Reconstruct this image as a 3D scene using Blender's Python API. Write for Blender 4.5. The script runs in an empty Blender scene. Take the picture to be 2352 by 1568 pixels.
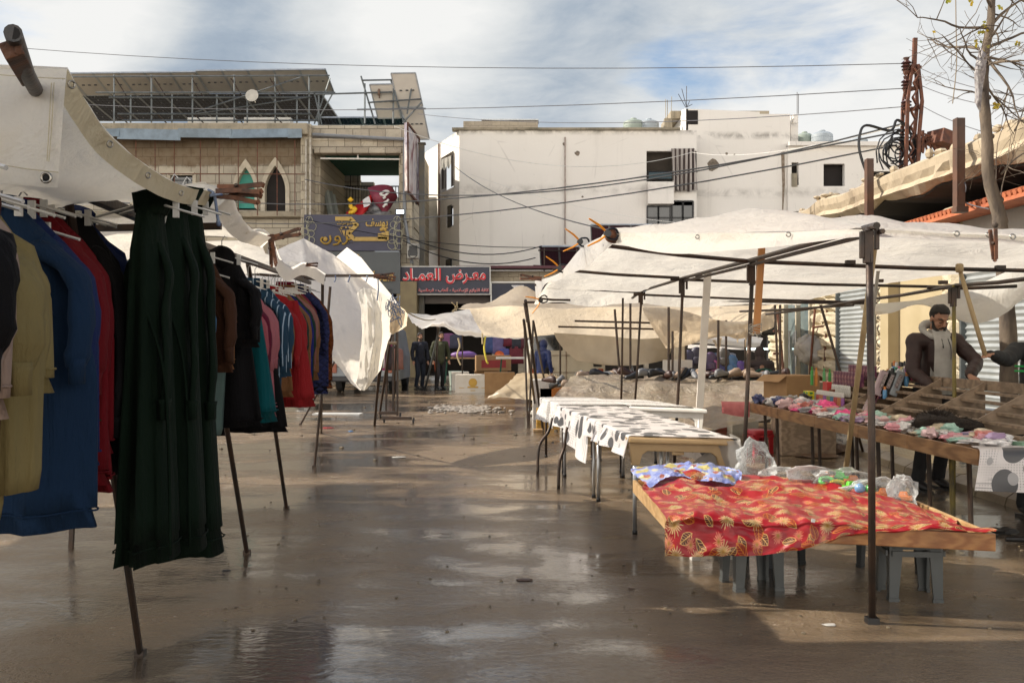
import bpy, bmesh, math, random, unicodedata
from mathutils import Vector, Matrix, noise
R = random.Random(11)
F = 2287.0; CX = 1176.0; CY = 784.0; CH = 1.45
PI = math.pi
scn = bpy.context.scene
COL = scn.collection
def V(*a): return Vector(a)
def P(px, py, Y): return Vector(((px-CX)/F*Y, Y, CH-(py-CY)/F*Y))
def G(px, py, z=0.0):
    Y = (CH-z)*F/(py-CY); return Vector(((px-CX)/F*Y, Y, z))
def lerp(a, b, t): return a+(b-a)*t
def nz(p, s=1.0, o=0.0): return noise.noise(Vector((p[0]*s+o, p[1]*s+o*1.7, p[2]*s-o)))

# ------------------------------------------------------------------ objects
def put(o, parent=None):
    COL.objects.link(o)
    if parent is not None: o.parent = parent
    return o
def rootloc(p):
    v = Vector((0, 0, 0))
    while p is not None: v += p.location; p = p.parent
    return v
def tag(o, label=None, cat=None, group=None, kind=None):
    if label: o['label'] = label
    if cat: o['category'] = cat
    if group: o['group'] = group
    if kind: o['kind'] = kind
    return o
def thing(name, label, cat, loc=(0, 0, 0), group=None):
    o = bpy.data.objects.new(name, None); o.empty_display_size = .2
    put(o); o.location = loc
    return tag(o, label, cat, group)
def dup(root, loc, rotz=0, label=None, group=None, scale=None):
    r = root.copy(); COL.objects.link(r); r.location = loc; r.rotation_euler = (0, 0, rotz)
    if scale is not None: r.scale = scale if hasattr(scale, '__len__') else (scale,)*3
    if label: r['label'] = label
    if group: r['group'] = group
    for ch in list(root.children):
        c = ch.copy(); COL.objects.link(c); c.parent = r
        for g in list(ch.children):
            d = g.copy(); COL.objects.link(d); d.parent = c
    return r

class MB:
    def __init__(s): s.v = []; s.f = []; s.m = []; s.uv = {}
    def add(s, vs, fs, mi=0):
        n = len(s.v); s.v += [Vector(v) for v in vs]
        s.f += [tuple(i+n for i in f) for f in fs]; s.m += [mi]*len(fs); return s
    def box(s, c, size, rz=0, rx=0, ry=0, mi=0, taper=1.0):
        M3 = Matrix.Rotation(rz, 3, 'Z') @ Matrix.Rotation(ry, 3, 'Y') @ Matrix.Rotation(rx, 3, 'X')
        a, b, h = size[0]/2, size[1]/2, size[2]/2; c = Vector(c)
        vs = [c+M3@Vector((x*a*(taper if z > 0 else 1), y*b*(taper if z > 0 else 1), z*h)) for z in (-1, 1) for x, y in ((-1, -1), (1, -1), (1, 1), (-1, 1))]
        return s.add(vs, [(3, 2, 1, 0), (4, 5, 6, 7), (0, 1, 5, 4), (1, 2, 6, 5), (2, 3, 7, 6), (3, 0, 4, 7)], mi)
    def bar(s, p0, p1, w, h=None, up=(0, 0, 1), mi=0):
        p0 = Vector(p0); p1 = Vector(p1); h = h or w; d = (p1-p0)
        if d.length < 1e-6: return s
        d.normalize(); u = Vector(up)
        if abs(d.dot(u)) > .98: u = Vector((1, 0, 0))
        x = d.cross(u).normalized(); y = x.cross(d).normalized()
        vs = []
        for p in (p0, p1):
            for a, b in ((-1, -1), (1, -1), (1, 1), (-1, 1)): vs.append(p+x*a*w/2+y*b*h/2)
        return s.add(vs, [(3, 2, 1, 0), (4, 5, 6, 7), (0, 1, 5, 4), (1, 2, 6, 5), (2, 3, 7, 6), (3, 0, 4, 7)], mi)
    def tube(s, pts, r, n=8, caps=True, sq=1.0, round_=False, mi=0):
        pts = [Vector(p) for p in pts]; m = len(pts)
        rs = list(r) if hasattr(r, '__len__') else [r]*m
        if round_:
            d0 = (pts[0]-pts[1]).normalized(); d1 = (pts[-1]-pts[-2]).normalized()
            r0, r1 = rs[0], rs[-1]
            pts = [pts[0]+d0*r0*.85, pts[0]+d0*r0*.5]+pts+[pts[-1]+d1*r1*.5, pts[-1]+d1*r1*.85]
            rs = [r0*.35, r0*.8]+rs+[r1*.8, r1*.35]; m = len(pts)
        t = (pts[1]-pts[0]).normalized(); u = Vector((0, 0, 1)) if abs(t.z) < .9 else Vector((1, 0, 0))
        x = t.cross(u).normalized(); vs = []
        for i in range(m):
            a = pts[max(i-1, 0)]; b = pts[min(i+1, m-1)]; t = (b-a)
            t = t.normalized() if t.length > 1e-9 else Vector((0, 0, 1))
            x = (x-t*x.dot(t)); x = x.normalized() if x.length > 1e-6 else t.orthogonal().normalized()
            y = t.cross(x)
            for k in range(n):
                an = 2*PI*k/n; vs.append(pts[i]+x*math.cos(an)*rs[i]+y*math.sin(an)*rs[i]*sq)
        fs = [(i*n+k, i*n+(k+1) % n, (i+1)*n+(k+1) % n, (i+1)*n+k) for i in range(m-1) for k in range(n)]
        if caps: fs += [tuple(range(n-1, -1, -1)), tuple((m-1)*n+k for k in range(n))]
        return s.add(vs, fs, mi)
    def rings(s, rings, caps=True, mi=0):
        n = len(rings[0]); vs = [p for r in rings for p in r]; m = len(rings)
        fs = [(i*n+k, i*n+(k+1) % n, (i+1)*n+(k+1) % n, (i+1)*n+k) for i in range(m-1) for k in range(n)]
        if caps: fs += [tuple(range(n-1, -1, -1)), tuple((m-1)*n+k for k in range(n))]
        return s.add(vs, fs, mi)
    def lathe(s, c, prof, n=14, ax=None, mi=0, sq=1.0):
        c = Vector(c); q = Vector((0, 0, 1)).rotation_difference(Vector(ax)).to_matrix() if ax is not None else Matrix.Identity(3)
        return s.rings([[c+q@Vector((r*math.cos(2*PI*k/n), r*sq*math.sin(2*PI*k/n), z)) for k in range(n)] for r, z in prof], True, mi)
    def ell(s, c, r, n=14, m=9, rot=None, mi=0):
        c = Vector(c); q = rot if rot is not None else Matrix.Identity(3)
        rg = []
        for i in range(m+1):
            ph = -PI/2+PI*(i+.0)/m; cr = max(math.cos(ph), .02); z = math.sin(ph)
            rg.append([c+q@Vector((r[0]*cr*math.cos(2*PI*k/n), r[1]*cr*math.sin(2*PI*k/n), r[2]*z)) for k in range(n)])
        return s.rings(rg, True, mi)
    def poly(s, pts, d, mi=0):
        """prism of a (possibly concave) outline pushed along d"""
        d = Vector(d); n = len(pts); a = [Vector(p) for p in pts]
        tri = __import__('mathutils').geometry.tessellate_polygon([a])
        fs = [tuple(t) for t in tri]+[tuple(i+n for i in reversed(t)) for t in tri]+[(i, (i+1) % n, (i+1) % n+n, i+n) for i in range(n)]
        return s.add(a+[p+d for p in a], fs, mi)
    def grid(s, pts, mi=0, uvs=None):
        m = len(pts); n = len(pts[0]); b = len(s.v); fb = len(s.f)
        s.add([p for r in pts for p in r], [(i*n+j, i*n+j+1, (i+1)*n+j+1, (i+1)*n+j) for i in range(m-1) for j in range(n-1)], mi)
        if uvs:
            for i in range(m):
                for j in range(n): s.uv[b+i*n+j] = uvs[i][j]
        return s
    def build(s, name, mats, parent=None, smooth=False, loc=None, bevel=0, fix=True):
        off = rootloc(parent) if parent is not None else Vector(loc or (0, 0, 0))
        me = bpy.data.meshes.new(name)
        me.from_pydata([v-off for v in s.v], [], s.f)
        for m in (mats if isinstance(mats, (list, tuple)) else [mats]): me.materials.append(m)
        if max(s.m, default=0) > 0: me.polygons.foreach_set('material_index', s.m)
        if s.uv:
            ul = me.uv_layers.new(name='UVMap')
            for l in me.loops: ul.data[l.index].uv = s.uv.get(l.vertex_index, (0, 0))
        if fix or bevel:
            bm = bmesh.new(); bm.from_mesh(me)
            if fix: bmesh.ops.recalc_face_normals(bm, faces=bm.faces)
            if bevel: bmesh.ops.bevel(bm, geom=[e for e in bm.edges if e.is_manifold and e.calc_face_angle(0) > .6], offset=bevel, segments=2, affect='EDGES', profile=.6, clamp_overlap=True)
            bm.to_mesh(me); bm.free()
        if smooth:
            me.polygons.foreach_set('use_smooth', [True]*len(me.polygons))
            if smooth is not True: me.set_sharp_from_angle(angle=smooth)
        me.update()
        o = bpy.data.objects.new(name, me); put(o, parent)
        if parent is None: o.location = off
        return o
def one(mb, name, mats, label, cat, group=None, kind=None, **k):
    if 'loc' not in k and mb.v:
        zs = min(v.z for v in mb.v); n = len(mb.v)
        k['loc'] = (sum(v.x for v in mb.v)/n, sum(v.y for v in mb.v)/n, zs)
    return tag(mb.build(name, mats, **k), label, cat, group, kind)
def cr(p0, p1, p2, p3, t):
    return .5*((2*p1)+(p2-p0)*t+(2*p0-5*p1+4*p2-p3)*t*t+(3*p1-p0-3*p2+p3)*t*t*t)
def spline(pts, k):
    pts = [Vector(p) for p in pts]; n = len(pts); out = []
    for i in range(n-1):
        a = pts[max(i-1, 0)]; d = pts[min(i+2, n-1)]
        for j in range(k): out.append(cr(a, pts[i], pts[i+1], d, j/k))
    return out+[pts[-1]]
def lins(p, k): return [Vector(p[i]).lerp(Vector(p[i+1]), j/k) for i in range(len(p)-1) for j in range(k)]+[Vector(p[-1])]
def surf(grid, ku, kv, lin=False):
    if lin:
        rows = [lins(r, ku) for r in grid]; cols = [lins([r[j] for r in rows], kv) for j in range(len(rows[0]))]
        return [[cols[j][i] for j in range(len(cols))] for i in range(len(cols[0]))]
    rows = [spline(r, ku) for r in grid]
    cols = [spline([r[j] for r in rows], kv) for j in range(len(rows[0]))]
    return [[cols[j][i] for j in range(len(cols))] for i in range(len(cols[0]))]
def sheet_mb(grid, ku=6, kv=6, wr=.02, ws=2.0, seed=0, dirn=(0, 0, 1), mb=None, fine=.0, mi=0, str_=(1, 1, 1), lin=False):
    g = surf(grid, ku, kv, lin); d = Vector(dirn); m = len(g); n = len(g[0])
    U = [[0]*n for _ in range(m)]
    for i in range(m):
        for j in range(n):
            p = g[i][j]; q = (p.x*str_[0], p.y*str_[1], p.z*str_[2])
            e = min(1, min(i, m-1-i, j, n-1-j)/3+.35)
            g[i][j] = p+d*(nz(q, ws, seed)*wr*e+(abs(nz(q, ws*2.7, seed+9))*wr*.7 if wr else 0)*e+nz(q, ws*7, seed+3)*fine)
    lu = [0]*n; 
    for j in range(1, n): lu[j] = lu[j-1]+(g[m//2][j]-g[m//2][j-1]).length
    lv = [0]*m
    for i in range(1, m): lv[i] = lv[i-1]+(g[i][n//2]-g[i-1][n//2]).length
    uv = [[(lu[j], lv[i]) for j in range(n)] for i in range(m)]
    mb = mb or MB(); mb.grid(g, mi, uv); return mb

# ------------------------------------------------------------------ materials
MC = {}
class NT:
    def __init__(s, name):
        s.m = bpy.data.materials.new(name); s.m.use_nodes = True; s.t = s.m.node_tree; s.t.nodes.clear()
        s.out = s.n('ShaderNodeOutputMaterial')
    def n(s, typ, **k):
        nd = s.t.nodes.new(typ)
        for a, b in k.items(): setattr(nd, a, b)
        return nd
    def l(s, a, b): s.t.links.new(a, b)
    def setv(s, sock, v):
        if hasattr(v, 'is_output') or isinstance(v, bpy.types.NodeSocket): s.l(v, sock)
        else:
            if hasattr(v, '__len__') and len(v) == 3 and sock.type == 'RGBA': v = tuple(v)+(1,)
            sock.default_value = v
    def coord(s, kind='Object', scale=(1, 1, 1), rot=(0, 0, 0), loc=(0, 0, 0)):
        tc = s.n('ShaderNodeTexCoord'); mp = s.n('ShaderNodeMapping'); s.l(tc.outputs[kind], mp.inputs[0])
        mp.inputs['Scale'].default_value = scale; mp.inputs['Rotation'].default_value = rot; mp.inputs['Location'].default_value = loc
        return mp.outputs[0]
    def world(s, scale=(1, 1, 1), rot=(0, 0, 0)):
        g = s.n('ShaderNodeNewGeometry'); mp = s.n('ShaderNodeMapping'); s.l(g.outputs['Position'], mp.inputs[0])
        mp.inputs['Scale'].default_value = scale; mp.inputs['Rotation'].default_value = rot
        return mp.outputs[0]
    def noise(s, vec, scale=5, detail=6, rough=.55, dist=0):
        k = s.n('ShaderNodeTexNoise'); s.l(vec, k.inputs['Vector']); k.inputs['Scale'].default_value = scale
        k.inputs['Detail'].default_value = detail; k.inputs['Roughness'].default_value = rough; k.inputs['Distortion'].default_value = dist
        return k.outputs['Fac']
    def ramp(s, fac, stops, interp='LINEAR'):
        r = s.n('ShaderNodeValToRGB'); s.l(fac, r.inputs[0]); e = r.color_ramp; e.interpolation = interp
        while len(e.elements) < len(stops): e.elements.new(.5)
        for el, (p, c) in zip(e.elements, stops):
            el.position = p
            el.color = (c, c, c, 1) if not hasattr(c, '__len__') else (tuple(c)+(1,))[:4]
        return r.outputs[0]
    def mt(s, op, a, b=0.0, c=None, clamp=False):
        k = s.n('ShaderNodeMath', operation=op); k.use_clamp = clamp
        s.setv(k.inputs[0], a); s.setv(k.inputs[1], b)
        if c is not None: s.setv(k.inputs[2], c)
        return k.outputs[0]
    def mix(s, f, a, b, blend='MIX'):
        k = s.n('ShaderNodeMix', data_type='RGBA', blend_type=blend)
        s.setv(k.inputs[0], f); s.setv(k.inputs[6], a); s.setv(k.inputs[7], b); return k.outputs[2]
    def bump(s, h, strength=.3, dist=.02, normal=None):
        k = s.n('ShaderNodeBump'); s.l(h, k.inputs['Height']); k.inputs['Strength'].default_value = strength; k.inputs['Distance'].default_value = dist
        if normal is not None: s.l(normal, k.inputs['Normal'])
        return k.outputs[0]
    def bsdf(s, col, rough=.6, metal=0, normal=None, trans=0, tcol=None, sheen=0, spec=.5, coat=0, alpha=None, emit=None):
        b = s.n('ShaderNodeBsdfPrincipled')
        s.setv(b.inputs['Base Color'], col); s.setv(b.inputs['Roughness'], rough); s.setv(b.inputs['Metallic'], metal)
        b.inputs['Specular IOR Level'].default_value = spec
        if coat: b.inputs['Coat Weight'].default_value = coat; b.inputs['Coat Roughness'].default_value = .15
        if sheen: b.inputs['Sheen Weight'].default_value = sheen
        if alpha is not None: s.setv(b.inputs['Alpha'], alpha)
        if emit: s.setv(b.inputs['Emission Color'], emit[0]); b.inputs['Emission Strength'].default_value = emit[1]
        if normal is not None: s.l(normal, b.inputs['Normal'])
        o = b.outputs[0]
        if trans:
            t = s.n('ShaderNodeBsdfTranslucent'); s.setv(t.inputs[0], tcol if tcol is not None else col)
            if normal is not None: s.l(normal, t.inputs['Normal'])
            x = s.n('ShaderNodeMixShader'); x.inputs[0].default_value = trans; s.l(o, x.inputs[1]); s.l(t.outputs[0], x.inputs[2]); o = x.outputs[0]
        s.l(o, s.out.inputs[0]); return s.m
def M(name, c, r=.6, c2=None, s=5, b=0, bs=None, metal=0, st=(1, 1, 1), thr=(.35, .65), trans=0, sheen=0, spec=.5, coat=0, alpha=None, emit=None):
    if name in MC: return MC[name]
    t = NT(name); vec = t.coord('Object', st)
    if c2 is None: c2 = tuple(x*.82 for x in c)
    f = t.ramp(t.noise(vec, s), [(thr[0], 0.), (thr[1], 1.)])
    col = t.mix(f, c, c2); nrm = None
    if b: nrm = t.bump(t.noise(vec, bs or s*3, 5), b, .01)
    MC[name] = t.bsdf(col, r, metal, nrm, trans, None, sheen, spec, coat, alpha, emit); return MC[name]
def hx(h):
    h = h.lstrip('#'); c = [int(h[i:i+2], 16)/255 for i in (0, 2, 4)]
    return tuple((x/12.92 if x <= .04045 else ((x+.055)/1.055)**2.4) for x in c)
# ------------------------------------------------------------------ camera, sun, sky
cam = bpy.data.objects.new('camera', bpy.data.cameras.new('camera')); COL.objects.link(cam)
cam.location = (0, 0, CH); cam.rotation_euler = (PI/2, 0, 0)
cam.data.lens = 35.0; cam.data.sensor_width = 36; cam.data.clip_end = 3000; cam.data.clip_start = .05
scn.camera = cam
SUN_AZ = math.radians(170.0)     # direction the light comes from, measured from +X
SUN_EL = math.radians(37.0)
sd = Vector((math.cos(SUN_EL)*math.cos(SUN_AZ), math.cos(SUN_EL)*math.sin(SUN_AZ), math.sin(SUN_EL)))
sl = bpy.data.lights.new('sun', 'SUN'); sl.energy = 5.0; sl.angle = math.radians(.55); sl.color = (1, .915, .79)
so = bpy.data.objects.new('sun', sl); COL.objects.link(so); so.rotation_euler = (-sd).to_track_quat('-Z', 'Y').to_euler(); so.location = (-20, 5, 30)
w = bpy.data.worlds.new('World'); scn.world = w; w.use_nodes = True
class WT(NT):
    def __init__(s, wd): s.t = wd.node_tree; s.t.nodes.clear(); s.out = s.n('ShaderNodeOutputWorld')
t = WT(w)
sky = t.n('ShaderNodeTexSky', sky_type='NISHITA'); sky.sun_disc = False; sky.sun_elevation = SUN_EL
sky.sun_rotation = math.atan2(sd.x, sd.y); sky.air_density = 1.0; sky.dust_density = 1.2
bg = t.n('ShaderNodeBackground'); bg.inputs[1].default_value = .12; t.l(sky.outputs[0], bg.inputs[0])
tc = t.n('ShaderNodeTexCoord'); sp = t.n('ShaderNodeSeparateXYZ'); t.l(tc.outputs['Generated'], sp.inputs[0])
zz = t.mt('ADD', t.mt('MAXIMUM', sp.outputs[2], 0.0), .16)
cb = t.n('ShaderNodeCombineXYZ'); t.l(t.mt('DIVIDE', sp.outputs[0], zz), cb.inputs[0]); t.l(t.mt('DIVIDE', sp.outputs[1], zz), cb.inputs[1])
mp = t.n('ShaderNodeMapping'); t.l(cb.outputs[0], mp.inputs[0]); mp.inputs['Location'].default_value = (3.1, 1.7, 0)
n1 = t.noise(mp.outputs[0], 1.5, 9, .6, .5); n2 = t.noise(mp.outputs[0], 1.1, 8, .58, .4); n3 = t.noise(mp.outputs[0], 4.5, 8, .65, .6)
def blob(px, py, w):   # a soft patch of the sky around one direction
    d = Vector(((px-CX)/F, 1, (CY-py)/F)).normalized()
    vm = t.n('ShaderNodeVectorMath', operation='DOT_PRODUCT'); t.l(tc.outputs['Generated'], vm.inputs[0]); vm.inputs[1].default_value = d
    return t.mt('EXPONENT', t.mt('MULTIPLY', t.mt('SUBTRACT', vm.outputs['Value'], 1.0), 2/(w*w)))
def add(*a):
    r = a[0]
    for b in a[1:]: r = t.mt('ADD', r, b)
    return r
def mul(a, k): return t.mt('MULTIPLY', a, k)
cov = add(mul(n1, 2.0), -.2, mul(n3, .25), mul(blob(1720, 70, .075), -.36), mul(blob(1500, 190, .045), -.25), mul(blob(1950, 90, .06), -.3), .12, mul(blob(430, 90, .12), .35), mul(blob(1050, 150, .12), .45), mul(blob(2250, 150, .08), .4),
          mul(t.mt('SUBTRACT', .2, sp.outputs[2]), 2.2))
cf = t.ramp(cov, [(.32, 0.), (.85, 1.)], 'EASE')
shd = add(mul(n2, 1.5), -.42, mul(n3, .35), mul(blob(450, 110, .13), .5), mul(blob(160, 130, .06), -.55), mul(blob(980, 70, .1), -.35), mul(blob(1320, 110, .07), .12), mul(blob(330, 20, .05), -.5), mul(blob(1900, 330, .15), -.3), mul(blob(760, 200, .09), -.2))
cc = t.ramp(shd, [(.2, hx('f8f8f6')), (.5, hx('dde1e3')), (.78, hx('adbac8')), (1., hx('8d9eb3'))])
bgc = t.n('ShaderNodeBackground'); bk = t.ramp(t.mt('ADD', t.mt('MULTIPLY', sp.outputs[1], -.5), .5), [(.38, 0.), (.8, 1.)], 'EASE')
t.l(t.mix(bk, cc, (1, .93, .83)), bgc.inputs[0])
t.l(t.mt('MULTIPLY', t.mt('ADD', .72, t.mt('MULTIPLY', bk, t.ramp(sp.outputs[2], [(.25, 1.5), (.6, .15)], 'EASE'))), t.ramp(sp.outputs[2], [(.5, 1.), (.85, .3)], 'EASE')), bgc.inputs[1])
ms = t.n('ShaderNodeMixShader'); t.l(cf, ms.inputs[0]); t.l(bg.outputs[0], ms.inputs[1]); t.l(bgc.outputs[0], ms.inputs[2]); t.l(ms.outputs[0], t.out.inputs[0])
scn.view_settings.view_transform = 'Standard'; scn.view_settings.look = 'None'; scn.view_settings.exposure = .43; scn.view_settings.gamma = 1
scn.cycles.max_bounces = 7; scn.cycles.transparent_max_bounces = 10

# ------------------------------------------------------------------ ground
def wet_mat(name, dry, wet, grit, puddle=True):
    t = NT(name); wc = t.world(); st = t.world((.8, 1.05, 1))
    big = t.noise(st, .42, 5, .5, .6); mid = t.noise(t.world((.8, 1.3, 1)), 1.9, 6, .55, .4); fine = t.noise(wc, 70, 3, .8); gr = t.noise(wc, 28, 4, .6)
    wetf = t.ramp(t.mt('ADD', t.mt('MULTIPLY', big, .7), t.mt('MULTIPLY', mid, .34)), [(.43, 0.), (.56, 1.)])
    col = t.mix(t.ramp(fine, [(.35, 0.), (.7, 1.)]), dry, grit)
    stain = t.ramp(t.noise(t.world((1, 1.6, 1)), .9, 6, .6, 1.), [(.5, 0.), (.72, 1.)])
    col = t.mix(t.mt('MULTIPLY', stain, .45), col, (.11, .065, .035))
    col = t.mix(t.mt('MULTIPLY', wetf, .8), col, wet)
    spk = t.ramp(t.noise(t.world((1, 1.4, 1)), 3.2, 4, .7, 1.5), [(.68, 0.), (.72, 1.)])
    col = t.mix(t.mt('MULTIPLY', spk, .7), col, (.025, .018, .013))
    rgh = t.mt('ADD', t.mt('MULTIPLY', t.mt('SUBTRACT', 1.0, wetf), .24), .03)
    rgh = t.mt('ADD', rgh, t.mt('MULTIPLY', gr, .05))
    rip = t.noise(t.world((1.3, 3.4, 1)), 4.5, 4, .6, 1.0)
    nb = t.bump(t.mt('ADD', t.mt('MULTIPLY', fine, .6), gr), .5, .012)
    nb2 = t.bump(rip, .10, .02, nb)
    h2 = t.mt('MULTIPLY', t.mt('SUBTRACT', 1.0, wetf), t.mt('ADD', fine, gr)); nb3 = t.bump(h2, .85, .02, nb2)
    m = t.bsdf(col, rgh, 0, nb3, spec=.5); b = [n for n in t.t.nodes if n.type == 'BSDF_PRINCIPLED'][0]
    pud = t.ramp(t.mt('ADD', t.mt('ADD', t.mt('MULTIPLY', big, .7), t.mt('MULTIPLY', mid, .34)), t.mt('MULTIPLY', gr, .05)), [(.555, 0.), (.60, 1.)])
    g1 = t.bump(gr, .34, .01); t.l(t.mt('SUBTRACT', .36, t.mt('MULTIPLY', pud, .33)), g1.node.inputs['Strength']); film = t.bump(rip, .1, .02, g1)
    c0 = b.inputs['Base Color'].links[0].from_socket; t.l(t.mix(t.mt('MULTIPLY', pud, .55), c0, (.03, .021, .014)), b.inputs['Base Color']); t.l(t.mt('ADD', t.mt('MULTIPLY', t.mt('MULTIPLY', wetf, t.ramp(gr, [(.36, .35), (.55, 1.)])), .7), .1), b.inputs['Coat Weight']); t.l(t.mt('MAXIMUM', b.inputs['Coat Weight'].links[0].from_socket, pud), b.inputs['Coat Weight']); b.inputs['Coat IOR'].default_value = 1.5; t.l(film, b.inputs['Coat Normal'])
    t.l(t.mt('SUBTRACT', t.mt('SUBTRACT', .22, t.mt('MULTIPLY', wetf, .1)), t.mt('MULTIPLY', pud, .09)), b.inputs['Coat Roughness']); return m
m_ground = wet_mat('wet_asphalt', (.215, .142, .078), (.045, .029, .016), (.33, .24, .15))
m_walk = wet_mat('wet_concrete', (.34, .29, .22), (.19, .155, .11), (.42, .37, .29))
g = MB(); g.add([(-400, -60, 0), (400, -60, 0), (400, 900, 0), (-400, 900, 0)], [(0, 1, 2, 3)])
tag(g.build('ground', m_ground), kind='structure')
# kerb and pavement on the right
K = [(4.55, 5.0), (4.42, 8.8), (4.4, 11), (4.7, 17.9), (5.0, 24), (5.2, 37)]
sw = MB()
for (x0, y0), (x1, y1) in zip(K, K[1:]):
    sw.add([(x0+.14, y0, .0), (x1+.14, y1, .0), (x1+.14, y1, .125), (x0+.14, y0, .125), (13, y0, .125), (13, y1, .125), (13, y0, 0), (13, y1, 0)], [(0, 1, 2, 3), (3, 2, 5, 4)])
t = NT('pavers'); wc = t.world(); bt = t.n('ShaderNodeTexBrick'); t.l(wc, bt.inputs[0]); bt.inputs['Scale'].default_value = 4.2; bt.inputs['Mortar Size'].default_value = .02
bt.inputs['Color1'].default_value = (.3, .25, .18, 1); bt.inputs['Color2'].default_value = (.36, .31, .23, 1); bt.inputs['Mortar'].default_value = (.09, .07, .05, 1)
nn = t.noise(wc, 1.5, 6, .6); cl = t.mix(t.ramp(nn, [(.4, 0.), (.65, 1.)]), bt.outputs[0], (.13, .1, .07))
m_pav = t.bsdf(cl, t.ramp(nn, [(.4, .5), (.65, .15)]), 0, t.bump(bt.outputs[1], -.4, .01))
tag(sw.build('pavement', m_pav), kind='structure')
kb = MB(); rr = random.Random(4)
for (x0, y0), (x1, y1) in zip(K, K[1:]):
    d = Vector((x1-x0, y1-y0, 0)); n = max(1, round(d.length/.5)); sdx = d.normalized(); px = Vector((sdx.y, -sdx.x, 0))
    for i in range(n):
        a = Vector((x0, y0, 0))+d*(i+.02)/n; b = Vector((x0, y0, 0))+d*(i+.985)/n; j = rr.uniform(-.008, .008)
        pr = [(-.07+j, 0), (-.05+j, .07), (.05, .135+j), (.15, .14+j), (.15, 0)]
        kb.rings([[p+px*u+V(0, 0, z) for u, z in pr] for p in (a, b)])
tag(kb.build('kerb', M('kerb_stone', (.34, .28, .19), .45, (.17, .13, .09), 2.4, .5, 20)), kind='structure')
# far pavement in front of the shops at the end of the market
fp = MB(); fp.box((-2, 42.4, .07), (36, 9, .14)); fp.box((-2, 37.83, .07), (36, .14, .15))
tag(fp.build('far_pavement', m_walk, bevel=.02), kind='structure')

# ------------------------------------------------------------------ shared materials
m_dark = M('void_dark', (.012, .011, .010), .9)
m_black = M('black_plastic', (.012, .012, .013), .4)
m_steel = M('dark_steel', (.035, .029, .025), .45, (.07, .042, .028), 6, .3, 40, metal=.5)
m_rust = M('rusty_steel', (.16, .055, .025), .75, (.07, .028, .018), 8, .5, 40)
m_galv = M('galvanised', (.15, .165, .17), .5, (.1, .11, .11), 5, .1, metal=.6)
m_white = M('white_paint', (.72, .71, .67), .5, (.6, .58, .52), 5)
m_alu = M('aluminium', (.55, .56, .56), .35, (.4, .41, .42), 8, .1, metal=.8)
m_glassd = M('dark_glass', (.02, .025, .03), .08, spec=.8)
def concrete(name, base, dirt, moss, streak=True, bs=9):
    t = NT(name); o = t.coord('Object'); a = t.noise(o, .8, 8, .62, .4); s = t.noise(t.coord('Object', (2.2, 2.2, .16)), 1.6, 7, .65)
    c = t.mix(t.ramp(a, [(.45, 0.), (.72, 1.)]), base, dirt)
    if streak: c = t.mix(t.mt('MULTIPLY', t.ramp(s, [(.52, 0.), (.75, 1.)]), .55), c, moss)
    f = t.noise(o, bs, 8, .7, .3); c = t.mix(t.mt('MULTIPLY', t.ramp(f, [(.58, 0.), (.72, 1.)]), .5), c, moss)
    return t.bsdf(c, .85, 0, t.bump(f, .35, .03))
m_conc = concrete('old_concrete', (.46, .4, .29), (.28, .23, .16), (.08, .065, .045))
def white_wall(name):
    t = NT(name); o = t.coord('Object'); a = t.noise(o, .22, 7, .6, .5)
    c = t.mix(t.ramp(a, [(.4, 0.), (.75, 1.)]), (.80, .755, .685), (.73, .685, .61))
    s = t.noise(t.coord('Object', (1.3, 1.3, .07)), 1.5, 7, .7); c = t.mix(t.mt('MULTIPLY', t.ramp(s, [(.56, 0.), (.82, 1.)]), .36), c, (.4, .36, .31))
    # grime band at floor level between storeys and along the parapet
    sp = t.n('ShaderNodeSeparateXYZ'); t.l(o, sp.inputs[0]); n = t.noise(o, 1.3, 7, .7, .6)
    for z0, wd, k in ((8.15, .3, .42), (10.75, .22, .75), (3.0, 1.2, .25)):
        d = t.mt('ABSOLUTE', t.mt('SUBTRACT', sp.outputs[2], z0)); bd = t.mt('SUBTRACT', 1.0, t.mt('DIVIDE', d, wd), clamp=True)
        c = t.mix(t.mt('MULTIPLY', t.mt('MULTIPLY', bd, t.ramp(n, [(.42, 0.), (.62, 1.)])), k), c, (.16, .14, .115))
    cr_ = t.n('ShaderNodeTexVoronoi', feature='DISTANCE_TO_EDGE'); t.l(t.coord('Object', (1, 1, .6)), cr_.inputs['Vector']); cr_.inputs['Scale'].default_value = .55
    ck = t.mt('MULTIPLY', t.ramp(cr_.outputs[0], [(.0, 1.), (.008, 0.)]), t.ramp(t.noise(o, .6, 3), [(.5, 0.), (.62, 1.)]))
    c = t.mix(t.mt('MULTIPLY', ck, .35), c, (.25, .22, .19))
    sf = t.ramp(t.noise(o, 2.1, 9, .75, 1.2), [(.64, 0.), (.70, 1.)]); c = t.mix(t.mt('MULTIPLY', sf, .5), c, (.3, .26, .21))
    return t.bsdf(c, .9, 0, t.bump(t.noise(o, 14, 6, .7), .25, .03))
m_wwall = white_wall('weathered_white_render')
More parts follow.
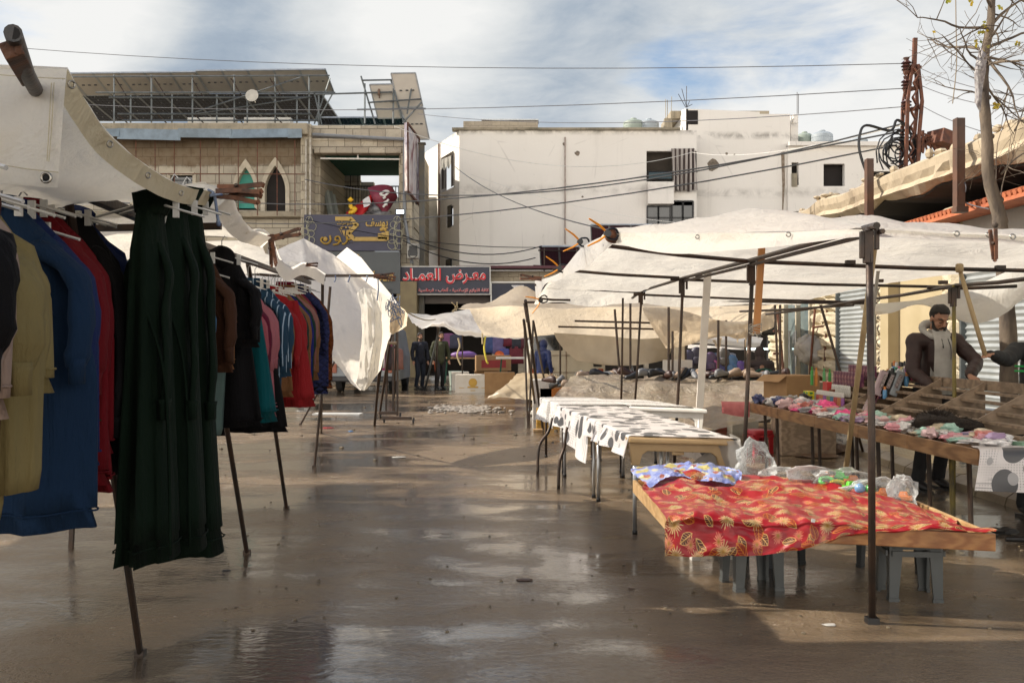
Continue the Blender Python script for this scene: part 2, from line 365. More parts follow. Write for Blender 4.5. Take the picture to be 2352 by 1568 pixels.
def stone(name, c1, c2, mort, scale, sx=1.0, dark=None, yz=False, bumpd=.04):
    t = NT(name); o = t.coord('Object', (1, 1, 1), (PI/2, 0, 0) if not yz else (PI/2, 0, PI/2)) if False else t.coord('Object')
    sp = t.n('ShaderNodeSeparateXYZ'); t.l(o, sp.inputs[0]); cb = t.n('ShaderNodeCombineXYZ'); t.l(sp.outputs[1 if yz else 0], cb.inputs[0]); t.l(sp.outputs[2], cb.inputs[1])
    b = t.n('ShaderNodeTexBrick'); t.l(cb.outputs[0], b.inputs[0]); b.inputs['Scale'].default_value = scale; b.inputs['Mortar Size'].default_value = .012; b.inputs['Mortar Smooth'].default_value = .4
    b.inputs['Brick Width'].default_value = .62*sx; b.inputs['Row Height'].default_value = .34
    b.inputs['Color1'].default_value = tuple(c1)+(1,); b.inputs['Color2'].default_value = tuple(c2)+(1,); b.inputs['Mortar'].default_value = tuple(mort)+(1,)
    n = t.noise(o, 3.5, 8, .7, .4); c = t.mix(t.mt('MULTIPLY', t.ramp(n, [(.5, 0.), (.75, 1.)]), .6), b.outputs[0], tuple(x*.45 for x in c1))
    if dark:   # a stained band with its own ragged lower edge
        z0, z1, dc = dark; e = t.mt('ADD', sp.outputs[2], t.mt('MULTIPLY', t.mt('SUBTRACT', t.noise(t.coord('Object', (1, 1, .3)), 3.5, 6, .65), .5), .5))
        f = t.ramp(t.mt('DIVIDE', t.mt('SUBTRACT', e, z0), .12, clamp=True), [(0, 0.), (1, 1.)])
        f2 = t.mt('MULTIPLY', f, t.ramp(n, [(.3, .95), (.75, .6)])); c = t.mix(f2, c, dc)
    h = t.mt('ADD', t.mt('MULTIPLY', b.outputs[1], -1.2), t.mt('MULTIPLY', n, 1.4))
    return t.bsdf(c, .85, 0, t.bump(h, .7, bumpd))

# ------------------------------------------------------------------ wall with openings
def wall_holes(mb, O, U, W, H, holes, th, N, mi=0, rev=True):
    """rectangular wall at O along U (unit), height H, thickness th along N; openings (u0,v0,u1,v1)"""
    O = Vector(O); U = Vector(U).normalized(); N = Vector(N).normalized(); Z = V(0, 0, 1)
    us = sorted(set([0, W]+[h[0] for h in holes]+[h[2] for h in holes])); vs = sorted(set([0, H]+[h[1] for h in holes]+[h[3] for h in holes]))
    us = [u for u in us if 0 <= u <= W]; vs = [v for v in vs if 0 <= v <= H]
    inh = lambda u, v: any(h[0] < u < h[2] and h[1] < v < h[3] for h in holes)
    for k, off in ((0, 0), (1, th)):
        idx = {}; vt = []
        for i, u in enumerate(us):
            for j, v in enumerate(vs): idx[i, j] = len(vt); vt.append(O+U*u+Z*v+N*off)
        fs = [(idx[i, j], idx[i+1, j], idx[i+1, j+1], idx[i, j+1]) for i in range(len(us)-1) for j in range(len(vs)-1) if not inh((us[i]+us[i+1])/2, (vs[j]+vs[j+1])/2)]
        if k: fs = [tuple(reversed(f)) for f in fs]
        mb.add(vt, fs, mi)
    loops = [(0, 0, W, H)]+(list(holes) if rev else [])
    for h in loops:
        c = [O+U*h[0]+Z*max(0, h[1]), O+U*h[2]+Z*max(0, h[1]), O+U*h[2]+Z*h[3], O+U*h[0]+Z*h[3]]
        mb.add(c+[p+N*th for p in c], [(0, 1, 5, 4), (1, 2, 6, 5), (2, 3, 7, 6), (3, 0, 4, 7)], mi)
    return mb

# ------------------------------------------------------------------ lettering
AF = {}
for cp in range(0xFE80, 0xFEFD):
    d = unicodedata.decomposition(chr(cp)).split()
    if len(d) == 2: AF.setdefault(chr(int(d[1], 16)), {})[d[0][1:-1]] = chr(cp)
    elif len(d) == 3: AF.setdefault(chr(int(d[1], 16))+chr(int(d[2], 16)), {})[d[0][1:-1]] = chr(cp)
def shape_ar(s):
    u = []; i = 0
    while i < len(s):
        if s[i:i+2] in AF: u.append(s[i:i+2]); i += 2
        else: u.append(s[i]); i += 1
    joinR = lambda c: c == 'ـ' or 'initial' in AF.get(c, {})      # can join to the next letter
    joinL = lambda c: c == 'ـ' or 'final' in AF.get(c, {})        # can join to the previous one
    out = []
    for k, c in enumerate(u):
        p = k > 0 and joinR(u[k-1]) and joinL(c); n = k+1 < len(u) and joinR(c) and joinL(u[k+1])
        f = AF.get(c)
        if not f: out.append(c); continue
        out.append(f.get('medial' if p and n else 'final' if p else 'initial' if n else 'isolated', c))
    return ''.join(reversed(out))
def text_mb(s, x0, x1, z0, z1, y, ext=.02, bold=0.0, arabic=False, shear=0.0, mirror=False, off=0.0):
    """letters as solid mesh filling the box x0..x1, z0..z1 on the plane y (facing -Y)"""
    c = bpy.data.curves.new('t', 'FONT'); c.body = shape_ar(s) if arabic else s; c.extrude = .5; c.offset = bold; c.shear = shear; c.resolution_u = 3
    o = bpy.data.objects.new('t', c); COL.objects.link(o); dg = bpy.context.evaluated_depsgraph_get(); dg.update()
    me = bpy.data.meshes.new_from_object(o.evaluated_get(dg)); vs = [v.co.copy() for v in me.vertices]; fs = [tuple(p.vertices) for p in me.polygons]
    bpy.data.objects.remove(o); bpy.data.curves.remove(c); bpy.data.meshes.remove(me)
    ax = min(v.x for v in vs); bx = max(v.x for v in vs); ay = min(v.y for v in vs); by = max(v.y for v in vs)
    mb = MB(); mb.add([V(x0+(v.x-ax)/(bx-ax)*(x1-x0), y-v.z*ext*2+off, z0+(v.y-ay)/(by-ay)*(z1-z0)) for v in vs], fs); return mb
def fx(px, Y): return (px-CX)/F*Y
def fz(py, Y): return CH-(py-CY)/F*Y
def quad(mb, a, b, c, d, mi=0): return mb.add([a, b, c, d], [(0, 1, 2, 3)], mi)
# ================================================================== LEFT STONE BUILDING (facade Y=38)
YL = 38.0
m_stone = stone('limestone_blocks', (.45, .4, .31), (.36, .32, .25), (.16, .135, .1), 1.0, dark=(8.08, 8.4, (.12, .075, .035)))
m_stone2 = stone('rough_parapet_stone', (.5, .44, .34), (.34, .29, .22), (.13, .11, .08), 1.0, bumpd=.07)
m_mossy = concrete('mossy_concrete', (.33, .28, .2), (.13, .115, .075), (.045, .042, .028), True, 6)
B1 = thing('stone_building', 'old two-storey limestone building with pointed arch windows and solar panels on its roof', 'building', (fx(700, YL), YL, 0))
xl = -26.0; xm = fx(715, YL); xr = fx(945, YL)
mb = MB()
H1 = fz(318, YL)
u = lambda px: fx(px, YL)-xl
holes = [(u(540), fz(482, YL), u(592), fz(383, YL)), (u(604), fz(492, YL), u(660), fz(378, YL)), (u(392), fz(470, YL), u(443), fz(402, YL)),
         (u(250), fz(470, YL), u(300), fz(402, YL)), (u(80), fz(492, YL), u(136), fz(378, YL))]
wall_holes(mb, (xl, YL, 5.4), (1, 0, 0), xm-xl-.1, H1-5.4, [(a, b-5.4, c, d-5.4) for a, b, c, d in holes], .3, (0, 1, 0))
mb.box(((xl+xm-.1)/2, YL+6.5, (H1)/2+2.7), (xm-.1-xl-.02, 12.2, H1-5.5))if False else None
mb.build('wall', m_stone, B1)
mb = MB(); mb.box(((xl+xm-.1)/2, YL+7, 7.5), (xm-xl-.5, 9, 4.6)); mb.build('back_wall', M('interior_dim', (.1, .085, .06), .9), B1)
mb = MB(); mb.box(((xl+fx(700, YL))/2, YL+.2, 2.7), (fx(700, YL)-xl, .6, 5.4)); mb.box(((xl+fx(700, YL))/2, YL-.25, 1.0), (fx(700, YL)-xl-1, .1, 2))if False else None
mb.build('lower_wall', stone('limestone_lower', (.47, .41, .3), (.4, .34, .25), (.2, .16, .11), 1.0), B1)
# ledge and roof slab
mb = MB(); mb.box(((xl+fx(715, YL))/2, YL-.12, fz(496, YL)), (fx(715, YL)-xl, .55, .16)); mb.box(((xl+fx(704, YL))/2, YL-.1, fz(489, YL)), (fx(704, YL)-xl, .3, .08))
mb.build('ledge', m_mossy, B1, bevel=.02)
mb = MB(); mb.box(((xl+fx(715, YL))/2, YL+6, fz(304, YL)), (fx(715, YL)-xl, 13.4, fz(291, YL)-fz(317, YL))); mb.build('roof', m_mossy, B1, bevel=.05)
mb = MB(); rr = random.Random(5); x = xl; zt = fz(309, YL)
while x < fx(700, YL):
    wdt = rr.uniform(1.1, 2.3); x2 = min(x+wdt, fx(701, YL)); d = rr.uniform(0, .12)
    mb.box(((x+x2)/2, YL-.78-rr.uniform(0, .04), zt-.11-d/2), (x2-x+.08, .05, .3+d), ry=rr.uniform(-.025, .025), rx=rr.uniform(-.2, .1)); x = x2
mb.build('awning_valance', M('bluegrey_sheet', (.2, .26, .31), .5, (.13, .17, .2), 3, .2), B1)
# rusty vertical rods and one rail in front
for px in (446, 540, 590, 700*0+502, 633, 680):
    pass
for px in (312, 356, 400, 460, 503, 547, 591, 636, 677):
    m2 = MB(); m2.tube([P(px, 322, YL-.6), P(px+.5, 495, YL-.6)], .018, 6); m2.build('iron_rod', m_rust, B1)
m2 = MB(); m2.tube([P(300, 399, YL-.6), P(700, 400, YL-.6)], .02, 6); m2.build('iron_rail', m_rust, B1)
# pointed arch windows
def arch(px0, px1, top, bot, glass, mat_in):
    x0, x1, zt, zb = fx(px0, YL), fx(px1, YL), fz(top, YL), fz(bot, YL); w = x1-x0; c = (x0+x1)/2; hs = zb+(zt-zb)*.42
    fo = w*.5; fi = w*.36
    def outline(hw, top_z, base):
        pts = [V(c-hw, YL, base)]
        for s_ in (-1, 1):
            rng = range(0, 9) if s_ < 0 else range(7, -1, -1)
            for k in rng:
                a = k/8; x = hw*(1-a**1.9)
                pts.append(V(c+s_*x, YL, hs+(top_z-hs)*a))
        pts.append(V(c+hw, YL, base)); return pts
    of = outline(fo, zt, zb); inn = outline(fi, zt-.32, zb+(.12 if mat_in is m_teal else 0))
    fr = MB(); n = len(of)
    o2 = [p+V(0, -.1, 0) for p in of]; i2 = [p+V(0, -.1, 0) for p in inn]; i3 = [p+V(0, .25, 0) for p in inn]; o3 = [p+V(0, .02, 0) for p in of]
    fr.add(o2+i2+i3+o3, [(k, k+1, n+k+1, n+k) for k in range(n-1)]+[(n+k, n+k+1, 2*n+k+1, 2*n+k) for k in range(n-1)]+[(k+1, k, 3*n+k, 3*n+k+1) for k in range(n-1)])
    # spandrels filling the square opening round the arch
    sp_ = [V(x0-.02, YL+.02, zb)]+[p+V(0, .02, 0) for p in of[1:-1]]+[V(x1+.02, YL+.02, zb), V(x1+.02, YL+.02, zt+.15), V(x0-.02, YL+.02, zt+.15)]
    w_ = fr.build('window', M('arch_trim', (.52, .46, .35), .8, (.38, .33, .25), 3, .2), B1)
    q = MB(); q.poly(sp_, (0, .2, 0)); q.build('spandrel', m_stone, w_)
    q = MB(); q.poly([p+V(0, .2, 0) for p in inn], (0, .05, 0)); q.build('pane' if mat_in is not m_dark else 'opening', mat_in, w_)
m_teal = M('teal_paint', (.04, .27, .21), .6, (.05, .33, .26), 2)
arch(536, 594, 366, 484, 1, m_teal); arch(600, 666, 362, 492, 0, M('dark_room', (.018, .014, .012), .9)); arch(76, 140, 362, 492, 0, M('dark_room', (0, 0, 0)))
for a, b in ((392, 443), (250, 300)):
    q = MB(); q.box((fx((a+b)/2, YL), YL+.2, fz(436, YL)), (fx(b, YL)-fx(a, YL), .05, fz(402, YL)-fz(470, YL))); w_ = q.build('window', m_glassd, B1)
    q = MB()
    for pa, pb in (((a-4, 399), (b+4, 399)), ((a-4, 399), (a-4, 473)), ((b+4, 399), (b+4, 473)), ((a-4, 473), (b+4, 473))): q.bar(P(*pa, YL-.03), P(*pb, YL-.03), .14, .12)
    q.build('frame', M('arch_trim', (0, 0, 0)), w_)
# corner pier and balcony bay with recess
m_pier = stone('pier_stone', (.48, .42, .31), (.36, .31, .23), (.15, .12, .09), 1.0, sx=.7)
mb = MB(); mb.box((fx(708, YL), YL-.05, 5), (fx(722, YL)-fx(698, YL), .8, 9.3)); mb.build('pier', m_pier, B1, bevel=.03)
mb = MB(); mb.box((fx(934, YL), YL+.2, 4.4), (fx(947, YL)-fx(921, YL), .8, 8.8)); mb.box((xr-.3+.0, YL+4.7, 4.9), (.4, 9, 9.7)); mb.build('pier', m_pier, B1, bevel=.02)
zc = fz(345, YL); zp = fz(290, YL)
mb = MB(); mb.box((fx(823, YL), YL+.05, (zc+zp)/2), (fx(935, YL)-fx(717, YL), .45, zp-zc)); mb.box((fx(823, YL), YL+.03, fz(323, YL)), (fx(928, YL)-fx(716, YL), .5, .12)); mb.box((fx(825, YL), YL+.02, fz(349, YL)), (fx(922, YL)-fx(718, YL), .55, .18))
mb.build('parapet', m_stone2, B1, bevel=.04)
mb = MB(); mb.box((fx(822, YL), YL+3.2, zc+.12), (fx(922, YL)-fx(718, YL)-.05, 5.5, .2)); mb.build('ceiling', M('green_ceiling', (.03, .15, .11), .8), B1)
mb = MB(); mb.box((fx(722, YL)+.05, YL+3.4, 7.3), (.2, 6, 4.2)); mb.box((fx(735, YL)-.1, YL+6.2, 7.3), (1.4, .2, 4.2)); mb.build('side_wall', m_pier, B1)
mb = MB(); mb.box((fx(822, YL), YL+2.8, fz(497, YL)-.1), (fx(940, YL)-fx(700, YL), 6.4, .25)); mb.build('balcony_floor', m_mossy, B1)
# what shows through the open balcony: a back railing and the white wall of the court behind
mb = MB(); mb.box((fx(822, YL)-.2, YL+9.5, 7.05), (5.2, .3, 2.5)); mb.build('court_wall', M('court_white', (.6, .58, .52), .9, (.4, .37, .31), 1.4, .2), B1)
mb = MB(); mb.box((fx(760, YL)+.05, YL+6.9, 7.0), (1.3, .4, 3.2)); mb.build('court_pillar', m_conc, B1)
rl = MB(); ya = YL+6.1
for k in range(26):
    x = fx(757, ya)+k*(fx(922, ya)-fx(757, ya))/25; rl.tube([V(x, ya, fz(466, ya)), V(x, ya, fz(428, ya))], .018, 5)
rl.tube([P(755, 428, ya), P(924, 428, ya)], .03, 6); rl.tube([P(757, 383, ya), P(757, 470, ya)], .035, 6); rl.tube([P(805, 390, ya), P(805, 428, ya)], .02, 6); rl.tube([P(822, 385, ya), P(822, 428, ya)], .02, 6)
rl.build('railing', m_black, B1)
mb = MB(); mb.tube([P(736, 364, YL-.02), P(918, 366, YL-.02)], .035, 6); mb.tube([P(822, 350, YL+.1), P(822, 364, YL+.02)], .03, 6); mb.build('curtain_rail', m_white, B1)
for px in (703, 713):
    mb = MB(); mb.bar(P(px, 320, YL-.5), P(px-.5, 500, YL-.5), .1, .06); mb.build('downpipe', M('peeled_white', (.5, .47, .4), .7, (.3, .26, .2), 8), B1)
mb = MB(); mb.tube([P(718, 309, YL-.35), P(845, 316, YL-.35), P(928, 320, YL-.35), P(929, 345, YL-.4), P(929, 500, YL-.4), P(939, 560, YL-.4), P(946, 605, YL-.4)], .065, 8); mb.build('drain_pipe', M('grey_pvc', (.19, .2, .21), .5), B1)
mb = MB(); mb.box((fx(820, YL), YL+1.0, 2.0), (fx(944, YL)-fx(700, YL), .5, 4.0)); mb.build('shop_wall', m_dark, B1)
mb = MB(); mb.box((fx(938, YL), YL-.3, 1.9), (.75, .7, 3.6)); mb.build('pier', M('beige_cladding', (.2, .155, .075), .6, (.16, .12, .06), 3), B1)
# long boards leaning inside the balcony
for i, (xa, xb, ha) in enumerate(((744, 757, 432), (752, 762, 437), (760, 768, 440), (766, 775, 447))):
    q = MB(); q.bar(P(xa, ha, YL+1.6+i*.2), P(xb, 494, YL+.9+i*.2), .12, .05)
    one(q, 'leaning_board', M('grey_board%d' % (i % 2), (.13+.1*(i % 2), .14+.1*(i % 2), .12+.09*(i % 2)), .7), 'grey green board leaning against the left side of the open balcony', 'board', 'boards leaning in the balcony')
# flags and bundle on the balcony
m_red = M('flag_red', (.55, .012, .015), .7, (.42, .01, .012), 3, .2, trans=.2)
gr = [[P(822, 468, YL+.5), P(836, 458, YL+.2), P(852, 447, YL+.0), P(862, 452, YL+.2)], [P(806, 478, YL+.3), P(824, 474, YL-.1), P(846, 466, YL-.3), P(856, 462, YL+.1)], [P(793, 491, YL), P(812, 492, YL-.3), P(832, 493, YL-.4), P(848, 478, YL)]]
fl = thing('red_flag', 'red flag with a gold emblem and white band, bunched on the balcony edge', 'flag', P(823, 494, YL))
sheet_mb(gr, 6, 6, .12, 1.4, 3, (0, -1, 0)).build('cloth', m_red, fl, True)
q = MB()
sheet_mb([[p+V(0, -.04, .02) for p in (P(833, 461, YL-.1), P(842, 455, YL-.15), P(848, 452, YL-.1))], [p+V(0, -.05, 0) for p in (P(836, 477, YL-.35), P(845, 474, YL-.4), P(853, 468, YL-.3))]], 5, 5, .03, 2, 1, (0, -1, 0), q)
q.build('white_band', M('flag_white', (.7, .68, .64), .7), fl, True)
q = MB(); q.tube(spline([P(802, 489, YL-.5), P(812, 486, YL-.55), P(816, 479, YL-.5), P(807, 478, YL-.5), P(805, 470, YL-.45)], 5), [.06, .09]*10+[.05], 6); q.lathe(P(805, 464, YL-.45), [(.03, 0), (.12, .08), (.03, .18)], 6)
q.build('emblem', M('flag_gold', (.75, .45, .02), .6), fl, True)
gr = [[P(844, 432, YL+.3), P(862, 426, YL+.2), P(880, 424, YL+.2), P(897, 427, YL+.3), P(905, 436, YL+.5)], [P(852, 448, YL-.1), P(868, 446, YL-.25), P(886, 446, YL-.2), P(900, 446, YL+.1), P(913, 452, YL+.4)], [P(860, 468, YL-.1), P(873, 468, YL-.3), P(888, 468, YL-.2), P(898, 466, YL+.1), P(905, 464, YL+.4)], [P(871, 480, YL), P(878, 486, YL-.2), P(884, 490, YL-.2), P(893, 482, YL), P(898, 476, YL+.3)]]
fl = thing('faded_banner', 'faded maroon banner with pale writing draped over the balcony pile', 'banner', P(880, 494, YL))
sheet_mb(gr, 5, 6, .14, 1.2, 8, (0, -1, 0)).build('cloth', M('maroon_cloth', (.3, .055, .085), .6, (.24, .04, .07), 2, .2, trans=.25), fl, True)
q = MB()
for a in (((872, 447), (884, 439), (893, 441), (884, 449), (874, 447)), ((880, 456), (886, 452)), ((882, 466), (889, 462), (893, 458)), ((880, 476), (885, 470), (890, 470))): q.tube(spline([P(x, y, YL-.42) for x, y in a], 4), .045, 5)
q.build('writing', M('flag_white', (0, 0, 0)), fl, True)
q = MB(); q.ell(P(862, 482, YL+.1), (.35, .3, .28)); q.ell(P(868, 478, YL+.3), (.3, .3, .3)); q.box(P(869, 492, YL), (.95, .4, .16))
one(q, 'junk_bundle', M('black_bag', (.03, .03, .032), .35, (.2, .2, .2), 5, .8, 12), 'black bundle of bags on the balcony edge between the red flag and the maroon banner', 'bundle', smooth=True)
# flood lamp
fl = thing('flood_lamp', 'small white flood lamp switched on above the right end of the jewellery sign', 'lamp', P(919, 492, YL-.6))
q = MB(); q.box(P(919, 486.5, YL-.62), (.34, .12, .22), rx=.2); q.bar(P(919, 490, YL-.55), P(919, 497, YL-.3), .05); q.build('housing', m_black, fl, bevel=.02)
q = MB(); q.box(P(919, 486.5, YL-.7), (.28, .03, .14), rx=.2); q.build('lamp_panel', M('lamp_glow', (.8, .9, 1), .4, emit=((.75, .9, 1), 2.2)), fl)
# ---- jewellery sign, navy with gold writing
m_navy = M('navy_sign', (.032, .03, .062), .45, (.026, .025, .052), 2); m_gold = M('gold_letters', (.42, .27, .05), .42, (.36, .22, .04), 9); m_thin = M('cream_line', (.4, .38, .27), .6)
YS = YL-.7
sg = thing('jewellery_sign', 'large navy jewellery shop sign with gold Arabic writing and diamond emblem', 'sign', P(808, 577, YS))
q = MB(); q.box((fx(808.5, YS), YS+.1, fz(534.5, YS)), (fx(919, YS)-fx(698, YS), .18, fz(493, YS)-fz(576, YS))); q.build('board', m_navy, sg, bevel=.01)
def tx(s, x0, x1, y0, y1, Y, mat, par, ar=True, bold=.0, nm='lettering', shear=0, ext=.02): return text_mb(s, fx(x0, Y), fx(x1, Y), fz(y1, Y), fz(y0, Y), Y, ext, bold, ar, shear).build(nm, mat, par)
tx('يوسف', 840, 891, 502, 526, YS-.03, m_gold, sg, bold=.02)
tx('مجوهرات', 774, 813, 507, 518, YS-.03, m_gold, sg, bold=.005)
# heavy geometric lettering of the main word, drawn as thick strokes
q = MB()
def strokes(q, lst, Y, wd, yd=.05):
    for pl in lst:
        for a, b in zip(pl, pl[1:]):
            q.bar(P(a[0], a[1], Y), P(b[0], b[1], Y), yd, wd, up=(0, 1, 0)) if False else q.bar(P(a[0], a[1], Y), P(b[0], b[1], Y), wd, yd, up=(0, 1, 0))
        for a in pl[1:-1]: q.lathe(P(a[0], a[1], Y)+V(0, yd/2, 0), [(wd/2, 0), (wd/2, yd)], 10, (0, -1, 0))
YG = YS-.03; wd = .155
strokes(q, [[(770, 502.5), (806, 502.5), (819.5, 516.5), (800, 536), (813, 549), (889, 549)]], YG, .15)       # kaf crown, stem and long base line
strokes(q, [[(889, 551), (889, 531)], [(880.5, 549), (880.5, 534)], [(872, 549), (872, 536)]], YG, .13)
strokes(q, [[(813, 557), (800, 557)], [(800, 560), (798, 534)]], YG, .0001)
q2 = MB()
q2.tube(spline([P(806, 549, YG), P(800, 550, YG), P(796, 543, YG), P(797, 553, YG), P(791, 560, YG), P(786, 560, YG)], 5), .07, 6, sq=.5)
q2.tube(spline([P(783, 556, YG), P(779, 544, YG), P(771, 545, YG), P(771, 552, YG), P(779, 553, YG), P(776, 560, YG), P(765, 562, YG)], 5), .07, 6, sq=.5)
q2.tube(spline([P(758, 541, YG), P(759, 553, YG), P(750, 560, YG), P(741, 557, YG), P(737, 550, YG), P(742, 545, YG)], 5), .07, 6, sq=.5)
q2.ell(P(747, 549, YG), (.09, .05, .09)); q2.ell(P(876, 527, YG), (.07, .04, .07)); q2.ell(P(884, 527, YG), (.07, .04, .07)); q2.ell(P(880, 519, YG), (.07, .04, .07))
q.v += []; nb = len(q.v); q.add(q2.v, q2.f); q.build('main_word', m_gold, sg)
q = MB()   # cut diamond
D = lambda *l: [P(x, y, YG-.0) for x, y in l]
for tri in (((779, 521), (790, 521), (784, 527)), ((792, 521), (798, 521), (795, 526)), ((800, 521), (807, 521), (803, 526)), ((777, 523), (782, 529), (787, 541)), ((785, 529), (793, 529), (791, 543)), ((796, 529), (804, 528), (794, 543)), ((808, 523), (806, 528), (797, 541))): q.poly(D(*tri), (0, -.03, 0))
q.build('diamond_emblem', m_gold, sg)
for sx in (707, 909):
    q = MB(); rr = random.Random(sx)
    stem = spline([P(sx, 574, YG), P(sx+(-5 if sx > 800 else 4), 545, YG), P(sx-2, 520, YG), P(sx+4, 497, YG)], 6); q.tube(stem, .012, 4)
    for i, (dx, dy) in enumerate(((-7, 562), (7, 566), (8, 552), (-8, 548), (7, 536), (-7, 533), (8, 520), (-5, 516), (3, 505))):
        c = P(sx+dx, dy, YG); rad = .13 if i % 3 else .19
        q.tube([c+V(rad*math.cos(a*PI/5), 0, rad*math.sin(a*PI/5)) for a in range(11)], .011, 4); q.tube([c-V(0, 0, rad), P(sx, dy+5, YG)], .009, 4)
    q.build('flower_ornament', m_thin, sg)
# ---- grey panel below with gold script
sg = thing('grey_shop_panel', 'dark grey shop front panel with gold cursive letters below the navy sign', 'sign', P(832, 676, YS))
q = MB(); q.box((fx(812, YS), YS+.12, fz(626, YS)), (fx(919, YS)-fx(705, YS), .16, fz(578, YS)-fz(675, YS))); q.build('board', M('grey_panel', (.07, .078, .078), .5, (.06, .065, .068), 1.5), sg, bevel=.01)
tx('EF', 807, 826, 584, 596, YG, m_gold, sg, False, 0); tx('houn', 852, 903, 622, 646, YG-.05, m_gold, sg, False, .01, shear=.35)
tx('70 000839', 872, 898, 664, 668, YG, m_black, sg, False); tx('71 132152', 872, 898, 670, 674, YG, m_black, sg, False)
# air conditioner pair on the corner
for (a, b, c, d) in ((937, 961, 562, 600), ):
    ac = thing('air_conditioner', 'weathered air conditioner unit hung on the corner of the stone building', 'air conditioner', P(950, 602, YL-.8))
    q = MB(); q.box((fx(949, YL-.8), YL-.7, fz(581, YL)), (.42, .5, .55)); q.build('casing', M('ac_case', (.42, .41, .37), .6, (.26, .24, .2), 5), ac, bevel=.02)
    q = MB(); q.tube([P(948, 581, YL-.97)+V(.17*math.cos(k*PI/8), 0, .19*math.sin(k*PI/8)) for k in range(17)], .015, 5); q.box((fx(949, YL-.97), YL-.965, fz(581, YL)), (.3, .02, .38)); q.build('fan_grille', m_black, ac)
# billboard skewed on the side
bbd = thing('side_billboard', 'tall weathered billboard with a faded figure print fixed askew on the corner', 'billboard', P(950, 470, YL-.4))
a, b, c, d = P(934, 281, YL-1.6), P(961, 318, YL+.6), P(962, 470, YL+.6), P(935, 438, YL-1.6)
t = NT('faded_print'); o = t.coord('Generated', (1, 1, 1)); f = t.noise(t.coord('Object', (1.2, 1.2, .7)), 1.0, 4, .6, .6)
colr = t.ramp(f, [(.36, hx('7a4f52')), (.46, hx('c9c0ba')), (.56, hx('8f8a95')), (.62, hx('5b4350')), (.75, hx('d8d2ca'))]); m_print = t.bsdf(colr, .6)
q = MB(); q.add([a, b, c, d]+[p+V(-.1, .1, 0) for p in (a, b, c, d)], [(0, 1, 2, 3), (7, 6, 5, 4), (0, 4, 5, 1), (1, 5, 6, 2), (2, 6, 7, 3), (3, 7, 4, 0)]); q.build('panel', m_print, bbd)
q = MB()
for p_, q_ in ((a, b), (b, c), (c, d), (d, a)): q.bar(p_+V(.02, .12, 0), q_+V(.02, .12, 0), .07)
q.build('frame', m_rust, bbd)
# dark utility column beside the corner
q = MB(); q.box((fx(969, 38.2), 38.2, 4.5), (.2, .2, 9.0)); q.box((fx(969, 38.2), 38.2, 9.03), (.3, .3, .06)); cl_ = one(q, 'steel_column', M('grey_steel_post', (.075, .08, .078), .6, (.12, .1, .07), 2, metal=.2), 'tall dark grey steel column standing at the corner of the stone building', 'pole', bevel=.01)

# ------------------------------------------------------------------ rooftop solar panels
m_backsheet = M('panel_backsheet', (.52, .48, .42), .6, (.45, .41, .36), 1.2); m_frame = M('alu_frame', (.45, .47, .48), .4, metal=.5)
t = NT('solar_cells'); o = t.coord('UV'); sp = t.n('ShaderNodeSeparateXYZ'); t.l(o, sp.inputs[0])
gx = t.mt('LESS_THAN', t.mt('FRACT', t.mt('MULTIPLY', sp.outputs[0], 6)), .07); gy = t.mt('LESS_THAN', t.mt('FRACT', t.mt('MULTIPLY', sp.outputs[1], 12)), .1)
gl = t.mt('MAXIMUM', gx, gy); spk = t.n('ShaderNodeTexWhiteNoise', noise_dimensions='2D'); vm = t.n('ShaderNodeVectorMath', operation='MULTIPLY'); t.l(o, vm.inputs[0]); vm.inputs[1].default_value = (24, 48, 0)
fl_ = t.n('ShaderNodeVectorMath', operation='FLOOR'); t.l(vm.outputs[0], fl_.inputs[0]); t.l(fl_.outputs[0], spk.inputs[0])
cc_ = t.mix(t.mt('MULTIPLY', gl, .5), (.008, .009, .02), (.22, .25, .3)); cc_ = t.mix(t.mt('GREATER_THAN', spk.outputs[0], .988), cc_, (.5, .5, .52)); m_cells = t.bsdf(cc_, .25)
t = NT('solar_cells_purple'); o = t.coord('UV'); sp = t.n('ShaderNodeSeparateXYZ'); t.l(o, sp.inputs[0])
gx = t.mt('LESS_THAN', t.mt('FRACT', t.mt('MULTIPLY', sp.outputs[0], 6)), .05); gy = t.mt('LESS_THAN', t.mt('FRACT', t.mt('MULTIPLY', sp.outputs[1], 6)), .05)
m_purple = t.bsdf(t.mix(t.mt('MULTIPLY', t.mt('MAXIMUM', gx, gy), .35), (.075, .03, .045), (.25, .18, .2)), .35)
def solar(c4, front, label, group, th=.04, boxes=True):
    """c4: top-left, top-right, bottom-right, bottom-left"""
    a, b, c, d = [Vector(p) for p in c4]; nrm = (b-a).cross(d-a).normalized()
    if nrm.y > 0 and True: nrm = -nrm
    base = (c+d)/2; s = thing('solar_panel', label, 'solar panel', base, group)
    q = MB(); q.grid([[a, b], [d, c]], 0, [[(0, 1), (1, 1)], [(0, 0), (1, 0)]]); q.grid([[a-nrm*th, b-nrm*th], [d-nrm*th, c-nrm*th]], 0, [[(0, 1), (1, 1)], [(0, 0), (1, 0)]])
    q.build('cell_sheet' if front else 'back_sheet', front or m_backsheet, s, fix=False)
    q = MB()
    for p_, q_ in ((a, b), (b, c), (c, d), (d, a)): q.bar(p_-nrm*th/2, q_-nrm*th/2, .05, th+.02, up=nrm)
    q.build('frame', m_frame, s)
    if boxes and not front:
        q = MB()
        for k in (.25, .5, .75): q.box(lerp(lerp(a, b, k), lerp(d, c, k), .5)+nrm*.02, (.1, .05, .04))
        q.build('junction_box', m_black, s)
    return s
xs = [213, 272, 331, 390, 449, 509, 568, 628, 688, 748]; k0 = 40./F
